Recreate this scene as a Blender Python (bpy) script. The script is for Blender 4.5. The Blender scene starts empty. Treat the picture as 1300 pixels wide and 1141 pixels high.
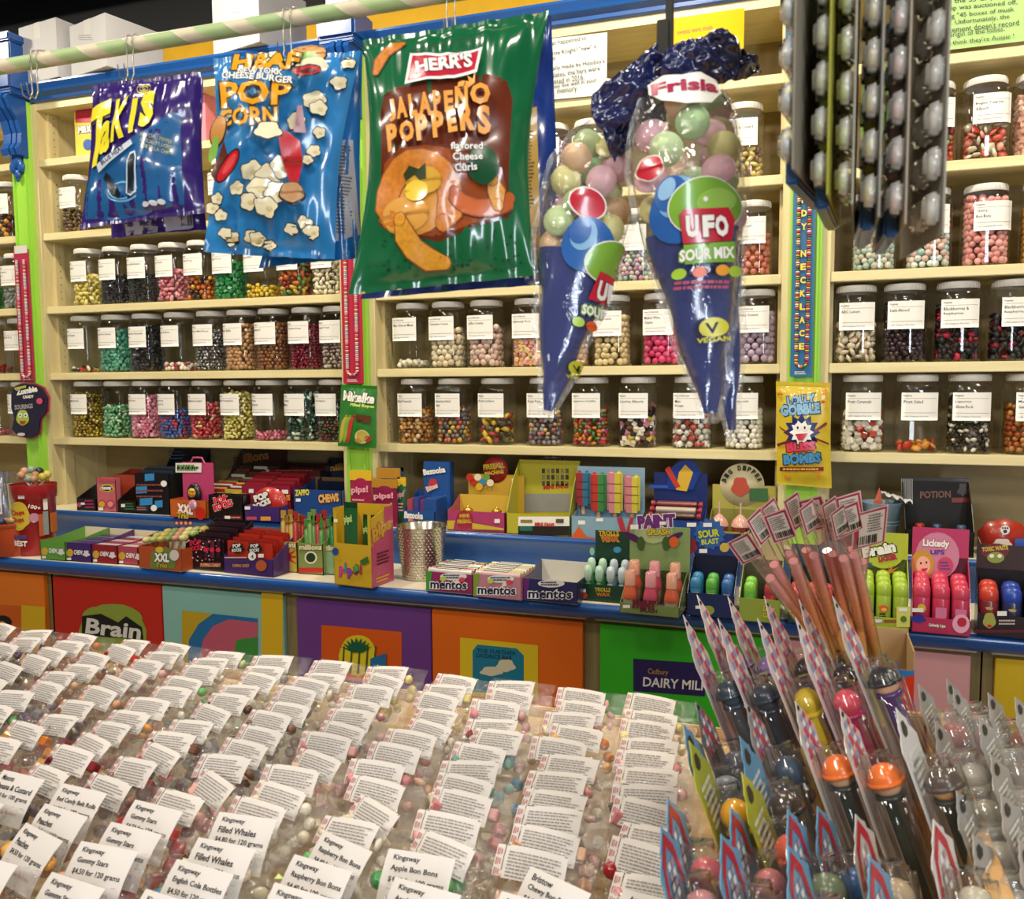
import bpy, bmesh, math, random
from mathutils import Vector, Matrix, geometry
from math import sin, cos, pi, sqrt, radians
sc = bpy.context.scene
COL = sc.collection
RND = random.Random(7)

# ---------------------------------------------------------------- camera
FPX = 1096.55
CAM = Vector((3.2191, -2.9287, 1.5972))
_yaw, _pit, _rol = -0.3319, 0.0811, -0.0076
CF = Vector((sin(_yaw) * cos(_pit), cos(_yaw) * cos(_pit), -sin(_pit)))
_r = Vector((cos(_yaw), -sin(_yaw), 0)); _u = _r.cross(CF)
CR = _r * cos(_rol) + _u * sin(_rol); CU = CR.cross(CF)
cd = bpy.data.cameras.new('camera'); cam = bpy.data.objects.new('camera', cd); COL.objects.link(cam)
cd.sensor_fit = 'HORIZONTAL'; cd.sensor_width = 36; cd.lens = FPX * 36 / 1300
cd.clip_start = 0.02; cd.clip_end = 50
cam.matrix_world = Matrix(((CR.x, CU.x, -CF.x, CAM.x), (CR.y, CU.y, -CF.y, CAM.y), (CR.z, CU.z, -CF.z, CAM.z), (0, 0, 0, 1)))
cd.dof.use_dof = True; cd.dof.focus_distance = 2.3; cd.dof.aperture_fstop = 11
sc.camera = cam

# ---------------------------------------------------------------- world, lights, exposure
w = bpy.data.worlds.new('world'); sc.world = w; w.use_nodes = True
w.node_tree.nodes['Background'].inputs[0].default_value = (1.0, 0.93, 0.84, 1)
w.node_tree.nodes['Background'].inputs[1].default_value = 0.26
sc.view_settings.view_transform = 'Standard'; sc.view_settings.look = 'None'
sc.view_settings.exposure = 0.0; sc.view_settings.gamma = 1.0; sc.view_settings.use_curve_mapping = False
sc.cycles.transparent_max_bounces = 40
sc.cycles.max_bounces = 8; sc.cycles.diffuse_bounces = 3; sc.cycles.glossy_bounces = 3; sc.cycles.transmission_bounces = 6
sc.cycles.caustics_reflective = False; sc.cycles.caustics_refractive = False

def area_light(name, loc, aim, sx, sy, watts, col, spread=180):
    l = bpy.data.lights.new(name, 'AREA'); l.shape = 'RECTANGLE'; l.size = sx; l.size_y = sy; l.energy = watts; l.color = col
    l.spread = radians(spread)
    o = bpy.data.objects.new(name, l); COL.objects.link(o); o.location = loc
    o.rotation_euler = (Vector(aim) - Vector(loc)).to_track_quat('-Z', 'Y').to_euler(); return o
WARM = (1.0, 0.88, 0.68)
for i, x in enumerate((-0.6, 1.1, 2.7, 4.3)):
    area_light('ceiling_lamp', (x, -.82, 3.28), (x + 0.1, -0.15, 1.2), 0.16, 0.16, 24, WARM)
for i, (x, y) in enumerate(((0.9, -2.6), (2.3, -2.5), (3.7, -2.6))):
    area_light('table_lamp_ceiling', (x, y, 3.3), (x, y + 0.5, 0.9), 0.3, 0.3, 11, (1.0, 0.91, 0.78))
for x in (0.7, 2.3, 3.9):
    area_light('rear_fill_light', (x, -4.3, 3.2), (x + .2, -1.6, 1.4), 0.3, 0.3, 20, (1.0, 0.92, 0.80))  # unseen fill lights added behind the camera to brighten the hanging stock
area_light('shop_window_light', (4.5, -4.6, 1.75), (2.2, 0, 1.5), 0.32, 1.9, 42, (0.80, 0.90, 1.0))

# ---------------------------------------------------------------- helpers
def lin(c):
    if isinstance(c, str):
        c = c.lstrip('#'); c = [int(c[i:i + 2], 16) / 255 for i in (0, 2, 4)]
    return tuple((v / 12.92 if v <= .04045 else ((v + .055) / 1.055) ** 2.4) for v in c[:3]) + (1,)

MC = {}
def M(col, rough=.5, metal=0., coat=0., noise=0., nscale=20., bump=0., emit=0., sub=0.):
    key = (col if isinstance(col, str) else tuple(col), rough, metal, coat, noise, nscale, bump, emit, sub)
    if key in MC: return MC[key]
    m = bpy.data.materials.new('surface'); m.use_nodes = True; nt = m.node_tree; b = nt.nodes['Principled BSDF']
    b.inputs['Base Color'].default_value = lin(col); b.inputs['Roughness'].default_value = rough
    b.inputs['Metallic'].default_value = metal; b.inputs['Coat Weight'].default_value = coat; b.inputs['Coat Roughness'].default_value = .08
    if sub: b.inputs['Subsurface Weight'].default_value = sub; b.inputs['Subsurface Radius'].default_value = (.01, .008, .006); b.inputs['Subsurface Scale'].default_value = 1
    if noise or bump:
        tc = nt.nodes.new('ShaderNodeTexCoord'); n = nt.nodes.new('ShaderNodeTexNoise'); n.inputs['Scale'].default_value = nscale
        n.inputs['Detail'].default_value = 4; nt.links.new(tc.outputs['Object'], n.inputs['Vector'])
        if noise:
            mx = nt.nodes.new('ShaderNodeMix'); mx.data_type = 'RGBA'; c = lin(col)
            mx.inputs[6].default_value = tuple(max(0, v * (1 - noise)) for v in c[:3]) + (1,)
            mx.inputs[7].default_value = tuple(min(1, v * (1 + noise)) for v in c[:3]) + (1,)
            nt.links.new(n.outputs['Fac'], mx.inputs[0]); nt.links.new(mx.outputs[2], b.inputs['Base Color'])
        if bump:
            bp = nt.nodes.new('ShaderNodeBump'); bp.inputs['Strength'].default_value = bump; bp.inputs['Distance'].default_value = .003
            nt.links.new(n.outputs['Fac'], bp.inputs['Height']); nt.links.new(bp.outputs[0], b.inputs['Normal'])
    MC[key] = m; return m

def wood(col, dark, scale=6, rough=.45, axis=0, stretch=12):
    key = ('wood', col, dark, scale, rough, axis)
    if key in MC: return MC[key]
    m = bpy.data.materials.new('wood'); m.use_nodes = True; nt = m.node_tree; b = nt.nodes['Principled BSDF']
    b.inputs['Roughness'].default_value = rough
    tc = nt.nodes.new('ShaderNodeTexCoord'); mp = nt.nodes.new('ShaderNodeMapping'); n = nt.nodes.new('ShaderNodeTexNoise')
    s = [stretch] * 3; s[axis] = 1; mp.inputs['Scale'].default_value = s
    n.inputs['Scale'].default_value = scale; n.inputs['Detail'].default_value = 6; n.inputs['Distortion'].default_value = 1.0
    mx = nt.nodes.new('ShaderNodeMix'); mx.data_type = 'RGBA'; mx.inputs[6].default_value = lin(dark); mx.inputs[7].default_value = lin(col)
    rp = nt.nodes.new('ShaderNodeValToRGB'); rp.color_ramp.elements[0].position = .3; rp.color_ramp.elements[1].position = .62
    L = nt.links.new; L(tc.outputs['Object'], mp.inputs[0]); L(mp.outputs[0], n.inputs['Vector']); L(n.outputs['Fac'], rp.inputs[0]); L(rp.outputs[0], mx.inputs[0]); L(mx.outputs[2], b.inputs['Base Color'])
    MC[key] = m; return m

def clear(name='clear_plastic', tint=(1, 1, 1), haze=.0, rough=.04, ior=1.45, gloss=1.0, bump=0., bscale=30):
    """thin-walled clear plastic: see-through with a Fresnel sheen (a real thin film, no refraction)"""
    key = ('clear', tint, haze, rough, ior, gloss, bump, bscale)
    if key in MC: return MC[key]
    m = bpy.data.materials.new(name); m.use_nodes = True; nt = m.node_tree; nt.nodes.remove(nt.nodes['Principled BSDF'])
    out = nt.nodes['Material Output']; N = nt.nodes.new; L = nt.links.new
    t = N('ShaderNodeBsdfTransparent'); t.inputs[0].default_value = tint + (1,)
    g = N('ShaderNodeBsdfGlossy'); g.inputs['Roughness'].default_value = rough
    fr = N('ShaderNodeFresnel'); ge = N('ShaderNodeNewGeometry'); ml = N('ShaderNodeMath'); ml.operation = 'MULTIPLY_ADD'; ml.inputs[1].default_value = 1 / ior - ior; ml.inputs[2].default_value = ior
    L(ge.outputs['Backfacing'], ml.inputs[0]); L(ml.outputs[0], fr.inputs['IOR'])
    mu = N('ShaderNodeMath'); mu.operation = 'MULTIPLY'; mu.use_clamp = True; mu.inputs[1].default_value = gloss * 1.6
    mx = N('ShaderNodeMixShader'); L(fr.outputs[0], mu.inputs[0]); L(mu.outputs[0], mx.inputs[0]); L(g.outputs[0], mx.inputs[2])
    if haze:
        d = N('ShaderNodeBsdfDiffuse'); d.inputs[0].default_value = (.95, .95, .92, 1)
        m2 = N('ShaderNodeMixShader'); m2.inputs[0].default_value = haze; L(t.outputs[0], m2.inputs[1]); L(d.outputs[0], m2.inputs[2]); L(m2.outputs[0], mx.inputs[1])
    else: L(t.outputs[0], mx.inputs[1])
    if bump:
        tc = N('ShaderNodeTexCoord'); n = N('ShaderNodeTexNoise'); n.inputs['Scale'].default_value = bscale; n.inputs['Detail'].default_value = 3
        n.inputs['Distortion'].default_value = 1.5
        L(tc.outputs['Object'], n.inputs['Vector'])
        bp = N('ShaderNodeBump'); bp.inputs['Strength'].default_value = bump; bp.inputs['Distance'].default_value = .01
        L(n.outputs['Fac'], bp.inputs['Height']); L(bp.outputs[0], g.inputs['Normal']); L(bp.outputs[0], fr.inputs['Normal'])
    L(mx.outputs[0], out.inputs[0]); MC[key] = m; return m

def rndmat(cols, rough=.4, coat=.0, sub=0., metal=0.):
    """one colour per candy, chosen by the mesh's own per-candy number"""
    key = ('rnd', tuple(cols), rough, coat, metal)
    if key in MC: return MC[key]
    m = bpy.data.materials.new('candy'); m.use_nodes = True; nt = m.node_tree; b = nt.nodes['Principled BSDF']
    b.inputs['Roughness'].default_value = rough; b.inputs['Coat Weight'].default_value = coat; b.inputs['Metallic'].default_value = metal
    at_ = nt.nodes.new('ShaderNodeAttribute'); at_.attribute_name = 'rnd'
    rp = nt.nodes.new('ShaderNodeValToRGB'); rp.color_ramp.interpolation = 'CONSTANT'
    n = len(cols); e = rp.color_ramp.elements
    e[0].position = 0; e[0].color = lin(cols[0])
    if n == 1: e[1].color = lin(cols[0])
    else:
        e[1].position = 1 / n; e[1].color = lin(cols[1])
        for i in range(2, n):
            x = e.new(i / n); x.color = lin(cols[i])
    nt.links.new(at_.outputs['Fac'], rp.inputs[0])
    hs = nt.nodes.new('ShaderNodeHueSaturation'); mr = nt.nodes.new('ShaderNodeMath'); mr.operation = 'MULTIPLY_ADD'
    fr = nt.nodes.new('ShaderNodeMath'); fr.operation = 'MULTIPLY'; fr.inputs[1].default_value = 37.7
    f2 = nt.nodes.new('ShaderNodeMath'); f2.operation = 'FRACT'
    nt.links.new(at_.outputs['Fac'], fr.inputs[0]); nt.links.new(fr.outputs[0], f2.inputs[0]); nt.links.new(f2.outputs[0], mr.inputs[0])
    mr.inputs[1].default_value = .35; mr.inputs[2].default_value = .82; nt.links.new(mr.outputs[0], hs.inputs['Value'])
    nt.links.new(rp.outputs[0], hs.inputs['Color']); nt.links.new(hs.outputs[0], b.inputs['Base Color'])
    MC[key] = m; return m

def ray(px, py): return (CF * FPX + CR * (px - 650) + CU * (570.5 - py)) / FPX
def at(px, py, X=None, Y=None, Z=None, D=None):
    """the point of a real plane (or at a real distance) seen at a photograph coordinate"""
    d = ray(px, py)
    if D is not None: return CAM + d * D
    i, v = (0, X) if X is not None else ((1, Y) if Y is not None else (2, Z))
    return CAM + d * ((v - CAM[i]) / d[i])

class G:
    def __init__(s): s.v = []; s.f = []; s.m = []; s.sm = []; s.mats = []
    def mi(s, m):
        if m not in s.mats: s.mats.append(m)
        return s.mats.index(m)
    def add(s, vs, fs, m, smooth=False, T=None):
        o = len(s.v); s.v += [tuple(T @ Vector(v)) for v in vs] if T else [tuple(v) for v in vs]
        k = s.mi(m)
        for f in fs: s.f.append(tuple(i + o for i in f)); s.m.append(k); s.sm.append(smooth)
    def box(s, x0, y0, z0, x1, y1, z1, m, T=None):
        vs = [(x0, y0, z0), (x1, y0, z0), (x1, y1, z0), (x0, y1, z0), (x0, y0, z1), (x1, y0, z1), (x1, y1, z1), (x0, y1, z1)]
        s.add(vs, [(0, 3, 2, 1), (4, 5, 6, 7), (0, 1, 5, 4), (1, 2, 6, 5), (2, 3, 7, 6), (3, 0, 4, 7)], m, False, T)
    def bbox(s, x0, y0, z0, x1, y1, z1, m, b=.002, T=None):
        """box with chamfered edges"""
        bm = bmesh.new(); r = bmesh.ops.create_cube(bm, size=1)
        for v in bm.verts: v.co = Vector(((v.co.x + .5) * (x1 - x0) + x0, (v.co.y + .5) * (y1 - y0) + y0, (v.co.z + .5) * (z1 - z0) + z0))
        bmesh.ops.bevel(bm, geom=bm.edges[:], offset=b, segments=2, affect='EDGES', clamp_overlap=True)
        s.bm(bm, m, False, T)
    def bm(s, bm, m, smooth=False, T=None):
        bm.verts.index_update(); s.add([v.co[:] for v in bm.verts], [[v.index for v in f.verts] for f in bm.faces], m, smooth, T); bm.free()
    def lathe(s, prof, m, n=16, T=None, smooth=True, sq=None, cap=True):
        """profile [(r, z)]; sq: superellipse exponent"""
        vs = []
        for r, z in prof:
            for i in range(n):
                a = 2 * pi * (i + .5) / n; c, q = cos(a), sin(a)
                k = 1 if not sq else (abs(c) ** sq + abs(q) ** sq) ** (-1 / sq)
                vs.append((r * k * c, r * k * q, z))
        fs = [(j * n + i, j * n + (i + 1) % n, (j + 1) * n + (i + 1) % n, (j + 1) * n + i) for j in range(len(prof) - 1) for i in range(n)]
        s.add(vs, fs, m, smooth, T)
        if cap:
            s.add(vs[:n], [tuple(reversed(range(n)))], m, False, T); s.add(vs[-n:], [tuple(range(n))], m, False, T)
    def tube(s, pts, r, m, n=8, T=None, cap=True):
        pts = [Vector(p) for p in pts]; rs = r if isinstance(r, (list, tuple)) else [r] * len(pts)
        vs = []; up = None
        for i, p in enumerate(pts):
            t = (pts[min(i + 1, len(pts) - 1)] - pts[max(i - 1, 0)]).normalized()
            if up is None: up = Vector((0, 0, 1)) if abs(t.z) < .9 else Vector((1, 0, 0))
            a = t.cross(up).normalized(); up = a.cross(t).normalized()
            for k in range(n): vs.append(p + (a * cos(2 * pi * k / n) + up * sin(2 * pi * k / n)) * rs[i])
        fs = [(j * n + i, j * n + (i + 1) % n, (j + 1) * n + (i + 1) % n, (j + 1) * n + i) for j in range(len(pts) - 1) for i in range(n)]
        s.add(vs, fs, m, True, T)
        if cap: s.add(vs[:n], [tuple(range(n))], m, False, T); s.add(vs[-n:], [tuple(reversed(range(n)))], m, False, T)
    def ball(s, c, r, m, sub=2, T=None, sc3=(1, 1, 1)):
        bm = bmesh.new(); bmesh.ops.create_icosphere(bm, subdivisions=sub, radius=1)
        for v in bm.verts: v.co = Vector((v.co.x * r * sc3[0] + c[0], v.co.y * r * sc3[1] + c[1], v.co.z * r * sc3[2] + c[2]))
        s.bm(bm, m, True, T)
    def grid(s, fn, nu, nv, m, smooth=True, T=None):
        vs = [fn(i / nu, j / nv) for j in range(nv + 1) for i in range(nu + 1)]
        s.add(vs, [(j * (nu + 1) + i, j * (nu + 1) + i + 1, (j + 1) * (nu + 1) + i + 1, (j + 1) * (nu + 1) + i) for j in range(nv) for i in range(nu)], m, smooth, T)
    def build(s, name, parent=None, origin=None, kind=None, rnd=None):
        me = bpy.data.meshes.new(name)
        vs = s.v
        if origin is not None: vs = [(a - origin[0], b - origin[1], c - origin[2]) for a, b, c in vs]
        me.from_pydata(vs, [], s.f)
        for m in s.mats: me.materials.append(m)
        me.polygons.foreach_set('material_index', s.m); me.polygons.foreach_set('use_smooth', s.sm)
        if rnd: 
            a = me.attributes.new('rnd', 'FLOAT', 'FACE'); a.data.foreach_set('value', rnd)
        me.update()
        return link(name, me, parent, kind)

def link(name, me, parent=None, kind=None):
    o = bpy.data.objects.new(name, me); COL.objects.link(o)
    if parent is not None: o.parent = parent
    if kind: o['kind'] = kind
    return o
def tag(o, label, cat, group=None):
    o['label'] = label; o['category'] = cat
    if group: o['group'] = group
    return o
def thing(name, label, cat, loc=(0, 0, 0), rot=(0, 0, 0), group=None):
    o = bpy.data.objects.new(name, None); COL.objects.link(o); o.location = loc; o.rotation_euler = rot; o.empty_display_size = .05
    return tag(o, label, cat, group)
def Tz(loc=(0, 0, 0), rz=0, rx=0, ry=0): return Matrix.Translation(loc) @ Matrix.Rotation(rz, 4, 'Z') @ Matrix.Rotation(ry, 4, 'Y') @ Matrix.Rotation(rx, 4, 'X')

# ---------------------------------------------------------------- lettering and flat print
TXC = {}
def glyphs(s, off=0.0, res=2):
    k = (s, off, res)
    if k not in TXC:
        cu = bpy.data.curves.new('t', 'FONT'); cu.body = s; cu.resolution_u = res; cu.offset = off; cu.fill_mode = 'FRONT'
        ob = bpy.data.objects.new('t', cu); me = bpy.data.meshes.new_from_object(ob)
        vs = [(v.co.x, v.co.y) for v in me.vertices]; fs = [tuple(p.vertices) for p in me.polygons]
        bpy.data.objects.remove(ob); bpy.data.curves.remove(cu); bpy.data.meshes.remove(me)
        if vs:
            x0 = min(v[0] for v in vs); x1 = max(v[0] for v in vs); y0 = min(v[1] for v in vs); y1 = max(v[1] for v in vs)
        else: x0 = y0 = 0; x1 = y1 = 1
        TXC[k] = (vs, fs, (x0, y0, max(x1 - x0, 1e-6), max(y1 - y0, 1e-6)))
    return TXC[k]

class Art:
    """collects flat print in the coordinates of the printed face, then lays it on a real surface fn(x, y, lift)"""
    def __init__(s, fn, step=None, lift=.0004): s.fn = fn; s.g = G(); s.step = step; s.n = 0; s.lift = lift
    def put(s, vs, fs, m, step=None):
        s.n += 1; step = step or s.step
        if step:
            bm = bmesh.new(); bv = [bm.verts.new((x, y, 0)) for x, y in vs]
            for f in fs:
                try: bm.faces.new([bv[i] for i in f])
                except ValueError: pass
            xs = [v[0] for v in vs]; ys = [v[1] for v in vs]
            for ax, lo, hi in ((0, min(xs), max(xs)), (1, min(ys), max(ys))):
                k = math.ceil(lo / step) * step
                while k < hi:
                    co = Vector((k, 0, 0)) if ax == 0 else Vector((0, k, 0)); no = Vector((1, 0, 0)) if ax == 0 else Vector((0, 1, 0))
                    bmesh.ops.bisect_plane(bm, geom=bm.verts[:] + bm.edges[:] + bm.faces[:], plane_co=co, plane_no=no); k += step
            bm.verts.index_update(); vs = [(v.co.x, v.co.y) for v in bm.verts]; fs = [[v.index for v in f.verts] for f in bm.faces]; bm.free()
        z = s.lift * s.n
        s.g.add([s.fn(x, y, z) for x, y in vs], fs, m, bool(step))
        return s
    def same(s): s.n -= 1; return s
    def rect(s, x0, y0, x1, y1, m): return s.put([(x0, y0), (x1, y0), (x1, y1), (x0, y1)], [(0, 1, 2, 3)], m)
    def poly(s, pts, m):
        t = geometry.tessellate_polygon([[Vector((x, y, 0)) for x, y in pts]]); return s.put(pts, t, m)
    def ell(s, cx, cy, rx, ry, m, rot=0, n=20, wob=0, a0=0, a1=360, seed=0):
        pts = []
        for i in range(n + (a1 - a0 < 360)):
            a = radians(a0 + (a1 - a0) * i / n); k = 1 + wob * sin(a * 5 + seed) + wob * .6 * sin(a * 3 + 2 * seed)
            x, y = rx * k * cos(a), ry * k * sin(a)
            pts.append((cx + x * cos(rot) - y * sin(rot), cy + x * sin(rot) + y * cos(rot)))
        return s.poly(pts, m)
    def star(s, cx, cy, r0, r1, n, m, rot=0):
        return s.poly([(cx + (r0 if i % 2 else r1) * cos(pi * i / n + rot), cy + (r0 if i % 2 else r1) * sin(pi * i / n + rot)) for i in range(2 * n)], m)
    def text(s, t, x0, y0, x1, y1, h, m, off=.0, under=None, uoff=.05, up=-1, skew=0, res=2):
        """baseline from (x0,y0) to (x1,y1); h: height of the tallest letter; up=-1 when y runs down"""
        dx, dy = x1 - x0, y1 - y0; L = sqrt(dx * dx + dy * dy); ux, uy = -dy / L * -up * -1, dx / L * -up * -1
        ux, uy = (dy / L * 1, -dx / L) if up < 0 else (-dy / L, dx / L)
        vs0, fs, (bx, by, bw, bh) = glyphs(t, off, res)
        def place(vv): return [(x0 + dx * ((x - bx) / bw) + (ux + skew * dx / L) * h * ((y - by) / bh), y0 + dy * ((x - bx) / bw) + (uy + skew * dy / L) * h * ((y - by) / bh)) for x, y in vv]
        if under is not None:
            uv, uf, _ = glyphs(t, off + uoff, 1); s.put(place(uv), uf, under)
        s.put(place(vs0), fs, m); return s
    def scrib(s, x0, y0, x1, y1, n, m, fill=.5, seed=1, indent=0.0):
        """rows of print too small to read: uneven dark words"""
        R = random.Random(seed); vs = []; fs = []
        for i in range(n):
            ya = y0 + (y1 - y0) * (i + .5 - fill / 2) / n; yb = y0 + (y1 - y0) * (i + .5 + fill / 2) / n; x = 0; end = 1 - R.random() * .25 - (indent if i == 0 else 0)
            while x < end:
                w_ = .03 + R.random() * .09; xb = min(x + w_, end); k = len(vs)
                vs += [(x0 + (x1 - x0) * x, ya), (x0 + (x1 - x0) * xb, ya), (x0 + (x1 - x0) * xb, yb), (x0 + (x1 - x0) * x, yb)]; fs.append((k, k + 1, k + 2, k + 3)); x = xb + .018
        return s.put(vs, fs, m)
    def build(s, name, parent, origin=None): return s.g.build(name, parent, origin) if s.g.v else None
BLK = M('#16140f', .5); WHT = M('#f3f1ea', .45); PAPER = M('#eeeae2', .55)
# ================================================================ the setting
W = 1.6; HB = .073
ZS = [1.3577, 1.6401, 1.9261, 2.2390, 2.5502]; ZC = 2.7916; ZCT = .92; ZR = 1.0556; YR = -.10; YC = -.42
CREAM = wood('#e9dca8', '#dccd98', 3, .42, 0, 9); CREAMV = wood('#dfd09e', '#d0c08c', 3, .45, 2, 9)
BLUE = M('#1b539e', .28, coat=.35, noise=.06, nscale=8); GREEN = M('#9fd84a', .3, coat=.3); YEL = M('#e9b41c', .7, noise=.14, nscale=14, bump=.5)
BACK = wood('#a8966a', '#98865a', 2.5, .5, 0, 7)
def struct(name, g): return g.build(name, None, None, 'structure')
g = G(); g.box(-5, -6, -.02, 8, 1.5, 0, M('#8f8477', .5, noise=.2, nscale=3)); struct('floor', g)
g = G(); g.box(-5, -6, 3.45, 8, 1.6, 3.5, M('#14171b', .8)); struct('ceiling', g)
g = G(); g.box(-5, .5, 0, 8, .56, 3.2, YEL); struct('wall_back', g)
g = G(); g.box(-5, .44, 3.18, 8, .58, 3.45, M('#15181c', .7, noise=.3, nscale=4)); struct('wall_back_upper', g)
g = G(); g.box(-5, -6.05, 0, 8, -6, 3.45, M('#b9ad95', .7)); struct('wall_front', g)
g = G()
for y in (-.9, .0): g.box(-5, y, 3.33, 8, y + .07, 3.45, M('#1b2026', .6))
struct('trim_1', g)
# cornice: stepped blue moulding above the shelving
g = G()
prof = [(-.005, 2.785), (-.016, 2.790), (-.018, 2.802), (-.04, 2.815), (-.044, 2.825), (-.055, 2.842), (-.055, 2.85), (.3, 2.85), (.3, 2.785)]
g.add([(x, y, z) for x in (-3.2, 6.4) for y, z in prof], [(i, i + 1, i + 1 + len(prof), i + len(prof)) for i in range(len(prof) - 1)], BLUE); struct('trim_2', g)

for k in range(-1, 4):
    x0, x1 = k * W + HB, (k + 1) * W - HB
    nm = {-1: 'cream wooden shelf unit cut off by the edge, left of the lime pilaster', 0: 'cream wooden shelf unit holding the three rows of nine jars',
          1: 'cream wooden shelf unit between the green sweet pouch and the yellow popcorn pouch', 2: 'cream wooden shelf unit with the large pink cherry sweets jar', 3: 'cream wooden shelf unit beyond the last pilaster'}[k]
    if k == 3: continue
    t = thing('shelf_unit', nm, 'shelf', (x0, 0, ZR), group='wall shelving bays')
    for z, th in [(z, .031) for z in ZS]:
        g = G(); g.bbox(0, 0, z - th - ZR, x1 - x0, .30, z - ZR, CREAM, .002); g.build('shelf_board', t)
    g = G(); g.box(0, .30, 0, x1 - x0, .315, 2.80 - ZR, BACK); g.build('back_panel', t)
    g = G(); g.box(0, 0, 1.70, x1 - x0, .30, 1.735, CREAM); g.build('top_panel', t)
    for s in (0, 1):
        g = G(); xa = -.012 if s == 0 else x1 - x0; xb = 0 if s == 0 else x1 - x0 + .012
        g.box(xa, .0, 0, xb, .30, 2.80 - ZR, CREAMV)
        g.build('side_panel', t)
        xi = 0 if s == 0 else x1 - x0 - .012
        g = G(); g.box(xi, .05, 0.001, xi + .012, .1, ZS[0] - .031 - ZR, CREAMV)
        for a in range(5):
            z0 = ZS[a]; z1 = (ZS + [ZC + .0])[a + 1] - .031
            g.box(xi, .05, z0 - ZR, xi + .012, .1, z1 - ZR, CREAMV)
        g.build('shelf_rail', t)
        g = G()
        for a in range(5):
            for q in range(7):
                zz = ZS[a] + .04 + q * .03 - ZR; xx = .0125 if s == 0 else x1 - x0 - .0125
                g.tube([(xx - .0006, .075, zz), (xx + .0006, .075, zz)], .0025, M('#3c3322', .7), 6)
        g.build('peg_hole', t, kind='stuff')
for k in range(0, 4):
    t = thing('pilaster', ['lime green pilaster beside the purple zombie cap sweet', 'lime green pilaster behind the green sweet pouch', 'lime green pilaster behind the blue candy necklace strip', 'lime green pilaster beyond the large jars'][k], 'pilaster', (k * W, 0, ZR), group='painted pilasters')
    g = G(); g.box(-HB, -.007, 0, -.0485, -.001, 2.78 - ZR, CREAMV); g.box(.0485, -.007, 0, HB, -.001, 2.78 - ZR, CREAMV); g.build('edge_strip', t)
    g = G(); g.bbox(-.048, -.032, 0, .048, .02, 2.79 - ZR, GREEN, .003); g.build('shaft', t)
    g = G()
    for xx in (-.036, .030): g.bbox(xx, -.040, 0, xx + .008, -.030, 2.79 - ZR, GREEN, .002)
    g.build('fluting', t)
    # blue bracket with scroll and square cap block
    g = G()
    zt = 2.815 - ZR
    g.bbox(-.070, -.12, zt - .02, .070, .02, zt - .004, BLUE, .004); g.bbox(-.078, -.13, zt - .004, .078, .02, zt + .10, BLUE, .010); g.bbox(-.052, -.10, zt + .10, .052, .02, zt + .20, BLUE, .006); g.bbox(-.060, -.11, zt + .20, .060, .02, zt + .235, BLUE, .006)
    g.build('cap_block', t)
    pts = [(-.03, 0), (-.11, .0), (-.125, -.03), (-.105, -.07), (-.075, -.11), (-.06, -.16), (-.065, -.20), (-.08, -.225), (-.07, -.25), (-.045, -.255), (-.03, -.26)]
    g = G()
    for (xa, xb, sc_) in ((-.05, -.028, 1), (-.024, -.004, 1.06), (.004, .024, 1.06), (.028, .05, 1)):
        P = [(y * sc_, z) for y, z in pts]; n = len(P)
        g.add([(x, y, z + zt - .005) for x in (xa, xb) for y, z in P], [(i, i + 1, i + 1 + n, i + n) for i in range(n - 1)] + [tuple(range(n)), tuple(reversed(range(n, 2 * n)))], BLUE)
    g.build('scroll_bracket', t)
    g = G()
    for (xx, zz, r) in ((0, -.275, .03), (-.022, -.30, .02), (.022, -.30, .02), (0, -.33, .017), (0, -.35, .009)): g.ball((xx, -.045, zt + zz), r, BLUE, 2, sc3=(1, .5, 1.3))
    g.build('leaf_drop', t)

# counter and riser
t = thing('counter', 'long blue edged counter with a raised step running under the shelving', 'counter', (-1.6, YC, 0))
LX = 7.2; ox, oy = 1.6, -YC
g = G(); g.box(0, .0, ZCT - .012, LX, .42 - .05, ZCT, M('#ece4cc', .45, noise=.05)); g.build('counter_top', t)
g = G()
pr = [(.012, .0), (-.006, -.004), (-.012, -.014), (-.012, -.026), (-.004, -.036), (.004, -.048), (.012, -.052)]
g.add([(x, y, z + ZCT) for x in (0, LX) for y, z in pr], [(i, i + 1, i + 1 + len(pr), i + len(pr)) for i in range(len(pr) - 1)], BLUE, True); g.build('edge_moulding', t)
g = G(); yr = YR - YC
pr = [(.0, .0), (-.008, -.004), (-.012, -.014), (-.006, -.024), (.006, -.034), (.012, -.05), (.014, -.07), (.016, -.136)]
g.add([(x, y + yr, z + ZR) for x in (0, LX) for y, z in pr], [(i, i + 1, i + 1 + len(pr), i + len(pr)) for i in range(len(pr) - 1)], BLUE, True); g.build('step_front', t)
g = G(); g.box(0, yr, ZR - .012, LX, .42 - .02 + .32, ZR, M('#e9dfbf', .5, noise=.05)); g.build('step_top', t)

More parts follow.
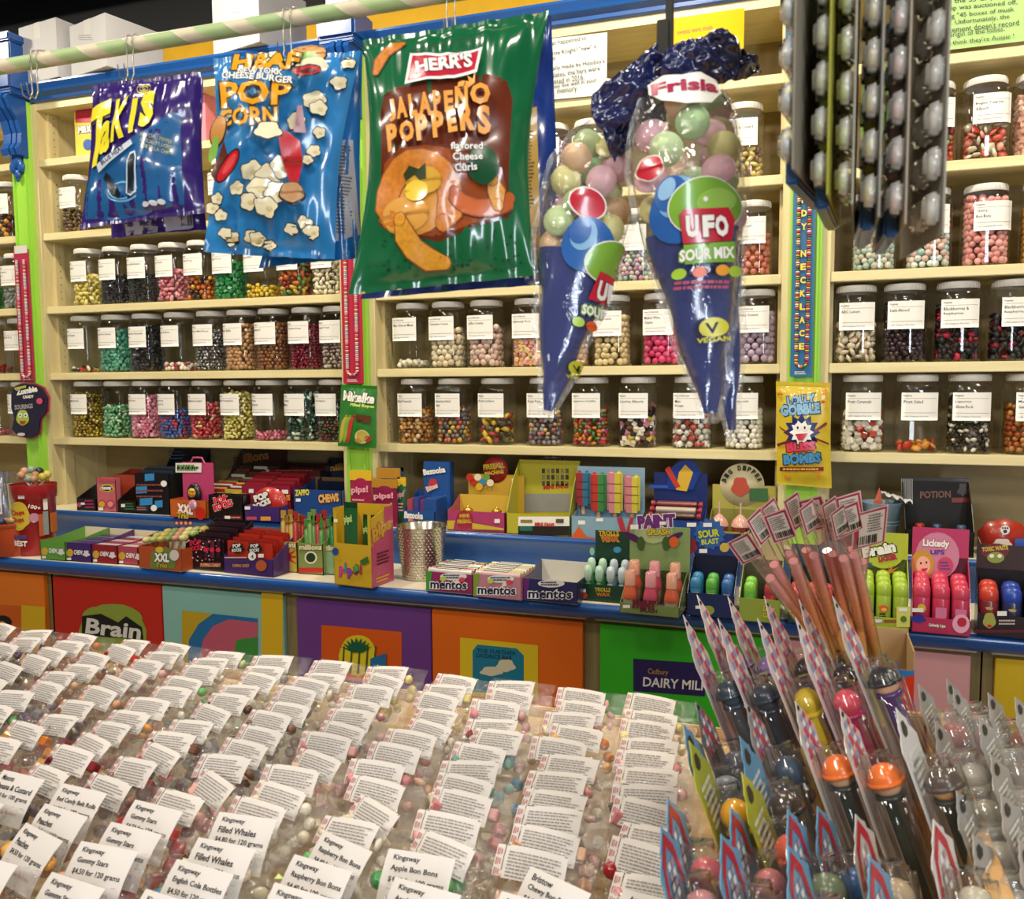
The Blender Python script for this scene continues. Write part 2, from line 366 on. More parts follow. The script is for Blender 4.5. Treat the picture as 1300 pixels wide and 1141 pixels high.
# cabinets with painted door panels
DZ0, DZ1 = .10, .845
FRM = M('#cfc3a0', .5, noise=.08, nscale=6)
def door_art(x0, x1, bg, k, parent, ox):
    A = Art(lambda x, z, l: (x - ox, -.0215 - l, z), None, .0006)
    return A
units = [(-.64, .40), (.44, 1.49), (1.54, 2.57), (2.62, 3.645), (3.70, 4.72)]
doorcol = [('#12789f', '#f08020'), ('#c9281a', '#8fc4b8'), ('#6d3a88', '#e56a12'), ('#35b422', '#e2a2a4'), ('#e2bd18', '#2c9a4a')]
ulab = ['base cabinet with the blue and orange door, cut off at the edge', 'base cabinet with a red door and a teal door', 'base cabinet with a purple door and an orange door', 'base cabinet with a bright green door and a pale pink door', 'base cabinet with the yellow door']
for (xa, xb), cs, lb in zip(units, doorcol, ulab):
    t = thing('base_cabinet', lb, 'cabinet', (xa, YC + .04, 0), group='cabinets under the counter')
    g = G(); g.box(-.025, .02, 0, xb - xa + .025, .40, ZCT - .014, wood('#8d7c52', '#77683f', 3, .6, 2)); g.build('body', t)
    g = G(); g.bbox(-.012, -.012, ZCT - .062, xb - xa + .012, .02, ZCT - .016, FRM, .003); g.build('rail', t)
    wd = (xb - xa) / 2
    for j in (0, 1):
        g = G(); g.bbox(j * wd + .002, 0, DZ0, (j + 1) * wd - .002, .02, DZ1, M(cs[j], .35, coat=.2, noise=.04, nscale=3), .002); d = g.build('door', t)
        A = Art(lambda x, y, l, t=t: Vector((at(x, y, Y=YC + .04 - .001 - l).x - t.location.x, -.001 - l, at(x, y, Y=YC + .04 - .001 - l).z)), None, .0005)
        key = (round(xa, 2), j)
        if key == (-.64, 1):
            A.poly([(-60, 766), (58, 770), (58, 850), (-60, 840)], M('#d8641a', .4)); A.poly([(27, 768), (57, 770), (58, 850), (27, 850)], M('#e3b81f', .4))
            A.ell(3, 790, 12, 9, BLK); A.ell(2, 793, 6, 5, M('#c9822c'))
        if key == (.44, 0):
            A.ell(143, 800, 43, 34, M('#93a53c', .5), wob=.03); A.ell(122, 784, 18, 14, M('#93a53c', .5)); A.ell(163, 786, 18, 14, M('#93a53c', .5))
            A.poly([(104, 782), (128, 779), (150, 790), (160, 782), (180, 796), (182, 812), (104, 806)], BLK)
            A.text('Brain', 108, 804, 178, 812, 20, M('#e9e6da'), .03)
        if key == (.44, 1):
            A.poly([(332, 752), (359, 754), (359, 850), (332, 850)], M('#e3b81f', .4))
            A.poly([(231, 775), (327, 785), (327, 850), (231, 842)], M('#c7a620', .4)); A.poly([(238, 842), (240, 812), (252, 792), (270, 779), (327, 785), (327, 850)], M('#2170a8', .4))
            A.poly([(252, 842), (258, 812), (270, 795), (290, 786), (327, 790), (327, 850)], M('#c65b72', .4)); A.poly([(296, 842), (300, 812), (327, 808), (327, 850)], M('#3f8f3c', .4))
        if key == (1.54, 0):
            A.poly([(408, 793), (510, 802), (510, 870), (408, 860)], M('#dd5b12', .4))
            PN = M('#e6cf2a', .4); A.ell(454, 832, 24, 26, PN, wob=.02)
            for q in range(5): A.poly([(433 + q * 10, 855), (436 + q * 10, 820), (438 + q * 10, 820), (436 + q * 10, 855)], M('#5a5410'))
            LG = M('#0d5c3a', .4)
            for q in range(9):
                a = radians(-160 + q * 17.5); A.poly([(447, 828), (452 + 22 * cos(a), 826 + 17 * sin(a)), (460, 828)], LG)
            A.poly([(470, 836), (490, 829), (490, 846), (470, 850)], M('#1c6a9a'))
        if key == (1.54, 1):
            A.poly([(584, 809), (683, 819), (683, 890), (584, 882)], M('#e3c323', .4)); A.poly([(600, 826), (606, 818), (656, 823), (665, 832), (665, 884), (600, 878)], M('#1a7a96', .4))
            A.text('THE FURTHER', 605, 828, 655, 832, 5, M('#0e3550'), .02); A.text('LICORICE BAR', 605, 834, 650, 838, 5, M('#0e3550'), .02)
            A.ell(624, 852, 14, 6, M('#d8cfae'), wob=.1); A.ell(642, 845, 12, 8, M('#d8cfae'), wob=.1)
        if key == (2.62, 0):
            A.poly([(804, 836), (895, 842), (895, 884), (804, 877)], M('#2b2158', .3)); A.text('Cadbury', 822, 857, 848, 859, 9, M('#b98a3c'), .01)
            A.text('DAIRY MILK', 816, 871, 900, 877, 12, M('#e9e6e2'), .02)
        if key == (2.62, 1): pass
        A.build('poster', d) if A.g.v else None
# ================================================================ sweet jars
import array
def base_shape(kind):
    bm = bmesh.new()
    if kind in ('ball', 'chip', 'bean', 'disc', 'tear'):
        bmesh.ops.create_icosphere(bm, subdivisions=2 if kind == 'ball' else 1, radius=1)
        s = {'ball': (1, 1, 1), 'chip': (1.2, .8, .6), 'bean': (1.55, .8, .75), 'disc': (1.25, 1.25, .45), 'tear': (1, 1, .8)}[kind]
        for v in bm.verts:
            v.co = Vector((v.co.x * s[0], v.co.y * s[1], v.co.z * s[2]))
            if kind == 'bean': v.co.y += .35 * (v.co.x / 1.5) ** 2
    elif kind == 'stick':
        bmesh.ops.create_cone(bm, cap_ends=True, segments=6, radius1=.5, radius2=.5, depth=4); bmesh.ops.rotate(bm, verts=bm.verts, matrix=Matrix.Rotation(pi / 2, 3, 'Y'))
    elif kind == 'cube':
        bmesh.ops.create_cube(bm, size=1.7); bmesh.ops.bevel(bm, geom=bm.edges[:], offset=.22, segments=1, affect='EDGES')
    elif kind == 'wrap':
        bmesh.ops.create_icosphere(bm, subdivisions=1, radius=1)
        for v in bm.verts: v.co.x *= 1.2
        for sx in (-1, 1):
            c = [bm.verts.new((sx * .9, 0, 0)), bm.verts.new((sx * 2.1, .9, .3)), bm.verts.new((sx * 2.2, .2, -.4)), bm.verts.new((sx * 2.1, -.8, .2))]
            bm.faces.new((c[0], c[1], c[2])); bm.faces.new((c[0], c[2], c[3]))
    bm.verts.index_update(); r = ([v.co.copy() for v in bm.verts], [tuple(v.index for v in f.verts) for f in bm.faces]); bm.free(); return r
BS = {}
def scatter(kind, places, jit, R):
    """places: [(pos, r)] -> (verts, faces, rnd)"""
    if kind not in BS: BS[kind] = base_shape(kind)
    bv, bf = BS[kind]; V = []; F = []; N = []
    for p, r in places:
        M3 = (Matrix.Rotation(R.random() * 6.28, 3, 'Z') @ Matrix.Rotation(R.gauss(0, jit), 3, 'X') @ Matrix.Rotation(R.gauss(0, jit), 3, 'Y')) * r
        o = len(V); px, py, pz = p
        for v in bv:
            q = M3 @ v; V.append((q.x + px, q.y + py, q.z + pz))
        x = R.random(); F += [tuple(i + o for i in f) for f in bf]; N += [x] * len(bf)
    return V, F, N
JW, JH = .066, .244      # half width, height
JFILL = {}
def jar_fill(kind, r, fill):
    k = (kind, r, round(fill, 2))
    if k in JFILL: return JFILL[k]
    R = random.Random(hash((len(kind), int(r * 10000), int(fill * 100))) & 0xffff)
    top = .006 + fill * .19; P = []; z = .002 + r * 1.25; layer = 0; e = {'stick': 1.5, 'bean': 1.15, 'wrap': 1.2, 'disc': 1.0}.get(kind, 1.0)
    while z < top + r * .3:
        last = z + r * 1.55 > top + r * .3
        rr = JW - .004 - r * (1.0 if kind != 'stick' else .9)
        ring = rr
        while ring > 0:
            n = max(1, int(2 * pi * ring * 1.08 / (2 * r * e)))
            for i in range(n):
                a = 2 * pi * (i + .5 * (layer % 2)) / n + R.uniform(-.1, .1) + (.0 if last else 0); c, q = cos(a), sin(a)
                kk = (abs(c) ** 3.4 + abs(q) ** 3.4) ** (-1 / 3.4)
                P.append(((ring * kk * c * .97, ring * kk * q * .97, z + R.uniform(-.2, .3) * r + (R.uniform(-.6, .9) * r if last else 0)), r * R.uniform(.88, 1.08)))
            if not last and ring < rr: break
            ring -= 2 * r * (1 if last else 1.1)
            if not last: break
        z += r * 1.5; layer += 1
    V, F, N = scatter(kind, P, .25 if kind == 'stick' else 1.1, R)
    lim = JW - .0016
    for i, (x, y, zz) in enumerate(V):
        k_ = (abs(x) ** 3.5 + abs(y) ** 3.5) ** (1 / 3.5); q_ = lim / k_ if k_ > lim else 1; V[i] = (x * q_, y * q_, max(zz, .0024))
    g = G(); g.v = V; g.f = F; g.m = [0] * len(F); g.sm = [kind not in ('cube', 'stick')] * len(F)
    me = bpy.data.meshes.new('candies'); me.from_pydata(V, [], F); me.polygons.foreach_set('use_smooth', g.sm)
    a = me.attributes.new('rnd', 'FLOAT', 'FACE'); a.data.foreach_set('value', N); me.materials.append(M('#ffffff'))
    JFILL[k] = me; return me
JARM = clear('jar_plastic', (.97, .975, .965), 0.0, .03, 1.5, .8); LIDM = M('#e9e6de', .4)
g = G()
pf = [(.010, .0010), (.060, .0010), (.0645, .004), (JW, .01), (JW, .19), (.0655, .203), (.061, .214), (.055, .221), (.0535, .224), (.0535, .232)]
# body: squarish below, round at the neck
n = 28; vs = []
for r, z in pf:
    q = 3.5 if z < .2 else (3 if z < .216 else 2)
    for i in range(n):
        a = 2 * pi * (i + .5) / n; c, s_ = cos(a), sin(a); kk = (abs(c) ** q + abs(s_) ** q) ** (-1 / q); vs.append((r * kk * c, r * kk * s_, z))
g.add(vs, [(j * n + i, j * n + (i + 1) % n, (j + 1) * n + (i + 1) % n, (j + 1) * n + i) for j in range(len(pf) - 1) for i in range(n)] + [tuple(reversed(range(n)))], JARM, True)
o_ = g.build('jar_body'); JAR_ME = o_.data; bpy.data.objects.remove(o_)
g = G(); g.lathe([(.030, .2445), (.055, .2445), (.0585, .243), (.0595, .240), (.0595, .2245), (.0585, .223)], LIDM, 32, cap=False)
g.lathe([(.0001, .2446), (.031, .2446)], LIDM, 32, cap=False)
for i in range(32):
    a = 2 * pi * i / 32; g.box(-.0006, .0592, .226, .0006, .0602, .239, LIDM, Matrix.Rotation(a, 4, 'Z'))
o_ = g.build('lid'); LID_ME = o_.data; bpy.data.objects.remove(o_)
LABW, LABH = .052, .086
def lab_fn(zoff, x0):
    def f(x, z, l):  # follows the flat front of the jar
        xx = x + x0; q = 3.5; t = min(abs(xx) / JW, .985); y = -JW * (1 - t ** q) ** (1 / q)
        return (xx, y - .0012 - l, z + zoff)
    return f
LABC = {}
def jar_label(brand, lines, x0):
    k = (brand, tuple(lines), x0)
    if k in LABC: return LABC[k]
    A = Art(lab_fn(.103, x0), .013, .00012); Wd, H = LABW, LABH
    A.rect(-Wd, 0, Wd, H, M('#f1efe9', .5)); A.n = 1
    ink = M('#3b3a3c', .6); s = A.step; A.step = None
    A.text(brand, -Wd + .005, H - .014, -Wd + .005 + min(.0029 * len(brand), .08), H - .014, .008, ink, .01, up=1, res=1)
    A.put([(-Wd + .005, H - .0185), (Wd - .005, H - .0185), (Wd - .005, H - .0178), (-Wd + .005, H - .0178)], [(0, 1, 2, 3)], ink, .013)
    for i, tx in enumerate(lines): A.text(tx, -Wd + .006, H - .033 - i * .015, -Wd + .006 + min(.0049 * len(tx), .088), H - .033 - i * .015, .0095, ink, .008, up=1, res=1)
    A.put([(-Wd + .005, .023), (Wd - .005, .023), (Wd - .005, .0238), (-Wd + .005, .0238)], [(0, 1, 2, 3)], ink, .013)
    A.text('Lolly Swagman Berrima', -Wd + .006, .009, .024, .009, .006, M('#6d6a6a', .6), .0, up=1, res=1)
    o = A.g.build('label'); me = o.data; bpy.data.objects.remove(o)
    # give the card real thickness by a backing sheet
    LABC[k] = me; return me
JK = 'Kingsway'; JR = 'Ross of Edinburgh'
ROWN = {}
def jar(px, row, brand, lines, kind, r, fill, cols, desc, rough=.35, coat=.2, bay='', y=None, x0=-.006, metal=0):
    z = ZS[row]; d = JW + .012 if y is None else y
    # the photograph gives the jar's centre at its front face
    P = at(px, 570.5, Y=d - JW); v = ray(px, 0); 
    # solve for x on the shelf plane at mid height
    P = at(px, 570, Y=d - JW * .5)
    for _ in range(3):
        d3 = Vector((P.x, d - JW * .5, z + .12)) - CAM; pxx = 650 + FPX * d3.dot(CR) / d3.dot(CF); P.x += (px - pxx) / FPX * d3.dot(CF) / CR.x
    k = math.floor(P.x / W); P.x = min(max(P.x, k * W + HB + .081), (k + 1) * W - HB - .081)
    lst = ROWN.setdefault((row, k), []);
    if lst and P.x - lst[-1] < .1415: P.x = lst[-1] + .1415
    lst.append(P.x)
    t = thing('sweet_jar', desc, 'jar', (P.x, d, z), (0, 0, RND.uniform(-.05, .05)), 'sweet jars on the shelves')
    link('jar_body', JAR_ME, t); link('lid', LID_ME, t)
    if lines: link('label', jar_label(brand, lines, x0), t)
    c = link('candies', jar_fill(kind, r, fill), t, 'stuff'); 
    c.material_slots[0].link = 'OBJECT'; c.material_slots[0].material = rndmat(cols, rough, coat, metal=metal)
    return t
# --- shelf unit cut off at the left edge of the picture
S0 = 'on the shelf unit cut off by the edge'
jar(8, 3, JK, ['Rocky', 'Road'], 'ball', .012, .5, ('#3a2216', '#54301c', '#c9962f', '#5c1c18'), 'jar of dark chocolate balls, upper row of the unit cut off by the picture edge')
jar(-18, 2, JK, ['Sour Apples'], 'cube', .010, .5, ('#2e7a30', '#3f9438'), 'jar of green lollies cut off by the picture edge')
jar(22, 2, JK, ['Eucalyptus', 'Drops'], 'cube', .011, .45, ('#8a9088', '#737a72', '#a0a69c'), 'jar of grey green sweets beside the pink necklace strip')
jar(-14, 1, JK, ['Red Frogs'], 'chip', .010, .12, ('#9a1c22',), 'nearly empty jar of dark red sweets cut off by the picture edge')
jar(24, 1, JK, ['Sherbet Rock'], 'chip', .009, .0, ('#a0a5aa',), 'almost empty clear jar beside the red necklace strip')
jar(-10, 0, JK, ['Musk'], 'chip', .010, .1, ('#c7607a',), 'nearly empty jar of pink sweets on the lowest jar shelf, cut off by the edge')
jar(30, 0, JK, ['Cola', 'Cubes'], 'chip', .010, .06, ('#a86070',), 'nearly empty jar behind the purple zombie cap sweet')
# --- left bay
BAY = 'in the shelf unit with rows of nine'
rows = [
 (0, 'bottom row', [
  (107, ['Butterscotch'], 'wrap', .0085, .95, ('#b89a2c', '#d9c24e', '#8a6f1a'), 'gold wrapped toffees', .22, .5, .5),
  (145, None, 'bean', .0095, .68, ('#7fb98a', '#5fa572', '#a6d3a6'), 'pale green jelly beans, without a label', .3, .4),
  (181, ['Mint Drops'], 'cube', .0095, .9, ('#d98aa0', '#e6a4b4', '#c96f8c'), 'pink square sweets', .4, .1),
  (218, ['Raspberry', 'Blueberry'], 'ball', .0085, .62, ('#3d5a9c', '#4a6bb0', '#b8324c', '#37508f'), 'blue and red berry sweets', .5, .1),
  (257, ['Rhubarb & Custard'], 'bean', .0095, .75, ('#c8344c', '#d7505c', '#e9c88a', '#b92a44'), 'red and cream custard sweets', .3, .4),
  (298, ['Mini Pineapples'], 'bean', .0095, .95, ('#e6dc8a', '#efe58e', '#d9cd62'), 'pale yellow pineapple sweets', .3, .4),
  (339, ['Fizzy', 'Berries'], 'bean', .0085, .14, ('#c95a78', '#e08aa2'), 'a few pink sweets left at the base', .3, .3),
  (380, ['Humbug', 'Mints'], 'bean', .0095, .98, ('#0f4436', '#17594a', '#cfe0cf', '#0c3a30'), 'glossy dark green humbugs', .12, .8),
  (417, ['Cola Apples'], 'chip', .0085, .8, ('#3f5a3a', '#8c3238', '#5c2c30', '#7f8a72'), 'dark red and green sweets', .3, .3)]),
 (1, 'middle row', [
  (103, ['Fruit Chews'], 'bean', .010, .06, ('#c9c53c', '#c23a2c', '#e9e4cc', '#3f8a3c', '#24201e'), 'a few mixed lollies left at the base', .4, .1),
  (142, ['Spearmint Leaves'], 'cube', .0095, .9, ('#4f9c82', '#3f8870', '#68ae94'), 'teal spearmint squares', .5, 0),
  (181, ['Licorice Assorted', 'Mix'], 'cube', .0095, .95, ('#1a1a1e', '#26262b'), 'black licorice squares', .3, .2),
  (222, ['Jelly Babies'], 'ball', .0085, .10, ('#ece4cf', '#f0e8d6', '#a03048'), 'a few cream and red sweets', .4, .1),
  (263, ['Silver Mint Drops'], 'chip', .0088, .8, ('#a8a9ae', '#7d7f86', '#d0d1d6'), 'shiny silver wrapped mints', .18, .2, .8),
  (302, ['Malt Balls'], 'ball', .0098, .9, ('#c09468', '#cba277', '#b58558'), 'tan malt balls', .35, .2),
  (342, ['Aniseed'], 'ball', .0092, .9, ('#8a5a34', '#97653c', '#7a4c2a'), 'brown aniseed balls', .35, .2),
  (385, ['Cinnamon Drops'], 'chip', .0075, .9, ('#8c1838', '#a01e42', '#761230'), 'crimson cinnamon drops', .2, .5),
  (424, ['Sugar Drops'], 'chip', .0095, .85, ('#b9a99c', '#c9bab0', '#a6978c'), 'greyish sugared drops', .5, 0)]),
 (2, 'top row', [
  (107, ['Bananas'], 'bean', .0115, .62, ('#ecdc7c', '#f2e48c', '#e2cf68'), 'yellow banana lollies', .5, 0),
  (143, ['Licorice'], 'cube', .0085, .62, ('#1b1b1f', '#2b2b30'), 'black licorice, narrow label', .3, .3),
  (179, ['Mini Jelly Beans'], 'bean', .0065, .62, ('#1d1f24', '#2a2d33'), 'tiny black jelly beans', .2, .5),
  (215, ['Baby Teeth'], 'bean', .0115, .62, ('#dd8a98', '#e79ea8', '#d07484'), 'pink shrimp shaped sweets', .5, 0),
  (251, ['Gummy Frogs'], 'tear', .012, .45, ('#d0702c', '#c65d20', '#3a2414', '#c9a032'), 'orange and brown gummies', .25, .4),
  (287, ['Apple Drops'], 'cube', .0105, .75, ('#1f7a42', '#238a4a'), 'dark green square gummies', .35, .3),
  (328, ['Lemon Buds'], 'tear', .0095, .22, ('#d9b82c', '#e4c63a'), 'yellow gummies filled one quarter', .4, .2),
  (370, ['Party Mix'], 'bean', .012, .95, ('#5d8a3c', '#a02a38', '#c96a30', '#c9a83a', '#7a1e30'), 'mixed red, green and orange gummies', .2, .5),
  (414, ['Milk Bottles'], 'bean', .0105, .9, ('#ece2c4', '#f2e9d0'), 'cream milk bottle lollies', .4, .1)]),
]
for row, rn, items in rows:
    for it in items:
        px, ln, kd, r, fl, cols, ds, ro, co = it[:9]; me_ = it[9] if len(it) > 9 else 0
        jar(px, row, JK, ln, kd, r, fl, cols, f'jar of {ds}, {rn}, nine jar unit', ro, co, metal=me_, x0=-.008)
jar(93, 3, JK, ['Walnuts'], 'chip', .010, .45, ('#4a3320', '#6a4a2c', '#8a6a42', '#2c2016'), 'jar of brown nutty pieces just left of the purple chip bag', .4, .2)
jar(283, 3, JK, ['Clinkers'], 'chip', .010, .5, ('#5a2a24', '#8a4a3c'), 'jar of dark red pieces half hidden behind the popcorn bag', .4, .2)
# --- middle bay
mid = [
 (0, 'bottom', [
  (525, "Tilley's", ['Brut Peanuts'], 'wrap', .010, .62, ('#b87830', '#d29a4e', '#8a5420', '#e2c9a0'), 'amber wrapped peanut sweets', .25, .5),
  (573, JK, ['American Hard', 'Gums'], 'tear', .0105, .62, ('#8a8478', '#c9564a', '#d8b44c', '#5c6470', '#d07a4c'), 'mixed sugared hard gums', .35, .3),
  (628, JK, ['Fruit Jellies'], 'bean', .0135, .55, ('#d9b83a', '#e0c850', '#5a5a48', '#b83a3c'), 'yellow crescent fruit jellies', .2, .5),
  (690, JK, ['Fruit Pastilles'], 'tear', .0100, .62, ('#8d8890', '#a9a4a6', '#b56a74', '#d0b070', '#6a6468'), 'grey and pink fruit pastilles', .4, .1),
  (748, JK, ['Liquorice Comfits'], 'bean', .0092, .66, ('#c22c34', '#d0473c', '#e08a34', '#4f9450', '#d66a80'), 'bright rod shaped comfits', .25, .4),
  (808, JK, ['Licorice Allsorts'], 'cube', .0110, .70, ('#1d1a1c', '#e2d6b8', '#d98aa4', '#c9b04a', '#5c3826', '#ece6d8', '#231f22'), 'licorice allsorts', .4, .1),
  (877, JR, ['Mint', 'Nougat'], 'wrap', .0125, .66, ('#e2ddd2', '#efebe2', '#c9564a', '#d8d4cc'), 'white wrapped nougat', .22, .4),
  (944, JK, ['Mint Imperials'], 'ball', .0102, .62, ('#efeade', '#f5f1e6'), 'white mint imperials', .35, .2)]),
 (1, 'second', [
  (519, JR, ['After Dinner Mints'], 'tear', .0120, .10, ('#f0ebdc',), 'a few white dinner mints left at the base', .4, .1),
  (565, JR, ['Champagne Creams'], 'ball', .0128, .66, ('#e9dcc0', '#e2d2b0'), 'cream coloured champagne creams', .5, 0),
  (614, JR, ['Coffee Creams'], 'ball', .0128, .74, ('#d9bcae', '#d0b0a2', '#e0c6ba'), 'dusty pink coffee creams', .55, 0),
  (671, JR, ['Edinburgh Rock'], 'cube', .0098, .76, ('#e6a884', '#ecc08a', '#efd69c', '#e2a0a4', '#f0cfae'), 'peach and pink sugary rock pieces', .55, 0),
  (722, JR, ['Strawberry', 'Creams'], 'ball', .0120, .66, ('#dcae7c', '#e6c69a'), 'peach creams, half hidden by the smaller cone bag', .5, 0),
  (775, JR, ['Ginger Creams'], 'ball', .0120, .84, ('#dcc894', '#e4d2a4'), 'beige ginger creams between the two cone bags', .5, 0),
  (838, JR, ['Mulled Wine', 'Creams'], 'ball', .0128, .84, ('#e0487a', '#d63c6c', '#e86090'), 'hot pink mulled wine creams', .45, .1),
  (962, JR, ['Violet Creams'], 'ball', .0132, .84, ('#b7a0b8', '#c3aec4', '#a892ac'), 'lilac violet creams', .5, 0)]),
 (2, 'third', [
  (660, JK, ['Jelly Rings'], 'disc', .0100, .6, ('#c97a5c', '#d8b45c', '#b4525c'), 'orange ring sweets behind the green chip bag', .4, .2),
  (717, JK, ['Dolly Mix'], 'cube', .0085, .7, ('#d8b4a0', '#c98a84', '#d9cca8', '#a8b49c'), 'dull pastel mix beside the smaller cone bag', .4, .1),
  (806, JK, ['Pastel', 'Drops'], 'ball', .0095, .62, ('#a9c4c0', '#cbb0c4', '#d8d4c0', '#7f9a98', '#bb8aa0'), 'pastel balls seen between the cone bags', .4, .1),
  (954, JK, ['Peach Fruit'], 'tear', .0125, .72, ('#e08a72', '#e69a80', '#d67a64'), 'coral peach hearts', .4, .2)]),
 (3, 'fourth', [
  (698, JK, ['Musk', 'Ball'], 'ball', .0095, .88, ('#a8869a', '#b896a8', '#c4a4b2'), 'dusky lilac balls beside the green chip bag', .45, .1),
  (746, JK, ['Black Jacks'], 'cube', .010, .3, ('#9a948a', '#5c5854'), 'black sweets behind the small cone bag', .4, .1),
  (943, JK, ['Rhubarb & Custard'], 'bean', .0105, .50, ('#d8c47c', '#e2d08c', '#8a6a5c', '#d6b0a4'), 'yellow and mauve custard sweets', .3, .3)]),
]
for row, rn, items in mid:
    for px, br, ln, kd, r, fl, cols, ds, ro, co in items:
        jar(px, row, br, ln, kd, r, fl, cols, f'jar of {ds}, {rn} shelf, middle unit', ro, co)
# --- right bay
rt = [
 (0, 'bottom', [
  (1095, ['Fruit Caramels'], 'cube', .0125, .55, ('#e9e4d6', '#f0ece0', '#d8d0c0', '#c24a3c', '#e6e0d0'), 'white wrapped caramel cubes', .4, .1),
  (1165, ['Fruit Salad'], 'disc', .0130, .09, ('#d9822c', '#c8362c', '#e09838'), 'a few orange and red fruit salad chews', .4, .2),
  (1232, ['Liquorice', 'Gloms Rock'], 'chip', .0095, .9, ('#15120f', '#1e1a16', '#221d18', '#e9e4d2', '#191613'), 'black liquorice rock with white tips', .15, .5),
  (1306, ['Midget', 'Gems'], 'tear', .0105, .75, ('#b8742c', '#a84a20', '#c98a3a'), 'amber gems at the frame edge', .3, .3)]),
 (1, 'second', [
  (1082, ['ABC Letters'], 'disc', .0125, .55, ('#e9dcc2', '#efe4cc', '#e2ccb4'), 'flat cream letter discs', .5, 0),
  (1148, ['Dark Almond'], 'ball', .0095, .9, ('#2a1420', '#38182a', '#1e0e18'), 'shiny plum black balls', .15, .6),
  (1217, ['Blackberries &', 'Raspberries'], 'disc', .0110, .9, ('#a8203c', '#1c1c22', '#24242a', '#15151a', '#b8283f'), 'red and black berries ', .5, 0),
  (1288, ['Blackberries &', 'Raspberries'], 'disc', .0110, .72, ('#8e1f38', '#22242c', '#2c3038', '#1c1c22'), 'red and black berries at the frame edge', .5, 0)]),
 (2, 'third', [
  (1110, ['Mints'], 'ball', .0105, .5, ('#b9ccc0', '#d8d4c0'), 'pale balls behind the hanging blister cards', .4, .1),
  (1180, ['Bon Bon', 'Mix'], 'ball', .0108, .80, ('#a9d4cc', '#e9c4b8', '#d8e4dc', '#efd0c4'), 'pale blue, pink and white balls beside the blister cards', .5, 0),
  (1253, ['Cherry', 'Bon Bons'], 'ball', .0112, 1.02, ('#e4a09a', '#e9aca4', '#dd9490'), 'pink cherry bon bons, full to the neck', .5, 0),
  (1330, ['Toffee', 'Bon Bons'], 'ball', .0112, .9, ('#c99a3a', '#d6aa4c'), 'golden bon bons at the frame edge', .5, 0)]),
 (3, 'fourth', [
  (1186, ['Wine', 'Gums'], 'tear', .0105, .55, ('#b83a24', '#7a1c1c', '#8a8a50', '#c4602c'), 'dark red wine gums behind the blister cards', .25, .4),
  (1250, ['Belgian Teapots', 'Allsort'], 'disc', .0130, .52, ('#e06a58', '#c9c4a8', '#d94c3c', '#e8a890', '#e0dcc6', '#d9806c'), 'red and cream discs below the green sign', .3, .4),
  (1318, ['Fudge'], 'cube', .0105, .9, ('#e2b8a4', '#e9c8b6', '#dca690'), 'pink cream fudge at the frame edge', .5, 0)]),
]
for row, rn, items in rt:
    for px, ln, kd, r, fl, cols, ds, ro, co in items:
        jar(px, row, JK, ln, kd, r, fl, cols, f'jar of {ds}, {rn} shelf, right unit', ro, co, x0=(.01 if px > 1240 else 0))
# ================================================================ sweets table with bags of lollies
ZT = .905
t = thing('display_table', 'pale wooden table buried under bagged lollies', 'table', (1.1, -2.9, 0))
g = G(); g.bbox(0, 0, ZT - .03, 2.06, 1.62, ZT, wood('#d8b98a', '#c49f6c', 4, .5), .004); g.build('table_top', t)
for lx, ly in ((.05, .05), (1.89, .05), (.05, 1.52), (1.89, 1.52)):
    g = G(); g.bbox(lx, ly, 0, lx + .06, ly + .06, ZT - .03, wood('#c9a876', '#b08c58', 4, .5, 2), .003); g.build('leg', t)
g = G(); g.bbox(.0, -.012, ZT - .03, 1.99, 0, ZT + .05, wood('#d8b98a', '#c49f6c', 4, .5), .003); g.build('lip', t)
g = G(); g.bbox(0, 1.62, ZT - .03, 1.99, 1.632, ZT + .02, wood('#d8b98a', '#c49f6c', 4, .5), .003); g.build('lip', t)

FILM = clear('bag_film', (.99, .99, .985), .02, .12, 1.42, .8, .7, 42)
BW, BL = .128, .135
def bag_film(seed):
    R = random.Random(seed); ph = [R.uniform(0, 6) for _ in range(6)]; g = G()
    def top(u, v, sgn=1):
        x = (u - .5) * BW; y = v * BL
        e = max(0, sin(pi * min(1, max(0, u)))) ** .5 * max(0, sin(pi * min(1, v / .86))) ** .6 if v < .86 else 0
        hgt = .0175 * e * sgn + (.0022 * sin(16 * u * 2 + 9 * v + ph[0]) + .0018 * sin(31 * v - 11 * u + ph[1]) + .0012 * sin(47 * u + 23 * v + ph[2])) * (.3 + e)
        return (x * (1 - .05 * sin(pi * v)) + .001 * sin(20 * v + ph[3]), y, hgt + .002 * sin(3 * u + ph[4]) * v)
    g.grid(lambda u, v: top(u, v, 1), 14, 16, FILM)
    g.grid(lambda u, v: top(u, v, -.35), 6, 6, FILM)
    o = g.build('film'); me = o.data; bpy.data.objects.remove(o); return me
FILMS = [bag_film(i) for i in range(6)]
def bag_candy(kind, r, seed):
    R = random.Random(seed); P = []; tries = 0
    while len(P) < int(.00052 / r / r * .75) + 6 and tries < 6000:
        tries += 1; x = R.uniform(-.5, .5) * BW * .88; y = R.uniform(.10, .93 if x > .028 else .80) * BL; z = R.choice((.001, .0115)) + R.uniform(-.002, .002)
        if all((x - a[0][0]) ** 2 + (y - a[0][1]) ** 2 + ((z - a[0][2]) * 1.3) ** 2 > (1.5 * r) ** 2 for a in P): P.append(((x, y, z), r * R.uniform(.85, 1.1)))
    V, F, N = scatter(kind, P, 1.2, R)
    me = bpy.data.meshes.new('candies'); me.from_pydata(V, [], F); me.polygons.foreach_set('use_smooth', [kind != 'cube'] * len(F))
    a = me.attributes.new('rnd', 'FLOAT', 'FACE'); a.data.foreach_set('value', N); me.materials.append(WHT); return me
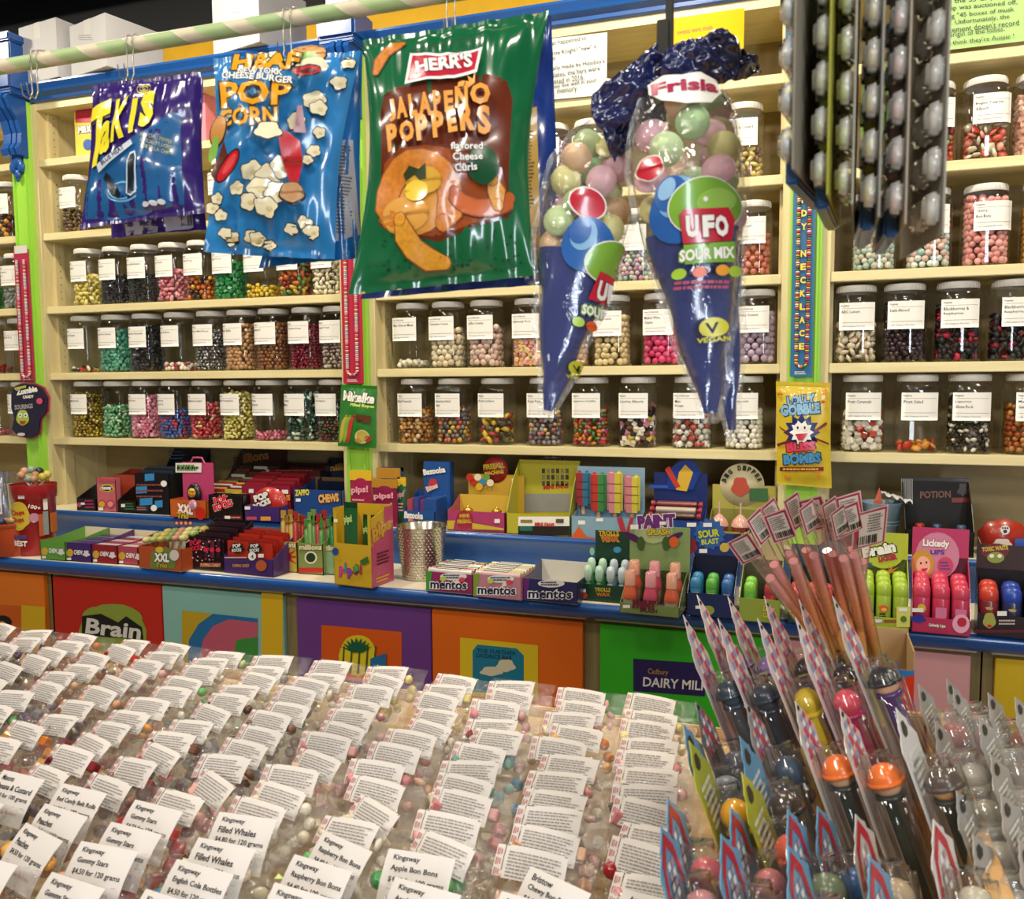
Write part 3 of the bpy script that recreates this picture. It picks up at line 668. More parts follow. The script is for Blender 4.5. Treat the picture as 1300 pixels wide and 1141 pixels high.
BCM = {}
LBL = M('#e2dcd8', .5); INK = M('#918b88', .6); INKD = M('#1b191b', .6); REDI = M('#c2626a', .6)
def back_label(v):
    """ingredients side: a small logo strip, then rows of fine print under a dark line"""
    R = random.Random(v); tw = R.uniform(-.004, .004); bow = .004
    f = lambda x, y, l: (x, y + tw * x / .05, .0195 + bow * (1 - (x / .05) ** 2) - (y - .107) ** 2 * 6 + l + .0015 * sin(x * 40 + v * 2))
    A = Art(f, .02, .0003)
    A.rect(-.050, .086, .030, .126, LBL); A.rect(-.0625, .087, -.0515, .1245, LBL)
    A.step = None
    A.rect(-.049, .1245, .029, .1254, INKD); A.same(); A.scrib(-.045, .119, .026, .087, 8, INK, .40, v * 7 + 1); A.same()
    for q in range(3): A.rect(-.0608, .0875 + q * .0120, -.0592, .0960 + q * .0120, REDI); A.same(); A.rect(-.0580, .0875 + q * .0120, -.0570, .0960 + q * .0120, REDI); A.same(); A.rect(-.0555, .0885 + q * .0120, -.0540, .0950 + q * .0120, REDI); A.same()
    o = A.g.build('label'); me = o.data; bpy.data.objects.remove(o); return me
BLAB = [back_label(i) for i in range(5)]
def front_label(l1, l2, l3):
    f = lambda x, y, l: (x, y, .020 + .004 * (1 - (x / .05) ** 2) + l - (y - .1) ** 2 * 4)
    A = Art(f, .02, .0003); A.rect(-.046, .066, .040, .134, LBL); A.step = None
    A.text(l1, -.036, .121, -.036 + .0043 * len(l1), .121, .0075, INKD, .02, up=1); A.same()
    A.text(l2, -.036, .109, -.036 + min(.0043 * len(l2), .072), .109, .0078, INKD, .02, up=1); A.same()
    A.text(l3, -.036, .0965, .034, .0965, .0078, INKD, .02, up=1); A.same()
    A.rect(-.036, .0905, .034, .0909, INK); A.same(); A.text('Lolly Swagman Berrima', -.034, .078, .026, .078, .0062, M('#d58a92', .6), 0, up=1); A.same()
    o = A.g.build('label'); me = o.data; bpy.data.objects.remove(o); return me
PAL = {'purple': ('#6a4a78', '#55406a', '#8a6f92'), 'red': ('#b8262c', '#cc3834', '#a01c28'), 'orange': ('#e09038', '#d8782a', '#e8a84c'), 'pink': ('#e09a98', '#e8b0ac', '#d98a8c'),
       'green': ('#4fa856', '#69bd68', '#3a8f48'), 'cream': ('#efe4cc', '#f5ecda', '#e6d6b8'), 'brown': ('#6a4434', '#7d5442', '#5a382c'), 'yellow': ('#e8cf6a', '#efdb86', '#dcbd52'),
       'blue': ('#4aa6cf', '#6ab9da', '#3790be'), 'grey': ('#8e8690', '#a49ca4', '#787080'), 'black': ('#23222a', '#302e38', '#191820'), 'dark red': ('#7a1c26', '#8c2430', '#64141e'),
       'lime': ('#b9cf6a', '#c9da80', '#a3bd54'), 'peach': ('#e8b48e', '#efc4a2', '#dda27a'), 'teal': ('#7fb0a4', '#93c0b6', '#6a9c90')}
# colours read off the photograph, column by column from the right edge; rows from the back
COLS = ['cream yellow yellow pink pink cream brown pink brown red pink brown cream pink dark_red red',
        'pink pink cream orange pink cream pink peach pink peach peach brown peach peach brown brown',
        'yellow cream pink red blue teal teal cream pink pink green green green green lime lime',
        'cream yellow pink pink cream pink peach pink peach cream cream green lime green lime lime',
        'yellow yellow yellow pink blue peach pink peach cream cream cream cream cream blue blue blue',
        'cream peach cream grey cream brown brown grey brown pink dark_red red orange peach red brown',
        'cream grey cream cream brown grey grey brown red dark_red brown peach red orange brown black',
        'lime cream cream green cream peach orange red orange dark_red grey black green brown dark_red black',
        'cream pink pink orange peach peach brown red orange red dark_red lime lime red cream cream',
        'red red orange orange peach grey purple green orange orange yellow lime cream teal peach cream',
        'orange pink orange brown dark_red black green cream cream yellow lime teal teal cream cream cream',
        'purple brown purple grey purple cream cream yellow green cream cream blue blue teal cream cream',
        'purple purple grey brown orange cream cream cream lime green cream cream cream cream cream cream',
        'purple grey purple brown grey cream cream cream lime cream cream cream cream cream cream cream']
PRICES = {(5, 14): ('Kingsway', 'Raspberry Bon Bons', '$4.40 for 100 grams')}
FRONTS = [('Kingsway', 'Apple Bon Bons', '$4.40 for 100 grams'), ('Bristow', 'Chewy Bon Bons', '$4.40 for 100 grams'), ('Kingsway', 'Raspberry Bon Bons', '$4.40 for 100 grams'),
          ('Kingsway', 'Filled Whales', '$4.80 for 120 grams'), ('Kingsway', 'English Cola Bottles', '$4.50 for 120 grams'), ('Kingsway', 'Gummy Stars', '$4.50 for 120 grams'),
          ('Kingsway', 'Peaches', '$4.50 for 120 grams'), ('Kingsway', 'Red Candy Belt Rolls', '$4.20 for 100 grams'), ('Maxons', 'Banana & Custard', '$4.40 for 100 grams'), ('Aproma', 'Sour Drops', '$4.40 for 100 grams')]
FLAB = {}
KNDS = ['ball', 'bean', 'tear', 'chip', 'cube', 'wrap']
ORD = ['first', 'second', 'third', 'fourth', 'fifth', 'sixth', 'seventh', 'eighth', 'ninth', 'tenth', 'eleventh', 'twelfth', 'thirteenth', 'fourteenth', 'fifteenth', 'sixteenth', 'seventeenth', 'eighteenth', 'nineteenth']
R = random.Random(21)
# where a price side faces up: (column, row) -> which price card
# the nearest bags lie with the price side up: which card each corner of the heap carries
CARDS = [(640, 1115, 1), (525, 1110, 0), (420, 1085, 2), (290, 1070, 3), (230, 1130, 4), (150, 1110, 5), (60, 1090, 6), (110, 1025, 7), (30, 1010, 8), (760, 1130, 9)]
for c in range(16):
    xs = 2.970 - c * .131
    names = COLS[c % 14].split()
    for r in range(17):
        y = -1.425 - r * .056
        P = Vector((xs + r * .0088 + R.uniform(-.008, .008), y - .06 + R.uniform(-.008, .008), ZT + .016))
        d = P + Vector((0, .07, .07)) - CAM; dep = d.dot(CF); px = 650 + FPX * d.dot(CR) / dep; py = 570.5 - FPX * d.dot(CU) / dep
        if px < -70 or py > 1215 or px > 1010 or (px > 905 and py > 1000): continue
        cn = names[min(r, 15)].replace('_', ' ')
        kind = KNDS[(c * 3 + (r // 3) * 2 + (c * r) % 2) % 6]; rr = {'ball': .0085, 'bean': .0075, 'tear': .0095, 'chip': .0085, 'cube': .0085, 'wrap': .0070}[kind] * 1.22
        pr_ = min(CARDS, key=lambda q: (q[0] - px) ** 2 + (q[1] - py) ** 2)[2] if py > 1004 + .18 * px else None
        tilt = radians(R.uniform(38, 46)) if pr_ is None else radians(50); rz = radians(R.gauss(-4, 4) - (3 if c > 5 else 0) + (R.choice((-14, 10)) if R.random() < .08 else 0))
        b = thing('lolly_bag', f'bag of {cn} lollies, {ORD[r]} row from the back, {ORD[c]} column from the toys' if pr_ is None else
                  f'price card bag of {cn} lollies, {ORD[r]} row, {ORD[c]} column from the toys', 'bag', P, (tilt, 0, rz), 'bags of lollies on the table')
        link('film', R.choice(FILMS), b)
        ck = (kind, (c + r) % 3)
        if ck not in BCM: BCM[ck] = bag_candy(kind, rr, (c + r) % 3 + 5)
        o = link('candies', BCM[ck], b, 'stuff'); o.material_slots[0].link = 'OBJECT'; o.material_slots[0].material = rndmat(PAL[cn], .25, .4)
        if pr_ is None: link('label', R.choice(BLAB), b)
        else:
            if pr_ not in FLAB: FLAB[pr_] = front_label(*FRONTS[pr_])
            link('label', FLAB[pr_], b)

# ================================================================ hanging stock
PY = -1.98
pa = at(0, 86, Y=PY); pb = at(440, 12, Y=PY); pz = (pa.z + pb.z) / 2
t = thing('striped_pole', 'striped pale green and cream pole the chip bags hang from', 'pole', (pa.x - .4, PY, pz))
g = G(); L_ = 1.9; n = 14; N = 150; r_ = .0098
GS, CS = M('#a9c087', .5, noise=.12), M('#d9cdb0', .5)
ST = 12; Pp = .078
for (mm, lo, hi) in ((GS, 0, 7), (CS, 7, 12)):
    for s0 in range(-1, 26):
        vs = [(s0 * Pp + (lo + (hi - lo) * j / 4) * Pp / ST + i / 16 * Pp, r_ * cos(2 * pi * i / 16), r_ * sin(2 * pi * i / 16)) for j in range(5) for i in range(17)]
        g.add(vs, [(j * 17 + i, j * 17 + i + 1, (j + 1) * 17 + i + 1, (j + 1) * 17 + i) for j in range(4) for i in range(16)], mm, True)
g.build('pole', t)
WIRE = M('#b8b4a4', .3, metal=.8)
def hook(px, label, drop=.05, dy=0):
    P = at(px, 40, Y=PY); t = thing('wire_hook', label, 'hook', (P.x, PY, pz), group='wire hooks on the striped pole'); g = G()
    pts = [(0, -.012 * cos(a) * 1.0, .0125 * sin(a)) for a in [radians(q) for q in range(150, -41, -19)]]
    pts += [(0, -.011, -.02), (0, -.010, -drop), (.003, -.018, -drop - .012), (.005, -.030, -drop - .010), (.006, -.034, -drop + .004)]
    g.tube(pts, .0009, WIRE, 6); pts2 = [(x + .010, y, z) for x, y, z in pts]; g.tube(pts2, .0009, WIRE, 6); g.build('wire', t)
hook(45, 'double wire hook on the striped pole, holding nothing', .045)
hook(167, 'wire hook on the striped pole above the purple chip bag', .04)
hook(366, 'wire hook on the striped pole above the blue popcorn bag', .04)
hook(572, 'wire hook on the striped pole above the green chip bag', .045)

def solve_bilin(q, x, y):
    (x0, y0), (x1, y1), (x2, y2), (x3, y3) = q  # bl br tr tl
    u = v = .5
    for _ in range(8):
        fx = (x0 * (1 - u) + x1 * u) * (1 - v) + (x3 * (1 - u) + x2 * u) * v - x; fy = (y0 * (1 - u) + y1 * u) * (1 - v) + (y3 * (1 - u) + y2 * u) * v - y
        a = (x1 - x0) * (1 - v) + (x2 - x3) * v; b = (x3 - x0) * (1 - u) + (x2 - x1) * u; c = (y1 - y0) * (1 - v) + (y2 - y3) * v; d = (y3 - y0) * (1 - u) + (y2 - y1) * u
        D = a * d - b * c; u -= (fx * d - b * fy) / D; v -= (a * fy - c * fx) / D
    return u, v
class Pouch:
    """a pillow bag hung with its four corners at real points; print is laid on its bulging front"""
    def __init__(s, quad, D, bulge, seed, crimp=.05, wr=1.0, pinch=.03, Ds=None):
        s.q = quad; Ds = Ds or [D] * 4; s.c = [at(x, y, D=d) for (x, y), d in zip(quad, Ds)]; s.b = bulge; s.cr = crimp; s.wr = wr; s.pn = pinch
        s.n = (s.c[1] - s.c[0]).cross(s.c[3] - s.c[0]).normalized()
        if s.n.dot(CF) > 0: s.n = -s.n
        R = random.Random(seed); s.ph = [R.uniform(0, 6.3) for _ in range(8)]; s.o = (s.c[2] + s.c[3]) / 2
    def S(s, u, v, lift=0, side=1):
        a, b, c, d = s.c; pu = u + s.pn * (.5 - u) * 2 * sin(pi * v) ** 1; P = (a * (1 - pu) + b * pu) * (1 - v) + (d * (1 - pu) + c * pu) * v
        uu = min(1, max(0, u)); vv = min(1, max(0, (v - s.cr) / (1 - 2 * s.cr))); e = (sin(pi * uu) ** .6) * (sin(pi * vv) ** .5); p = s.ph
        edge = 1 - abs(2 * vv - 1)
        w_ = (.0022 * sin(9 * u + 4 * v + p[0]) + .0016 * sin(17 * u - 12 * v + p[1]) + .0012 * sin(5 * u + 26 * v + p[2]) + .0030 * sin(38 * u + p[3]) * (1 - edge) ** 3 + .0016 * sin(60 * u + 5 * v + p[4]) * (1 - edge) ** 2) * s.wr
        cr = .0007 * sin(v * 900) if (v < s.cr or v > 1 - s.cr) else 0
        return P + s.n * (side * s.b * e + w_ * (.4 + .6 * min(1, e * 1.5)) + .010 * sin(2.2 * u + p[5]) * (1 - v) * s.wr + lift + cr)
    def body(s, front, back, name, parent, nu=40, nv=48):
        g = G(); o = s.o
        g.grid(lambda u, v: s.S(u, v) - o, nu, nv, front); g.grid(lambda u, v: s.S(1 - u, v, -.0006, -.8) - o, 20, 24, back); return g.build(name, parent)
    def art(s, step=9, lift=.00035):
        def f(x, y, l):
            u, v = solve_bilin(s.q, x, y); return s.S(u, v, l) - s.o
        return Art(f, step, lift)

FG = .22
# --- purple and blue rolled chip bag
b = Pouch([(104, 292), (262, 272), (256, 92), (117, 108)], 1.07, .020, 3)
t = thing('chip_bag', 'purple and blue bag of rolled corn chips hanging from the pole', 'chip bag', b.o, group='packets hanging from the striped pole')
PUR = M('#35206e', FG, coat=.6); b.body(PUR, M('#4a2f80', .3, coat=.5), 'bag', t)
A = b.art(); BL2 = M('#1f5f96', FG, coat=.6); YT = M('#f2e234', FG, coat=.5)
A.poly([(112, 240), (120, 200), (145, 205), (175, 185), (200, 172), (222, 150), (236, 148), (240, 215), (238, 262), (190, 275), (150, 282), (110, 280)], BL2)
for a0, a1, rr_ in ((0, 200, 22), (180, 360, 24), (60, 250, 17)): 
    pts = [(163 + rr_ * cos(radians(a)), 250 + rr_ * .55 * sin(radians(a))) for a in range(a0, a1, 12)]; pts += [(163 + (rr_ - 2) * cos(radians(a)), 250 + (rr_ - 2) * .5 * sin(radians(a))) for a in reversed(range(a0, a1, 12))]; A.poly(pts, M('#6fb4dc', .3))
A.poly([(170, 252), (173, 215), (177, 203), (184, 201), (187, 209), (183, 250), (176, 256)], M('#c9dbe6', .3)); A.poly([(172, 252), (175, 215), (178, 206), (183, 204), (185, 210), (181, 249), (176, 253)], M('#12202c', .3))
A.poly([(137, 232), (141, 225), (146, 229), (162, 252), (160, 258), (150, 254)], M('#12202c', .3))
for ch, (x0, y0, x1, y1, h) in zip('TaKis', ((119, 222, 146, 140, 30),) * 0 or ()): pass
for ps in (0, 1):
  for ch, x0, y0, x1, y1, h in (('T', 109, 222, 139, 213, 76), ('a', 129, 205, 146, 200, 40), ('K', 149, 190, 169, 184, 52), ('I', 175, 180, 181, 178, 42), ('s', 187, 174, 203, 168, 46)):
    A.text(ch, x0, y0, x1, y1, h, (M('#1b1238', .3), YT)[ps], (.085, .045)[ps], None, skew=.42); A.same()
  A.n += 2
pts = []
for i in range(40):
    a = i * .42; r0 = 1 + i * .22; pts.append((189 + r0 * cos(a), 117 + r0 * sin(a)))
for i in range(39):
    x0, y0 = pts[i]; x1, y1 = pts[i + 1]; A.poly([(x0, y0), (x1, y1), (x1 + .4, y1 + 1.6), (x0 + .4, y0 + 1.6)], YT); A.same()
A.n += 1
A.poly([(129, 216), (178, 187), (181, 193), (132, 226)], M('#c7cdd6', .3)); A.text('BLUE HEAT', 138, 218, 170, 199, 7, M('#1a2a4c', .3), .02)
for i, s_ in enumerate(('HOT CHILI PEPPER', 'ARTIFICIALLY FLAVORED', 'TORTILLA CHIPS')): A.text(s_, 192, 184 + i * 7, 229, 190 + i * 7, 5, M('#b9b648', .3), .0)
for q in range(3): A.ell(195 + q * 10, 266 - q * 1.5, 5, 3, M('#dfe6ee', .25))
A.build('printed_front', t)
b = Pouch([(140, 300), (268, 296), (262, 250), (150, 262)], 1.10, .008, 5)
t = thing('chip_bag', 'back of a second purple chip bag, hanging behind the first', 'chip bag', b.o, group='packets hanging from the striped pole')
b2 = Pouch([(138, 301), (266, 294), (258, 96), (128, 112)], 1.115, .014, 5); t.location = b2.o; b2.body(M('#3a2574', FG, coat=.6), PUR, 'bag', t)
A = b2.art(); A.poly([(158, 276), (205, 272), (203, 297), (160, 299)], M('#a9a6b4', .35)); A.scrib(162, 279, 202, 296, 5, M('#4c4a5a'), .5, 3); A.poly([(212, 272), (250, 267), (250, 292), (214, 296)], M('#b6b3c0', .35))
for q in range(9): A.rect(232 + q * 2, 272, 233 + q * 2 + (q % 2) * .4, 289, BLK); A.same()
A.build('printed_panel', t)

# --- blue popcorn bag
b = Pouch([(256, 318), (424, 328), (458, 66), (271, 74)], 1.02, .024, 11, .045, 1.1, .05)
t = thing('popcorn_bag', 'bright blue bag of cheeseburger popcorn hanging from the pole', 'popcorn bag', b.o, group='packets hanging from the striped pole')
SKY = M('#2f86c8', FG, coat=.6); b.body(SKY, M('#1a5f9c', .3, coat=.4), 'bag', t)
A = b.art(); YO = M('#f2a81c', FG, coat=.4); BK = M('#1d1410', .3); POP = M('#f2e8c4', FG, coat=.4)
for i, (x, y, r0) in enumerate(((313, 84, 11), (340, 76, 12), (366, 82, 10), (392, 70, 8), (445, 84, 9), (437, 111, 10), (286, 150, 9), (280, 158, 8), (408, 137, 15), (415, 147, 11), (386, 165, 12), (417, 177, 8), (410, 200, 9), (402, 212, 7), (270, 268, 9), (278, 258, 8), (283, 278, 8), (298, 306, 10), (290, 300, 8), (324, 305, 9), (332, 308, 10), (330, 230, 15), (352, 238, 17), (372, 226, 15), (342, 252, 16), (364, 256, 15), (328, 268, 12), (350, 274, 14), (312, 252, 10), (398, 292, 9), (405, 302, 10), (380, 300, 8), (350, 318, 8), (360, 90, 6))):
    A.ell(x, y, r0 + 1.2, r0 * .8 + 1.2, BK, wob=.12, seed=i); A.ell(x, y, r0, r0 * .8, POP, wob=.12, seed=i); A.ell(x + r0 * .2, y + r0 * .15, r0 * .35, r0 * .22, M('#dcc98c', .4)); 
# burger with open mouth
A.ell(404, 92, 24, 17, BK); A.ell(404, 90, 22, 15, M('#d9a05c', .3)); A.ell(400, 95, 16, 9, M('#7fb04c', .3)); A.ell(410, 104, 20, 9, POP, wob=.08); A.ell(404, 112, 20, 8, BK); A.ell(404, 112, 18, 6, M('#b8242c', .25)); A.ell(404, 113, 12, 3, M('#5c0f16', .25))
A.text('HBAF', 308, 112, 392, 110, 21, YO, .05, BK, .05, skew=.2)
A.text('POP', 293, 159, 386, 156, 31, YO, .03, BK, .06, skew=.05); A.text('POP', 296, 150, 384, 148, 13, M('#f6cf3c', .25), .05) if 0 else None
A.text('CORN', 292, 184, 370, 181, 22, YO, .03, BK, .06)
A.text('NEW YORK', 317, 118, 374, 119, 8, WHT, .03, BK, .05); A.text('CHEESE BURGER', 297, 124, 388, 130, 9, WHT, .03, BK, .05)
# burger at the left, cola glass
A.ell(290, 188, 14, 20, BK, rot=.3); A.ell(290, 187, 12, 18, M('#c98a44', .3), rot=.3); A.ell(283, 208, 7, 16, M('#86b64c', .3), rot=.4, wob=.06); A.poly([(300, 200), (307, 225), (288, 248), (280, 238)], M('#5c2a1c', .3)); A.ell(305, 230, 9, 24, BK, rot=.7); A.ell(305, 230, 7, 22, M('#c8202c', .25), rot=.7); A.ell(307, 228, 4, 15, M('#e04a4c', .25), rot=.7)
A.poly([(372, 187), (384, 190), (400, 200), (404, 225), (396, 250), (384, 246), (378, 225)], M('#c22430', .25)); A.poly([(398, 160), (404, 160), (408, 190), (392, 190)], M('#b5848c', .3))
A.ell(360, 190, 19, 12, BK, wob=.1); A.ell(360, 190, 17, 10.5, POP, wob=.1)
A.ell(388, 262, 17, 14, BK, wob=.05); A.ell(388, 261, 15, 12, M('#b98a5c', .3), wob=.05)
A.build('printed_front', t)
b = Pouch([(328, 340), (461, 330), (460, 64), (390, 74)], 1.07, .014, 19, .05, 1)
t = thing('popcorn_bag', 'darker blue popcorn bag behind, its grey nutrition panel showing', 'popcorn bag', b.o, group='packets hanging from the striped pole')
b.body(M('#1b62a4', FG, coat=.6), SKY, 'bag', t); A = b.art(); A.poly([(425, 185), (453, 182), (461, 300), (420, 312)], M('#9a9aa0', .4)); A.scrib(427, 190, 452, 300, 26, M('#3c3c44'), .5, 4)
A.ell(437, 152, 6, 12, M('#8a3a2c', .3)); A.poly([(340, 305), (366, 299), (368, 312), (338, 322)], M('#8f9298', .4)); A.build('printed_panel', t)

# --- green cheese curls bag
b = Pouch([(440, 372), (680, 352), (697, 14), (461, 52)], .95, .030, 27, .035, 1.1, .07)
t = thing('chip_bag', 'large dark green bag of jalapeno cheese curls with a red flag badge', 'chip bag', b.o, group='packets hanging from the striped pole')
GRN = M('#14643c', FG, coat=.7); b.body(GRN, M('#c2a24c', .3, coat=.4), 'bag', t, 60, 70)
A = b.art(10); BRN = M('#6a2c18', FG, coat=.6); OR1 = M('#c9702a', FG, coat=.6); OR2 = M('#e0a24c', FG, coat=.5)
A.poly([(474, 290), (472, 230), (473, 150), (480, 128), (500, 119), (560, 112), (630, 105), (652, 112), (662, 135), (660, 200), (656, 260), (655, 282), (600, 296), (560, 312), (520, 306)], BRN)
A.poly([(473, 285), (474, 250), (478, 215), (500, 200), (540, 195), (600, 205), (648, 222), (655, 255), (652, 276), (600, 292), (555, 306), (520, 304), (485, 296)], M('#9c4a20', FG, coat=.6))
for q in range(70):
    x = RND.uniform(480, 665); y = RND.uniform(290, 345); A.ell(x, y, RND.uniform(.8, 3), RND.uniform(.6, 2), M('#0c3f28', .3), n=7); A.same()
A.n += 1
CUR = M('#cf7c22', .35, noise=.45, nscale=190, coat=.5); CURL = M('#dc9a30', .35, noise=.4, nscale=190, coat=.5)
def curl(A, pts, wd, m, dark=True):
    if dark and wd > 5: curl(A, pts, wd + 1.6, M('#8a4414', .4, coat=.5), False)
    n = len(pts); L1 = []; L2 = []
    for i, (x, y) in enumerate(pts):
        x0, y0 = pts[max(0, i - 1)]; x1, y1 = pts[min(n - 1, i + 1)]; dx, dy = x1 - x0, y1 - y0; L = sqrt(dx * dx + dy * dy); k = wd * (1 if 0 < i < n - 1 else .6); L1.append((x - dy / L * k, y + dx / L * k)); L2.append((x + dy / L * k, y - dx / L * k))
    A.poly(L1 + list(reversed(L2)), m); 
    for e in (0, n - 1): A.ell(pts[e][0], pts[e][1], wd * .62, wd * .62, m, n=12); A.same()
def arc(cx, cy, rx, ry, a0, a1, n=12): return [(cx + rx * cos(radians(a0 + (a1 - a0) * i / n)), cy + ry * sin(radians(a0 + (a1 - a0) * i / n))) for i in range(n + 1)]
curl(A, [(472, 98), (478, 84), (488, 72), (500, 64), (510, 58)], 6, CUR)
A.ell(520, 272, 48, 34, M('#d9953c', FG, coat=.5)); curl(A, arc(530, 262, 46, 44, 150, 400), 17, CUR); A.ell(512, 280, 34, 22, OR2)
curl(A, arc(620, 250, 40, 22, 20, 175), 10, M('#c45f28', .3, coat=.5)); curl(A, [(640, 268), (640, 252), (634, 238)], 12, CURL)
A.ell(537, 240, 26, 17, M('#d9a83c', FG, coat=.5)); A.ell(527, 252, 17, 13, M('#ecc83c', .2, coat=.5)); A.poly([(508, 232), (516, 222), (530, 226), (540, 219), (541, 238), (532, 240), (524, 233), (512, 240)], M('#2c3a1c', .3))
curl(A, [(505, 286), (512, 304), (526, 322), (546, 334), (566, 338)], 13, CURL)
A.poly([(480, 215), (472, 230), (474, 280), (486, 298), (478, 300), (466, 280), (468, 235)], BRN) if 0 else None
A.text('Oven Baked with real cheese', 524, 73, 618, 60, 6, BLK, .0)
A.poly([(511, 119), (520, 75), (546, 78), (580, 80), (616, 73), (610, 106), (578, 113), (546, 115)], WHT); A.poly([(515, 115), (523, 79), (548, 82), (580, 84), (611, 77), (607, 102), (578, 109), (546, 111)], M('#c2203a', FG, coat=.4))
A.text("HERR'S", 528, 106, 604, 98, 19, WHT, .04, M('#4a0c18', .3), .03)
A.poly([(584, 129), (596, 122), (588, 117), (600, 119), (597, 110), (605, 116), (608, 106), (608, 122), (596, 130)], M('#f0a040', .3))
OT = M('#f0a448', FG, coat=.4)
for ps in (0, 1):
  for ch, x0, x1, y0, h in (('J', 488, 498, 167, 28), ('A', 499, 515, 165, 28), ('L', 518, 529, 163, 28), ('A', 531, 549, 162, 28), ('P', 552, 563, 159, 28), ('E', 567, 580, 157, 26), ('Ñ', 582, 600, 153, 34), ('O', 603, 631, 150, 27)):
    A.text(ch, x0, y0, x1, y0 - 1, h, (M('#5a1410', .3), OT)[ps], (.11, .05)[ps]); A.same()
  A.n += 1
  for ch, x0, x1, y0, h in (('P', 486, 502, 206, 36), ('O', 504, 525, 196, 27), ('P', 528, 545, 194, 34), ('P', 551, 568, 190, 34), ('E', 573, 586, 184, 28), ('R', 590, 611, 182, 33), ('S', 615, 634, 185, 34)):
    A.text(ch, x0, y0, x1, y0 - 2, h, (M('#5a1410', .3), OT)[ps], (.11, .05)[ps]); A.same()
  A.n += 1
A.ell(622, 222, 22, 24, M('#0f4a2c', .25), wob=.03)
for i, s_ in enumerate(('flavored', 'Cheese', 'Curls')): A.text(s_, 577 + i * 3, 206 + i * 13, (622, 622, 614)[i], 203 + i * 13, 9, WHT, .02, BLK, .05)
A.text('NET WT 6 OZ (170g)', 464, 345, 498, 343, 7, M('#0c3a26', .4), .02)
A.build('printed_front', t)
b = Pouch([(455, 378), (712, 362), (700, 20), (640, 26)], 1.00, .014, 33, .04, 1.2, 0)
t = thing('chip_bag', 'gold and blue back of the chip bag hung behind the green one', 'chip bag', b.o, group='packets hanging from the striped pole')
b.body(M('#1d3a86', FG, coat=.6), GRN, 'bag', t); A = b.art(); A.poly([(655, 150), (681, 142), (686, 330), (640, 345)], M('#c7a04a', .3, coat=.5)); A.scrib(660, 170, 678, 270, 22, M('#5a4420'), .5, 4)
A.text('GOOD', 662, 302, 684, 300, 8, BLK, .02); A.poly([(655, 318), (681, 318), (680, 340), (655, 342)], WHT)
for q in range(8): A.rect(658 + q * 2.6, 322, 659 + q * 2.6 + (q % 3) * .4, 338, BLK); A.same()
A.build('printed_panel', t)

# --- cone bags of flying saucers
class Cone:
    def __init__(s, p0, p1, prof, D, seed=0, yaw=0):
        s.p0, s.p1, s.prof, s.D = p0, p1, prof, D; dx, dy = p1[0] - p0[0], p1[1] - p0[1]; s.L = sqrt(dx * dx + dy * dy); s.a = (dx / s.L, dy / s.L); s.n = (-s.a[1] * -1, s.a[0] * -1)
        s.n = (s.a[1], -s.a[0]); s.P0 = at(*p0, D=D); s.P1 = at(*p1, D=D); s.ax = (s.P1 - s.P0); s.len = s.ax.length; s.ax.normalize(); s.fw = (CF - s.ax * CF.dot(s.ax)).normalized(); s.sd = s.ax.cross(s.fw) * -1
        if s.sd.dot(CR) < 0: s.sd = -s.sd
        s.k = s.len / s.L; s.ph = seed
    def r(s, t):
        P = s.prof
        for i in range(len(P) - 1):
            if t <= P[i + 1][0]:
                f = (t - P[i][0]) / (P[i + 1][0] - P[i][0]); f = f * f * (3 - 2 * f) if 0 else f; return (P[i][1] * (1 - f) + P[i + 1][1] * f) * s.k
        return P[-1][1] * s.k
    def pt(s, t, ang, lift=0):
        r = s.r(t) * (1 + .03 * sin(5 * ang + s.ph + 6 * t)) + .0015 * sin(23 * t + 3 * ang + s.ph)
        return s.P0 + s.ax * (t * s.len) + s.sd * ((r + lift) * sin(ang)) - s.fw * ((r * .62 + lift) * cos(ang))
    def body(s, m, t0, t1, name, parent, n=26, nt=30):
        g = G(); o = s.P0
        g.grid(lambda u, v: s.pt(t0 + (t1 - t0) * v, 2 * pi * u) - o, n, nt, m); return g.build(name, parent)
    def art(s, step=8, lift=.0005):
        def f(x, y, l):
            dx, dy = x - s.p0[0], y - s.p0[1]; t = (dx * s.a[0] + dy * s.a[1]) / s.L; q = (dx * s.n[0] + dy * s.n[1]) * s.k
            if s.sd.dot(CR * s.n[0] - CU * s.n[1]) < 0: q = -q
            r = max(s.r(t), 1e-4); x_ = max(-.985, min(.985, q / r)); return s.pt(t, math.asin(x_), .0010 + l) - s.P0
        return Art(f, step, lift)
NAVY = M('#22357c', .22, coat=.7); NAVD = M('#1b2454', .2, coat=.8, bump=.6, nscale=30); CLR = clear('cone_film', (.98, .98, .98), .03, .05, 1.45, 1.0, .5, 25)
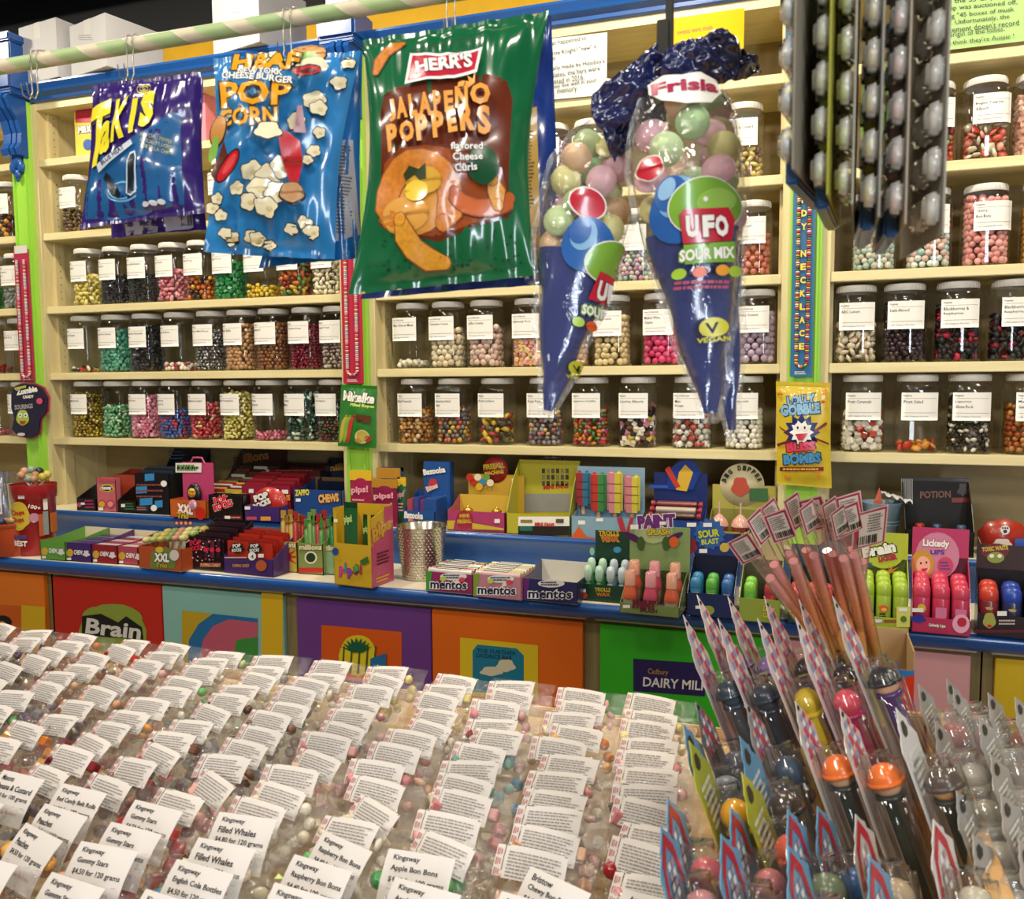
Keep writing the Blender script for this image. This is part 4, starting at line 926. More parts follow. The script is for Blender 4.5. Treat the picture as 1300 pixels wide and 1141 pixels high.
def cone_bag(p0, p1, prof, D, label, seed, which):
    c = Cone(p0, p1, prof, D, seed); t = thing('cone_lolly_bag', label, 'sweet bag', c.P0, group='cone bags of flying saucer sweets')
    c.body(CLR, 0, 1, 'film', t); 
    c.prof = [(a, b * .93) for a, b in prof]; c.body(NAVY, .46, .97, 'printed_sleeve', t); c.prof = prof
    # pastel saucers inside the clear upper part, each a piece of its own
    R = random.Random(seed); k = 0
    for tt in (.10, .165, .23, .30, .37, .43):
        rr_ = c.r(tt); nn = 3 if tt > .12 else 2
        for i in range(nn):
            g = G(); a = 2 * pi * i / nn + tt * 20 + seed; P = c.P0 + c.ax * (tt * c.len) + c.sd * ((rr_ - .0155) * sin(a)) - c.fw * ((rr_ * .62 - .010) * cos(a)) - c.P0
            m = M(('#edc49a', '#e6df98', '#c9dfa6', '#e8b8c0', '#b4d49a', '#e0b0bc')[(k * 5 + seed) % 6], .5, noise=.05); k += 1
            T_ = Matrix.Translation(P) @ Matrix.Rotation(R.uniform(-.6, .6), 4, 'X') @ Matrix.Rotation(R.uniform(-.7, .7), 4, 'Y')
            rs = .0150; prf = [(rs * q, z) for q, z in ((.05, -.55), (.45, -.52), (.75, -.36), (.9, -.1), (1.12, -.03), (1.12, .03), (.9, .1), (.75, .36), (.45, .52), (.05, .55))]
            g.lathe([(a_, z * rs) for a_, z in prf], m, 18, T_ @ Matrix.Rotation(pi / 2, 4, 'X')); g.build('sweet', t)
    # clear welded side seams
    g = G()
    for sg in (-1, 1):
        g.grid(lambda u, v: c.pt(.06 + .94 * v, sg * pi / 2, .0005) - c.P0 + c.sd * sg * u * .006 + c.fw * (.0008 * sin(v * 90)), 2, 50, clear('seam_film', (.97, .97, .97), .10, .06, 1.5, 1.6, .8, 60))
    g.build('seam', t)
    return c, t
c, t = cone_bag((768, 145), (694, 533), [(0, 10), (.06, 30), (.16, 48), (.3, 56), (.42, 55), (.6, 42), (.8, 24), (.93, 9), (1, 1.5)], .93, 'smaller cone bag of sour flying saucers, half hidden behind the front one', 2, 0)
A = c.art()
RED = M('#c8283c', .22, coat=.5); LIM = M('#7fb03c', .25, coat=.5); SWB = M('#2c62ac', .25, coat=.5)
A.ell(744, 268, 24, 19, WHT, rot=.5, n=24); A.ell(744, 268, 22, 17, RED, rot=.5, n=24); 
A.ell(742, 318, 30, 34, SWB, rot=.4); A.ell(738, 306, 16, 20, M('#7fb0d8', .25), rot=.4); A.ell(734, 302, 13, 16, SWB, rot=.4); A.ell(768, 338, 31, 25, WHT, rot=-.35, n=28); A.ell(768, 338, 29.5, 23.5, LIM, rot=-.35, n=28)
A.poly([(755, 350), (790, 358), (786, 392), (742, 384)], RED); A.text('UFO', 750, 383, 785, 391, 24, WHT, .05, M('#8c1428', .3), .04)
A.text('SOUR MIX', 733, 402, 778, 410, 12, WHT, .04, LIM, .10)
for x, y, cc in ((729, 412, '#a8cc3c'), (742, 416, '#e0602c'), (756, 420, '#e8a030')): A.ell(x, y, 6, 6, M(cc, .3))
A.ell(724, 467, 8, 8, M('#c9cc30', .3)); A.text('V', 720, 472, 728, 472, 8, BLK, .03); A.text('VEGAN', 713, 480, 731, 480, 4, M('#c9cc30', .3), .02)
A.build('printed_front', t)
c, t = cone_bag((905, 92), (930, 560), [(0, 5), (.1, 20), (.3, 26), (.5, 24), (.8, 14), (1, 2)], .90, 'third cone bag mostly hidden behind the large front cone bag', 5, 2)
c, t = cone_bag((862, 92), (903, 538), [(0, 22), (.05, 46), (.14, 62), (.28, 70), (.42, 68), (.60, 50), (.75, 35), (.88, 19), (.96, 9), (1, 2)], .85, 'large navy cone bag of sour flying saucers hanging from the black hook', 1, 1)
A = c.art()
A.ell(856, 278, 34, 40, SWB, rot=.3); A.ell(852, 262, 20, 26, M('#7fb0d8', .25), rot=.3); A.ell(846, 258, 18, 22, SWB, rot=.3); A.ell(842, 252, 9, 14, M('#8fbce0', .25), rot=.4)
A.ell(886, 274, 43, 36, WHT, rot=-.25, n=28); A.ell(886, 274, 41.5, 34.5, LIM, rot=-.25, n=28); A.ell(898, 268, 24, 16, M('#98c455', .25, coat=.5), rot=-.25); A.ell(885, 266, 3, 3, WHT); A.ell(824, 224, 15, 16, WHT, wob=.04, n=24); A.ell(824, 224, 13.5, 14.5, RED, wob=.04, n=24)
A.poly([(826, 115), (842, 105), (860, 110), (880, 103), (900, 112), (905, 130), (892, 146), (862, 149), (838, 142), (826, 130)], WHT); A.text('Frisia', 829, 134, 901, 131, 17, M('#a8244c', .3), .04, None)
A.poly([(857, 285), (862, 279), (888, 278), (910, 276), (916, 290), (912, 316), (890, 318), (862, 320)], RED)
for ch, x in (('U', 865), ('F', 882), ('O', 895)): A.rect(x - 2, 284, x + 14, 312, WHT) if 0 else A.text(ch, x, 313, x + 13, 312, 26, WHT, .06, M('#8c1428', .3), .04)
A.poly([(863, 322), (913, 318), (914, 342), (866, 345)], LIM); A.text('SOUR MIX', 861, 342, 913, 338, 14, WHT, .04, LIM, .08)
for x, y, cc in ((862, 356, '#a8cc3c'), (880, 355, '#e0602c'), (901, 353, '#e8a030'), (913, 354, '#a8cc3c')): A.ell(x, y, 6.5, 6.5, M(cc, .3))
A.scrib(860, 364, 916, 376, 2, M('#b0506c', .4), .6, 5); A.ell(895, 421, 12, 12, M('#d0cc2c', .3)); A.text('V', 889, 429, 900, 428, 13, BLK, .02); A.text('VEGAN', 883, 440, 908, 438, 6, M('#d0cc2c', .3), .03)
A.build('printed_front', t)
# crumpled navy tops gathered on the hook
for qd, D, sd, lb in (([(770, 172), (862, 112), (846, 46), (752, 118)], .86, 4, 'crumpled navy ruffle'), ([(850, 120), (940, 95), (925, 34), (845, 60)], .84, 9, ''), ([(880, 118), (968, 92), (948, 66), (880, 70)], .87, 14, ''), ([(782, 200), (850, 150), (820, 90), (765, 130)], .90, 17, '')):
    b = Pouch(qd, D, .012, sd, .0, 1.1, -.10); g = G(); o = t.location
    def fn(u, v, b=b): return b.S(u, v) + b.n * (.0035 * sin(14 * u + 7 * v + sd) + .0022 * sin(11 * v - 19 * u) + .001 * sin(37 * u + 21 * v)) - Vector(o)
    g.grid(fn, 46, 34, NAVD); r_ = g.build('ruffle', t)
P = at(850, 60, D=.86)
h = thing('black_hook', 'flat black metal hook holding the cone bags', 'hook', P); g = G(); g.bbox(-.004, -.003, -.01, .004, .003, .6, M('#23221f', .35, metal=.6), .001); g.bbox(-.012, -.006, -.012, .0, .002, .026, M('#23221f', .35, metal=.6), .001); g.build('bar', h)

# --- blister cards hanging at the top right, close to the camera
GRY = M('#77736a', .6, noise=.06); BLS = clear('blister', (.97, .97, .94), .38, .06, 1.5, 1.5, .3, 40)
cards = [((1047, 262), (1006, 214), '#8a8374', '#7c9cb8'), ((1066, 290), (1050, 244), '#9a9a30', '#9ab82c'), ((1084, 306), (1082, 250), '#9a968a', '#b8d04c'), ((1102, 322), (1116, 262), '#8a8a84', '#c9b83a'), ((1124, 332), (1150, 268), '#a09484', '#d8a8a0'), ((1143, 340), (1198, 286), '#9a968c', '#c9c6bc')]
for i, (fr, nr, cc, ic) in enumerate(cards):
    Pf, Pn = at(*fr, D=.80), at(*nr, D=.66); Pn.z = Pf.z = (Pf.z + Pn.z) / 2
    ex = (Pn - Pf); wd = ex.length; ex.normalize(); ez = Vector((0, 0, 1)); ey = ez.cross(ex)
    if ey.dot(CR) > 0: ey = -ey
    t = thing('blister_card', ['hanging blister card with the brown bare back, outermost toward the cone bags', 'hanging blister card with a lime green insert, second from the cone bags', 'hanging blister card with clear bubbles, third from the cone bags', 'hanging blister card with a yellow insert, third from the shelf jars', 'hanging blister card with pale pink sweets, second from the shelf jars', 'grey backed hanging blister card nearest the shelf jars'][i], 'blister card', Pf, group='blister cards hanging in a bunch')
    T = Matrix(((ex.x, ey.x, 0, 0), (ex.y, ey.y, 0, 0), (0, 0, 1, 0), (0, 0, 0, 1)))
    g = G(); g.bbox(0, -.0008, 0, wd, .0008, .30, M(cc, .6, noise=.05), .0005, T); g.build('card', t)
    for q in range(16):
        g = G(); z0 = .008 + (q // 2) * .034; bm = bmesh.new(); bmesh.ops.create_cube(bm, size=1)
        x0_, x1_ = (wd - .030, wd - .002) if q % 2 else (wd - .062, wd - .034)
        for v in bm.verts:
            k = .72 if v.co.y > 0 else 1; v.co = Vector(((x0_ + x1_) / 2 + v.co.x * (x1_ - x0_) * k, .0012 + (v.co.y + .5) * .012, z0 + .014 + v.co.z * .027 * k))
        bmesh.ops.bevel(bm, geom=bm.edges[:], offset=.003, segments=2, affect='EDGES'); g.bm(bm, BLS, True, T); o_ = g.build('bubble', t)
        g = G(); g.ball(((x0_ + x1_) / 2, .007, z0 + .013), .0058, M(ic, .4), 2, T, (1.2, .75, 1.5)); g.build('sweet', t)
    if i in (0, 1, 3, 4):
        g = G(); g.bbox(.004, .001, -.004, wd - .034, .012, .032, M('#1f4a7c', .35, coat=.4), .002, T); g.build('blue_base', t)
        g = G(); g.bbox(.006, .001, .04, wd - .036, .009, .16, M(ic, .35, coat=.4), .002, T); g.build('insert', t)
# ================================================================ wooden crates with toy sweet dispensers
WD = wood('#dcb27c', '#c99a60', 5, .5, 1, 10); WDX = wood('#dcb27c', '#c99a60', 5, .5, 0, 10)
ZK = 1.13
c1 = at(1185, 905, Z=ZK); c2 = at(1262, 1141, Z=ZK); c0 = at(1128, 899, Z=ZK)
kx = c1.x; ky1 = c1.y; 
t = thing('wooden_crate', 'open pine crate holding the long toy dispensers', 'crate', (kx - .50, ky1 - .85, ZT + .001))
H = ZK - ZT - .001
g = G(); g.bbox(.49, 0, 0, .50 + .012, .85, H, WD, .002); g.build('side_board', t)
g = G(); g.bbox(.275, 0, 0, .287, .85, H * .35, WD, .002); g.build('side_board', t)
g = G(); g.bbox(.287, .838, 0, .49, .85, H, WDX, .002); g.build('back_board', t)
g = G(); g.bbox(.287, .0, 0, .49, .838, .008, WDX, .001); g.build('base_board', t)
g = G(); g.bbox(.287, .44, .008, .49, .452, H * .40, WDX, .002); g.build('divider', t)
t2 = thing('display_table', 'wooden stand under the toy dispenser crate, hidden by the packs', 'table', (kx - .52, -2.95, 0))
g = G(); g.bbox(.275, 0, ZT - .03, 1.4, 1.75, ZT, WDX, .003); g.build('table_top', t2)
for lx, ly in ((.29, .05), (1.32, .05), (.29, 1.62), (1.32, 1.62)):
    g = G(); g.bbox(lx, ly, 0, lx + .05, ly + .05, ZT - .03, WD, .003); g.build('leg', t2)
t = thing('wooden_crate', 'second crate beyond, filled with cloudy clear dispenser packs', 'crate', (kx + .02, ky1 - .86, ZT + .001))
g = G(); g.bbox(0, 0, 0, .012, .86, H * .7, WD, .002); g.build('side_board', t)
g = G(); g.bbox(.42, 0, 0, .432, .86, H * .7, WD, .002); g.build('side_board', t)
g = G(); g.bbox(.012, .848, 0, .42, .86, H * .7, WDX, .002); g.build('back_board', t)
g = G(); g.bbox(.012, 0, 0, .42, .848, .008, WDX, .001); g.build('base_board', t)

PB = clear('pack_blister', (.98, .98, .97), .02, .04, 1.5, .75, .10, 18)
def pack(px, py, D, cardc, stemc, headc, label, ln=.26, tilt=22, yaw=18, bw=.048, bd=.038, pat='pink', haze=False, capc=None, hd=.05):
    P = at(px, py, D=D); ln = min(ln, (P.z - ZT - .034) / cos(radians(tilt)))
    d = ray(px, py); d.z = 0; d.normalize(); a = radians(-yaw); Wv = Vector((d.x * cos(a) - d.y * sin(a), d.x * sin(a) + d.y * cos(a), 0))   # along the card, going away
    side = Vector((Wv.y, -Wv.x, 0)); tl = radians(tilt)
    Lv = Vector((0, 0, 1)) * cos(tl) - side * sin(tl); Nv = Wv.cross(Lv); Nv = Nv if Nv.dot(side) > 0 else -Nv
    t = thing('toy_dispenser_pack', label, 'sweet dispenser', P, group='toy sweet dispenser packs')
    T = Matrix(((Wv.x, Nv.x, Lv.x, 0), (Wv.y, Nv.y, Lv.y, 0), (Wv.z, Nv.z, Lv.z, 0), (0, 0, 0, 1)))
    cw = .062; th = .0008
    g = G()
    out = [(0, -ln), (0, -hd), (-.003, -hd * .8), (.002, -hd * .62), (.010, -hd * .5), (.011, -hd * .36), (.020, -hd * .2), (.027, 0), (.036, -hd * .2), (.046, -hd * .36), (.047, -hd * .5), (.055, -hd * .62), (cw + .002, -hd * .8), (cw, -hd), (cw, -ln)]
    n = len(out)
    g.add([(x, -th, z) for x, z in out] + [(x, 0, z) for x, z in out], [tuple(range(n)), tuple(reversed(range(n, 2 * n)))] + [(i, (i + 1) % n, n + (i + 1) % n, n + i) for i in range(n)], M(cardc, .35, coat=.5), False, T); g.build('card', t)
    A = Art(lambda x, z, l: T @ Vector((x, .0002 + l, z)), None, .0004)
    if pat == 'pink':
        for q in range(7):
            for k_ in range(4):
                z_ = -hd * .34 - q * hd * .13; x_ = .008 + k_ * .012 + .002 * (q % 2)
                if q < 2 and k_ in (0, 3): continue
                A.put([(x_, z_), (x_ + .009, z_ + .002), (x_ + .010, z_ - hd * .10), (x_ + .001, z_ - hd * .11)], [(0, 1, 2, 3)], M(('#d9506c', '#8ea6d0', '#d0485c', '#f4eee8', '#e8b0a8')[(q * 2 + k_) % 5], .4)); A.same()
        A.ell(.027, -hd * .16, .004, .003, BLK, n=10)
    elif pat == 'red':
        A.poly([(.003, -hd * 1.5), (.008, -hd * .62), (.027, -hd * .12), (.046, -hd * .62), (.056, -hd * 1.5), (.046, -hd * 1.5), (.040, -hd * .8), (.027, -hd * .42), (.014, -hd * .8), (.010, -hd * 1.5)], M('#c8283a', .35, coat=.5))
        for q in range(4):
            for k_ in range(2): A.put([(.018 + k_ * .010, -hd * (.75 + q * .22)), (.025 + k_ * .010, -hd * (.72 + q * .22)), (.026 + k_ * .010, -hd * (.88 + q * .22)), (.019 + k_ * .010, -hd * (.9 + q * .22))], [(0, 1, 2, 3)], M(('#f2ece6', '#b89aa0')[(q + k_) % 2], .4)); A.same()
    else:
        A.poly([(.018, -hd * .5), (.023, -hd * .3), (.032, -hd * .3), (.037, -hd * .5), (.032, -hd * .62), (.022, -hd * .62)], M('#3c3a30', .4)); A.scrib(.008, -hd * .85, .05, -hd * 1.8, 6, M('#f2efe6', .4), .5, 3)
    A.build('printed_card', t)
    bm = bmesh.new(); bmesh.ops.create_cube(bm, size=1); zt, zb = -hd - .004, -ln + .006
    for v in bm.verts: v.co = Vector((cw / 2 + v.co.x * bw * (.90 if v.co.y > 0 else 1), (v.co.y + .5) * bd + .0006, (zt + zb) / 2 + v.co.z * (zt - zb) * (.97 if v.co.y > 0 else 1)))
    bmesh.ops.bevel(bm, geom=[e for e in bm.edges if max(v.co.y for v in e.verts) > .01], offset=.009, segments=4, affect='EDGES')
    g = G(); g.bm(bm, PB if not haze else clear('cloudy_blister', (.9, .89, .86), .16, .07, 1.5, .9, .3, 20), True, T); g.build('blister', t)
    # dispenser: stem, foot, head, cap
    hx, hy = cw / 2, bd * .5; hz = zt - .032; hr = .0168
    g = G(); g.bbox(hx - .0135, hy - .0055, max(zb + .006, hz - .145), hx + .0135, hy + .0075, hz - hr * .7, M(stemc, .3, coat=.3), .0015, T); g.bbox(hx - .008, hy - .008, max(zb + .006, hz - .145) + .004, hx + .008, hy - .0055, hz - hr * 1.2, M(stemc, .3, coat=.3), .0008, T); g.build('stem', t)
    g = G(); g.bbox(hx - .015, hy - .009, max(zb + .002, hz - .150), hx + .015, hy + .012, max(zb + .006, hz - .145) + .004, M(stemc, .3, coat=.3), .002, T); g.build('foot', t)
    g = G(); g.ball((hx, hy, hz), hr, M(headc, .3, coat=.3, sub=.0), 3, T, (1.0, .98, 1.0))
    hd = g.build('head', t)
    if capc:
        g = G(); 
        bm = bmesh.new(); bmesh.ops.create_icosphere(bm, subdivisions=3, radius=hr * 1.10)
        bmesh.ops.delete(bm, geom=[v for v in bm.verts if v.co.z < -.002], context='VERTS')
        for v in bm.verts: v.co += Vector((hx, hy, hz + .001))
        g.bm(bm, M(capc, .3, coat=.3), True, T); g.lathe([(hr * 1.10, -.002), (hr * 1.22, -.003), (hr * 1.22, .0005), (hr * 1.05, .002)], M(capc, .3, coat=.3), 20, T @ Matrix.Translation((hx, hy, hz + .001)), cap=False); g.build('cap', t)
    g = G(); g.lathe([(hr * .9, 0), (hr * 1.0, .002), (hr * .95, .005), (hr * .6, .006)], M(stemc, .3, coat=.3), 18, T @ Matrix.Translation((hx, hy, hz - hr * 1.05))); g.build('collar', t)
    return t
DPK = '#e8d6d8'; GY = '#9a9aa2'; LBC = '#6aa6c9'; REDC = '#c8303c'
# back row: five piles, each with packs behind
spots = [
 (879, 760, 1.22, DPK, '#5a4a80', '#b04a50', '#7a5aa0', 'long dispenser with violet cap, first pile from the lolly bags, back pack'),
 (861, 787, 1.12, DPK, '#2a3c50', '#3a5064', '#2c4054', 'long dispenser with slate blue helmet head, first pile from the lolly bags, front pack'),
 (918, 762, 1.22, DPK, '#3a2a50', '#2c1c24', '#8a6ab0', 'long dispenser with a lilac cap, second pile from the lolly bags, back pack'),
 (905, 791, 1.11, DPK, '#28384c', '#34485c', '#28384c', 'long dispenser with dark blue cap, second pile from the lolly bags, front pack'),
 (964, 762, 1.20, DPK, '#4a3a6c', '#9a7ac0', '#2c1c24', 'long dispenser with dark cap and violet face, third pile, back pack'),
 (955, 791, 1.08, DPK, '#f0d020', '#f6d62c', None, 'long dispenser with round bright yellow head and yellow stem'),
 (1008, 766, 1.16, DPK, '#a8185c', '#2a2024', None, 'long dispenser with black head on a magenta stem, fourth pile, back pack'),
 (1003, 790, 1.06, DPK, '#b8145c', '#ec5068', None, 'long dispenser with bright pink head on a magenta stem'),
 (1050, 762, 1.06, '#cfc6c4', '#4a2268', '#f0b890', '#201c24', 'long dispenser with black haired head on a dark purple stem')]
for (x, y, D, cc, sc_, hc, cap, lb) in spots: pack(x, y, D, cc, sc_, hc, lb, capc=cap, tilt=23, yaw=14, hd=.08)
spots = [
 (877, 900, .98, '#7f7a78', '#5c6068', '#b8946c', '#5c6070', 'short grey card pack with tan head, back one beside the lolly bags'),
 (861, 930, .93, LBC, '#6c707c', '#a89478', '#7a8490', 'short light blue card pack, second back from the yellow card one'),
 (868, 953, .88, '#b9bc34', '#d09a20', '#f0ac1c', None, 'pack with an egg yolk coloured head on the yellow green card'),
 (941, 902, .98, GY, '#28384c', '#3a5064', None, 'grey card pack with a slate head below the violet one'),
 (932, 946, .90, LBC, '#4a3428', '#8a6450', '#3a2a24', 'light blue card pack with dark brown cap, standing before the yellow dispenser'),
 (934, 994, .84, '#b9bc34', '#e05a48', '#f06a50', None, 'yellow green card pack with a coral red head'),
 (1003, 900, .95, '#d6d0cc', '#1e2a20', '#f0b890', '#f9771a', 'pack with an orange cap on a dark stem, below the yellow dispenser'),
 (1059, 908, .93, '#d6d0cc', '#1e2a20', '#f0b890', '#f9771a', 'pack with an orange cap on a dark stem, below the pink dispenser'),
 (1130, 908, .90, '#e6e2de', '#23261e', '#e0a060', '#54463e', 'pack with a brown capped head beside the crate edge')]
for (x, y, D, cc, sc_, hc, cap, lb) in spots: pack(x, y, D, cc, sc_, hc, lb, capc=cap, pat='blue' if cc in (LBC, '#b9bc34') else 'plain' if cc == '#e6e2de' else 'pink', tilt=21, yaw=12)
spots = [
 (838, 1029, .80, LBC, '#c8485c', '#e06a74', None, 'red edged pack in the front row beside the lolly bags, back one'),
 (829, 1068, .75, LBC, '#7a4448', '#c88488', None, 'red edged pack in the front row beside the lolly bags, front one'),
 (918, 1041, .80, LBC, '#8a4a50', '#d07a7c', None, 'red edged pack, second of the front row, back one'),
 (905, 1077, .74, LBC, '#6a3c40', '#a86c70', None, 'red edged pack, second of the front row, front one'),
 (990, 1043, .79, LBC, '#3a4838', '#6c7a5a', None, 'red edged pack, third of the front row, back one'),
 (990, 1092, .72, LBC, '#3c4a34', '#5c6a48', None, 'red edged pack, third of the front row, front one'),
 (1028, 1038, .82, LBC, '#e0d03a', '#3a78c0', None, 'light blue card pack with small blue head beside the yellow card'),
 (1076, 1048, .80, '#cfc8c0', '#6a5a4c', '#b09a7c', None, 'clear pack with pale tan head, fourth of the front row'),
 (1092, 1104, .72, LBC, '#8a8474', '#b0a890', None, 'light blue card pack with pale head, fourth of the front row, front one'),
 (1174, 1054, .78, '#e2dedc', '#8c8678', '#c2bca8', None, 'clear pack at the crate corner with a white and red card')]
for (x, y, D, cc, sc_, hc, cap, lb) in spots: pack(x, y, D, cc, sc_, hc, lb, capc=cap, pat='red', tilt=14, yaw=15, hd=.042)
# the second crate: cloudy packs
spots = [(1160, 876, 1.10, '#5a2c5c', '#b04a50'), (1204, 880, 1.13, '#3c2440', '#9a4048'), (1196, 868, 1.22, '#6c6a70', '#8a868a'), (1248, 886, 1.12, '#4a1c38', '#b8502c'), (1282, 892, 1.08, '#8a8a88', '#a8a49c'),
         (1180, 924, 1.00, '#8f8b86', '#e8e4de'), (1236, 918, .98, '#a8246c', '#5a3a20'), (1192, 966, .92, '#a09c90', '#c9c4b4'), (1250, 968, .90, '#c9c83c', '#3a3430'), (1206, 1016, .86, '#8e8a80', '#c2beb2'), (1262, 1020, .84, '#8a8478', '#a8a294'),
         (1226, 1074, .80, '#4a9a84', '#a8a89c'), (1284, 1080, .79, '#9a9a90', '#b8b4a8')]
for i, (x, y, D, sc_, hc) in enumerate(spots):
    pack(x, y, D, '#b0aca6', sc_, hc, f'cloudy dispenser pack in the far crate, {ORD[i]} from the back', haze=True, tilt=21, yaw=12, pat='plain', hd=.035)

# ================================================================ box of long sour straws
Pb = at(1060, 912, D=1.34); 
t = thing('cardboard_box', 'cardboard box with a red and blue printed front holding sour straws', 'box', (Pb.x, Pb.y, ZT + .001))
KR = M('#b39468', .7, noise=.06); bw_ = .11; 
zt = at(1147, 835, D=1.36).z - ZT
g = G(); g.bbox(0, 0, 0, bw_, .002, zt, KR, .0006); g.bbox(0, .10, 0, bw_, .102, zt + .035, KR, .0006); g.bbox(0, 0, 0, .002, .1, zt + .015, KR, .0006); g.bbox(bw_ - .002, 0, 0, bw_, .1, zt + .03, KR, .0006); g.bbox(0, 0, 0, bw_, .1, .002, KR, .0006); g.build('carton', t)
A = Art(lambda x, z, l: (x, -.0003 - l, z), None, .0005)
A.rect(0, 0, bw_, zt, M('#d8361c', .35)); A.poly([(0, zt), (bw_, zt), (bw_, zt - .006), (.05, zt - .03), (0, zt - .012)], M('#2a78b8', .35)); A.poly([(.05, zt - .03), (.085, zt - .05), (.085, 0), (.055, 0)], M('#e8c42c', .35))
for q in range(6): A.ell(.06 + .02 * sin(q * 2.1), zt - .03 - q * .016, .007, .007, M(('#c22a1c', '#d96a1c', '#8a1c12')[q % 3], .4), wob=.15, n=10)
A.ell(.082, zt - .018, .006, .008, WHT)
A.build('printed_front', t)
GRAD = {}
def straw_mat():
    m = bpy.data.materials.new('straw_candy'); m.use_nodes = True; nt = m.node_tree; b = nt.nodes['Principled BSDF']; b.inputs['Roughness'].default_value = .22; b.inputs['Coat Weight'].default_value = .6
    tc = nt.nodes.new('ShaderNodeTexCoord'); sp = nt.nodes.new('ShaderNodeSeparateXYZ'); rp = nt.nodes.new('ShaderNodeValToRGB'); e = rp.color_ramp.elements
    e[0].position = .52; e[0].color = lin('#ffe07a'); e[1].position = .97; e[1].color = lin('#f4a6a6'); x = e.new(.66); x.color = lin('#ffae50'); x = e.new(.80); x.color = lin('#fa9458')
    nt.links.new(tc.outputs['Generated'], sp.inputs[0]); nt.links.new(sp.outputs['Z'], rp.inputs[0]); nt.links.new(rp.outputs[0], b.inputs['Base Color']); return m
SM = straw_mat(); SF = clear('straw_film', (.99, .96, .96), .03, .05, 1.45, 1.4, .3, 60)
base = Vector((Pb.x + .045, Pb.y + .05, ZT + .006))
st = [(945, 690, -.5, 1.12), (958, 668, -.45, 1.16), (975, 655, -.4, 1.2), (990, 662, -.38, 1.15), (1003, 648, -.3, 1.2), (1020, 655, -.28, 1.14), (1034, 648, -.22, 1.2), (1048, 652, -.15, 1.16), (1058, 660, -.2, 1.12), (1075, 645, -.1, 1.2), (1072, 655, -.12, 1.14), (1100, 665, .06, 1.16)]
bx = [1045, 1052, 1062, 1058, 1070, 1076, 1084, 1090, 1096, 1102, 1108, 1088]
for i, ((x, y, rot, D), xb) in enumerate(zip(st, bx)):
    P1 = at(x, y, D=D); P0 = at(xb, 835, D=1.33 + .02 * (i % 3)); dr = (P1 - P0).normalized(); P0 = P0 - dr * (P0.z - ZT - .008) / dr.z
    t = thing('sour_straw', f'pink and orange sour straw in film, {ORD[i]} of the fan from the left' if i < 11 else 'sour straw whose square flag label faces front, beside the blue bucket', 'sour straw', P0, group='sour straws fanned in the box')
    g = G(); L = (P1 - P0).length; sdv = dr.cross(Vector((0, 1, 0))).normalized(); pts = [dr * (L * q / 8) + sdv * (.006 * sin(pi * q / 8) * (1 if i % 2 else -1)) for q in range(9)]
    g.tube(pts[:8], .0068, SM, 8); g.build('candy', t)
    g = G(); g.tube(pts, .0086, SF, 8, cap=False); g.build('wrapper', t)
    # flag label at the top
    up = dr; rt = up.cross(CF).normalized(); rt = rt if rt.dot(CR) > 0 else -rt; k = .85 if i < 11 else 1.15
    if i < 9: rt = (rt + CF * .8 * (1 if i % 3 else -1)).normalized()
    nn = rt.cross(up).normalized(); nn = nn if nn.dot(CF) < 0 else -nn; c_ = pts[-1] + (nn * .008)
    f = lambda x, z, l: c_ + rt * x + up * z + nn * (l + .0015 * sin(x * 120))
    A = Art(f, None, .0004); wv, hv = .018 * k, .030 * k
    A.put([(-wv - .003, -hv - .003), (wv + .003, -hv - .003), (wv + .003, hv + .003), (-wv - .003, hv + .003)], [(0, 1, 2, 3)], M('#e6c4c4', .3, coat=.5)); A.rect(-wv - .001, -hv - .001, wv + .001, hv + .001, M('#a8284c', .4)); A.rect(-wv + .002, -hv + .002, wv - .002, hv - .002, M('#d9d4c9', .4)); A.scrib(-wv + .004, hv - .005, wv - .004, -hv * .2, 7, M('#6a665e', .5), .5, i)
    for q in range(10): A.rect(-wv + .005 + q * .0027, -hv + .005, -wv + .0062 + q * .0027 + (q % 3) * .0004, -hv * .35, BLK); A.same()
    A.build('flag_label', t)
# ================================================================ stock on the counter and on the raised step
class Fr:
    """the upright front face of a carton standing on a real surface, fixed by where its foot is seen"""
    def __init__(s, x0, x1, yb, yt, Z, yaw=0, Y=None, lean=0):
        s.o = at(x0, yb, Z=Z) if Y is None else Vector((at(x0, yb, Y=Y).x, Y, Z))
        if Y is not None: s.o = at(x0, yb, Y=Y); s.o.z = Z
        a = radians(yaw); s.ex = Vector((cos(a), sin(a), 0)); s.ey = Vector((-sin(a), cos(a), 0)); s.ez = Vector((0, 0, 1))
        s.w = s.loc(x1, yb)[0]; s.h = s.loc(x0, yt)[1]; s.yaw = a
    def loc(s, px, py, dy=0):
        d = ray(px, py); n = s.ey; o = s.o + s.ey * dy; t = n.dot(o - CAM) / n.dot(d); P = CAM + d * t - s.o; return P.dot(s.ex), P.z
    def thing(s, name, label, cat, group=None):
        return thing(name, label, cat, s.o + Vector((0, 0, .0012)), (0, 0, s.yaw), group)
    def art(s, dy=0, lift=.0005, lim=True):
        def f(x, y, l):
            a, b = s.loc(x, y, dy); return (a, dy - .0004 - l, b)
        return Art(f, None, lift)
def glossy(c):
    v = [int(c[i:i + 2], 16) for i in (1, 3, 5)]; a = sum(v) / 3; v = [min(255, max(0, (a + (q - a) * .86) * .93)) for q in v]
    return M('#%02x%02x%02x' % tuple(int(q) for q in v), .32, coat=.35)
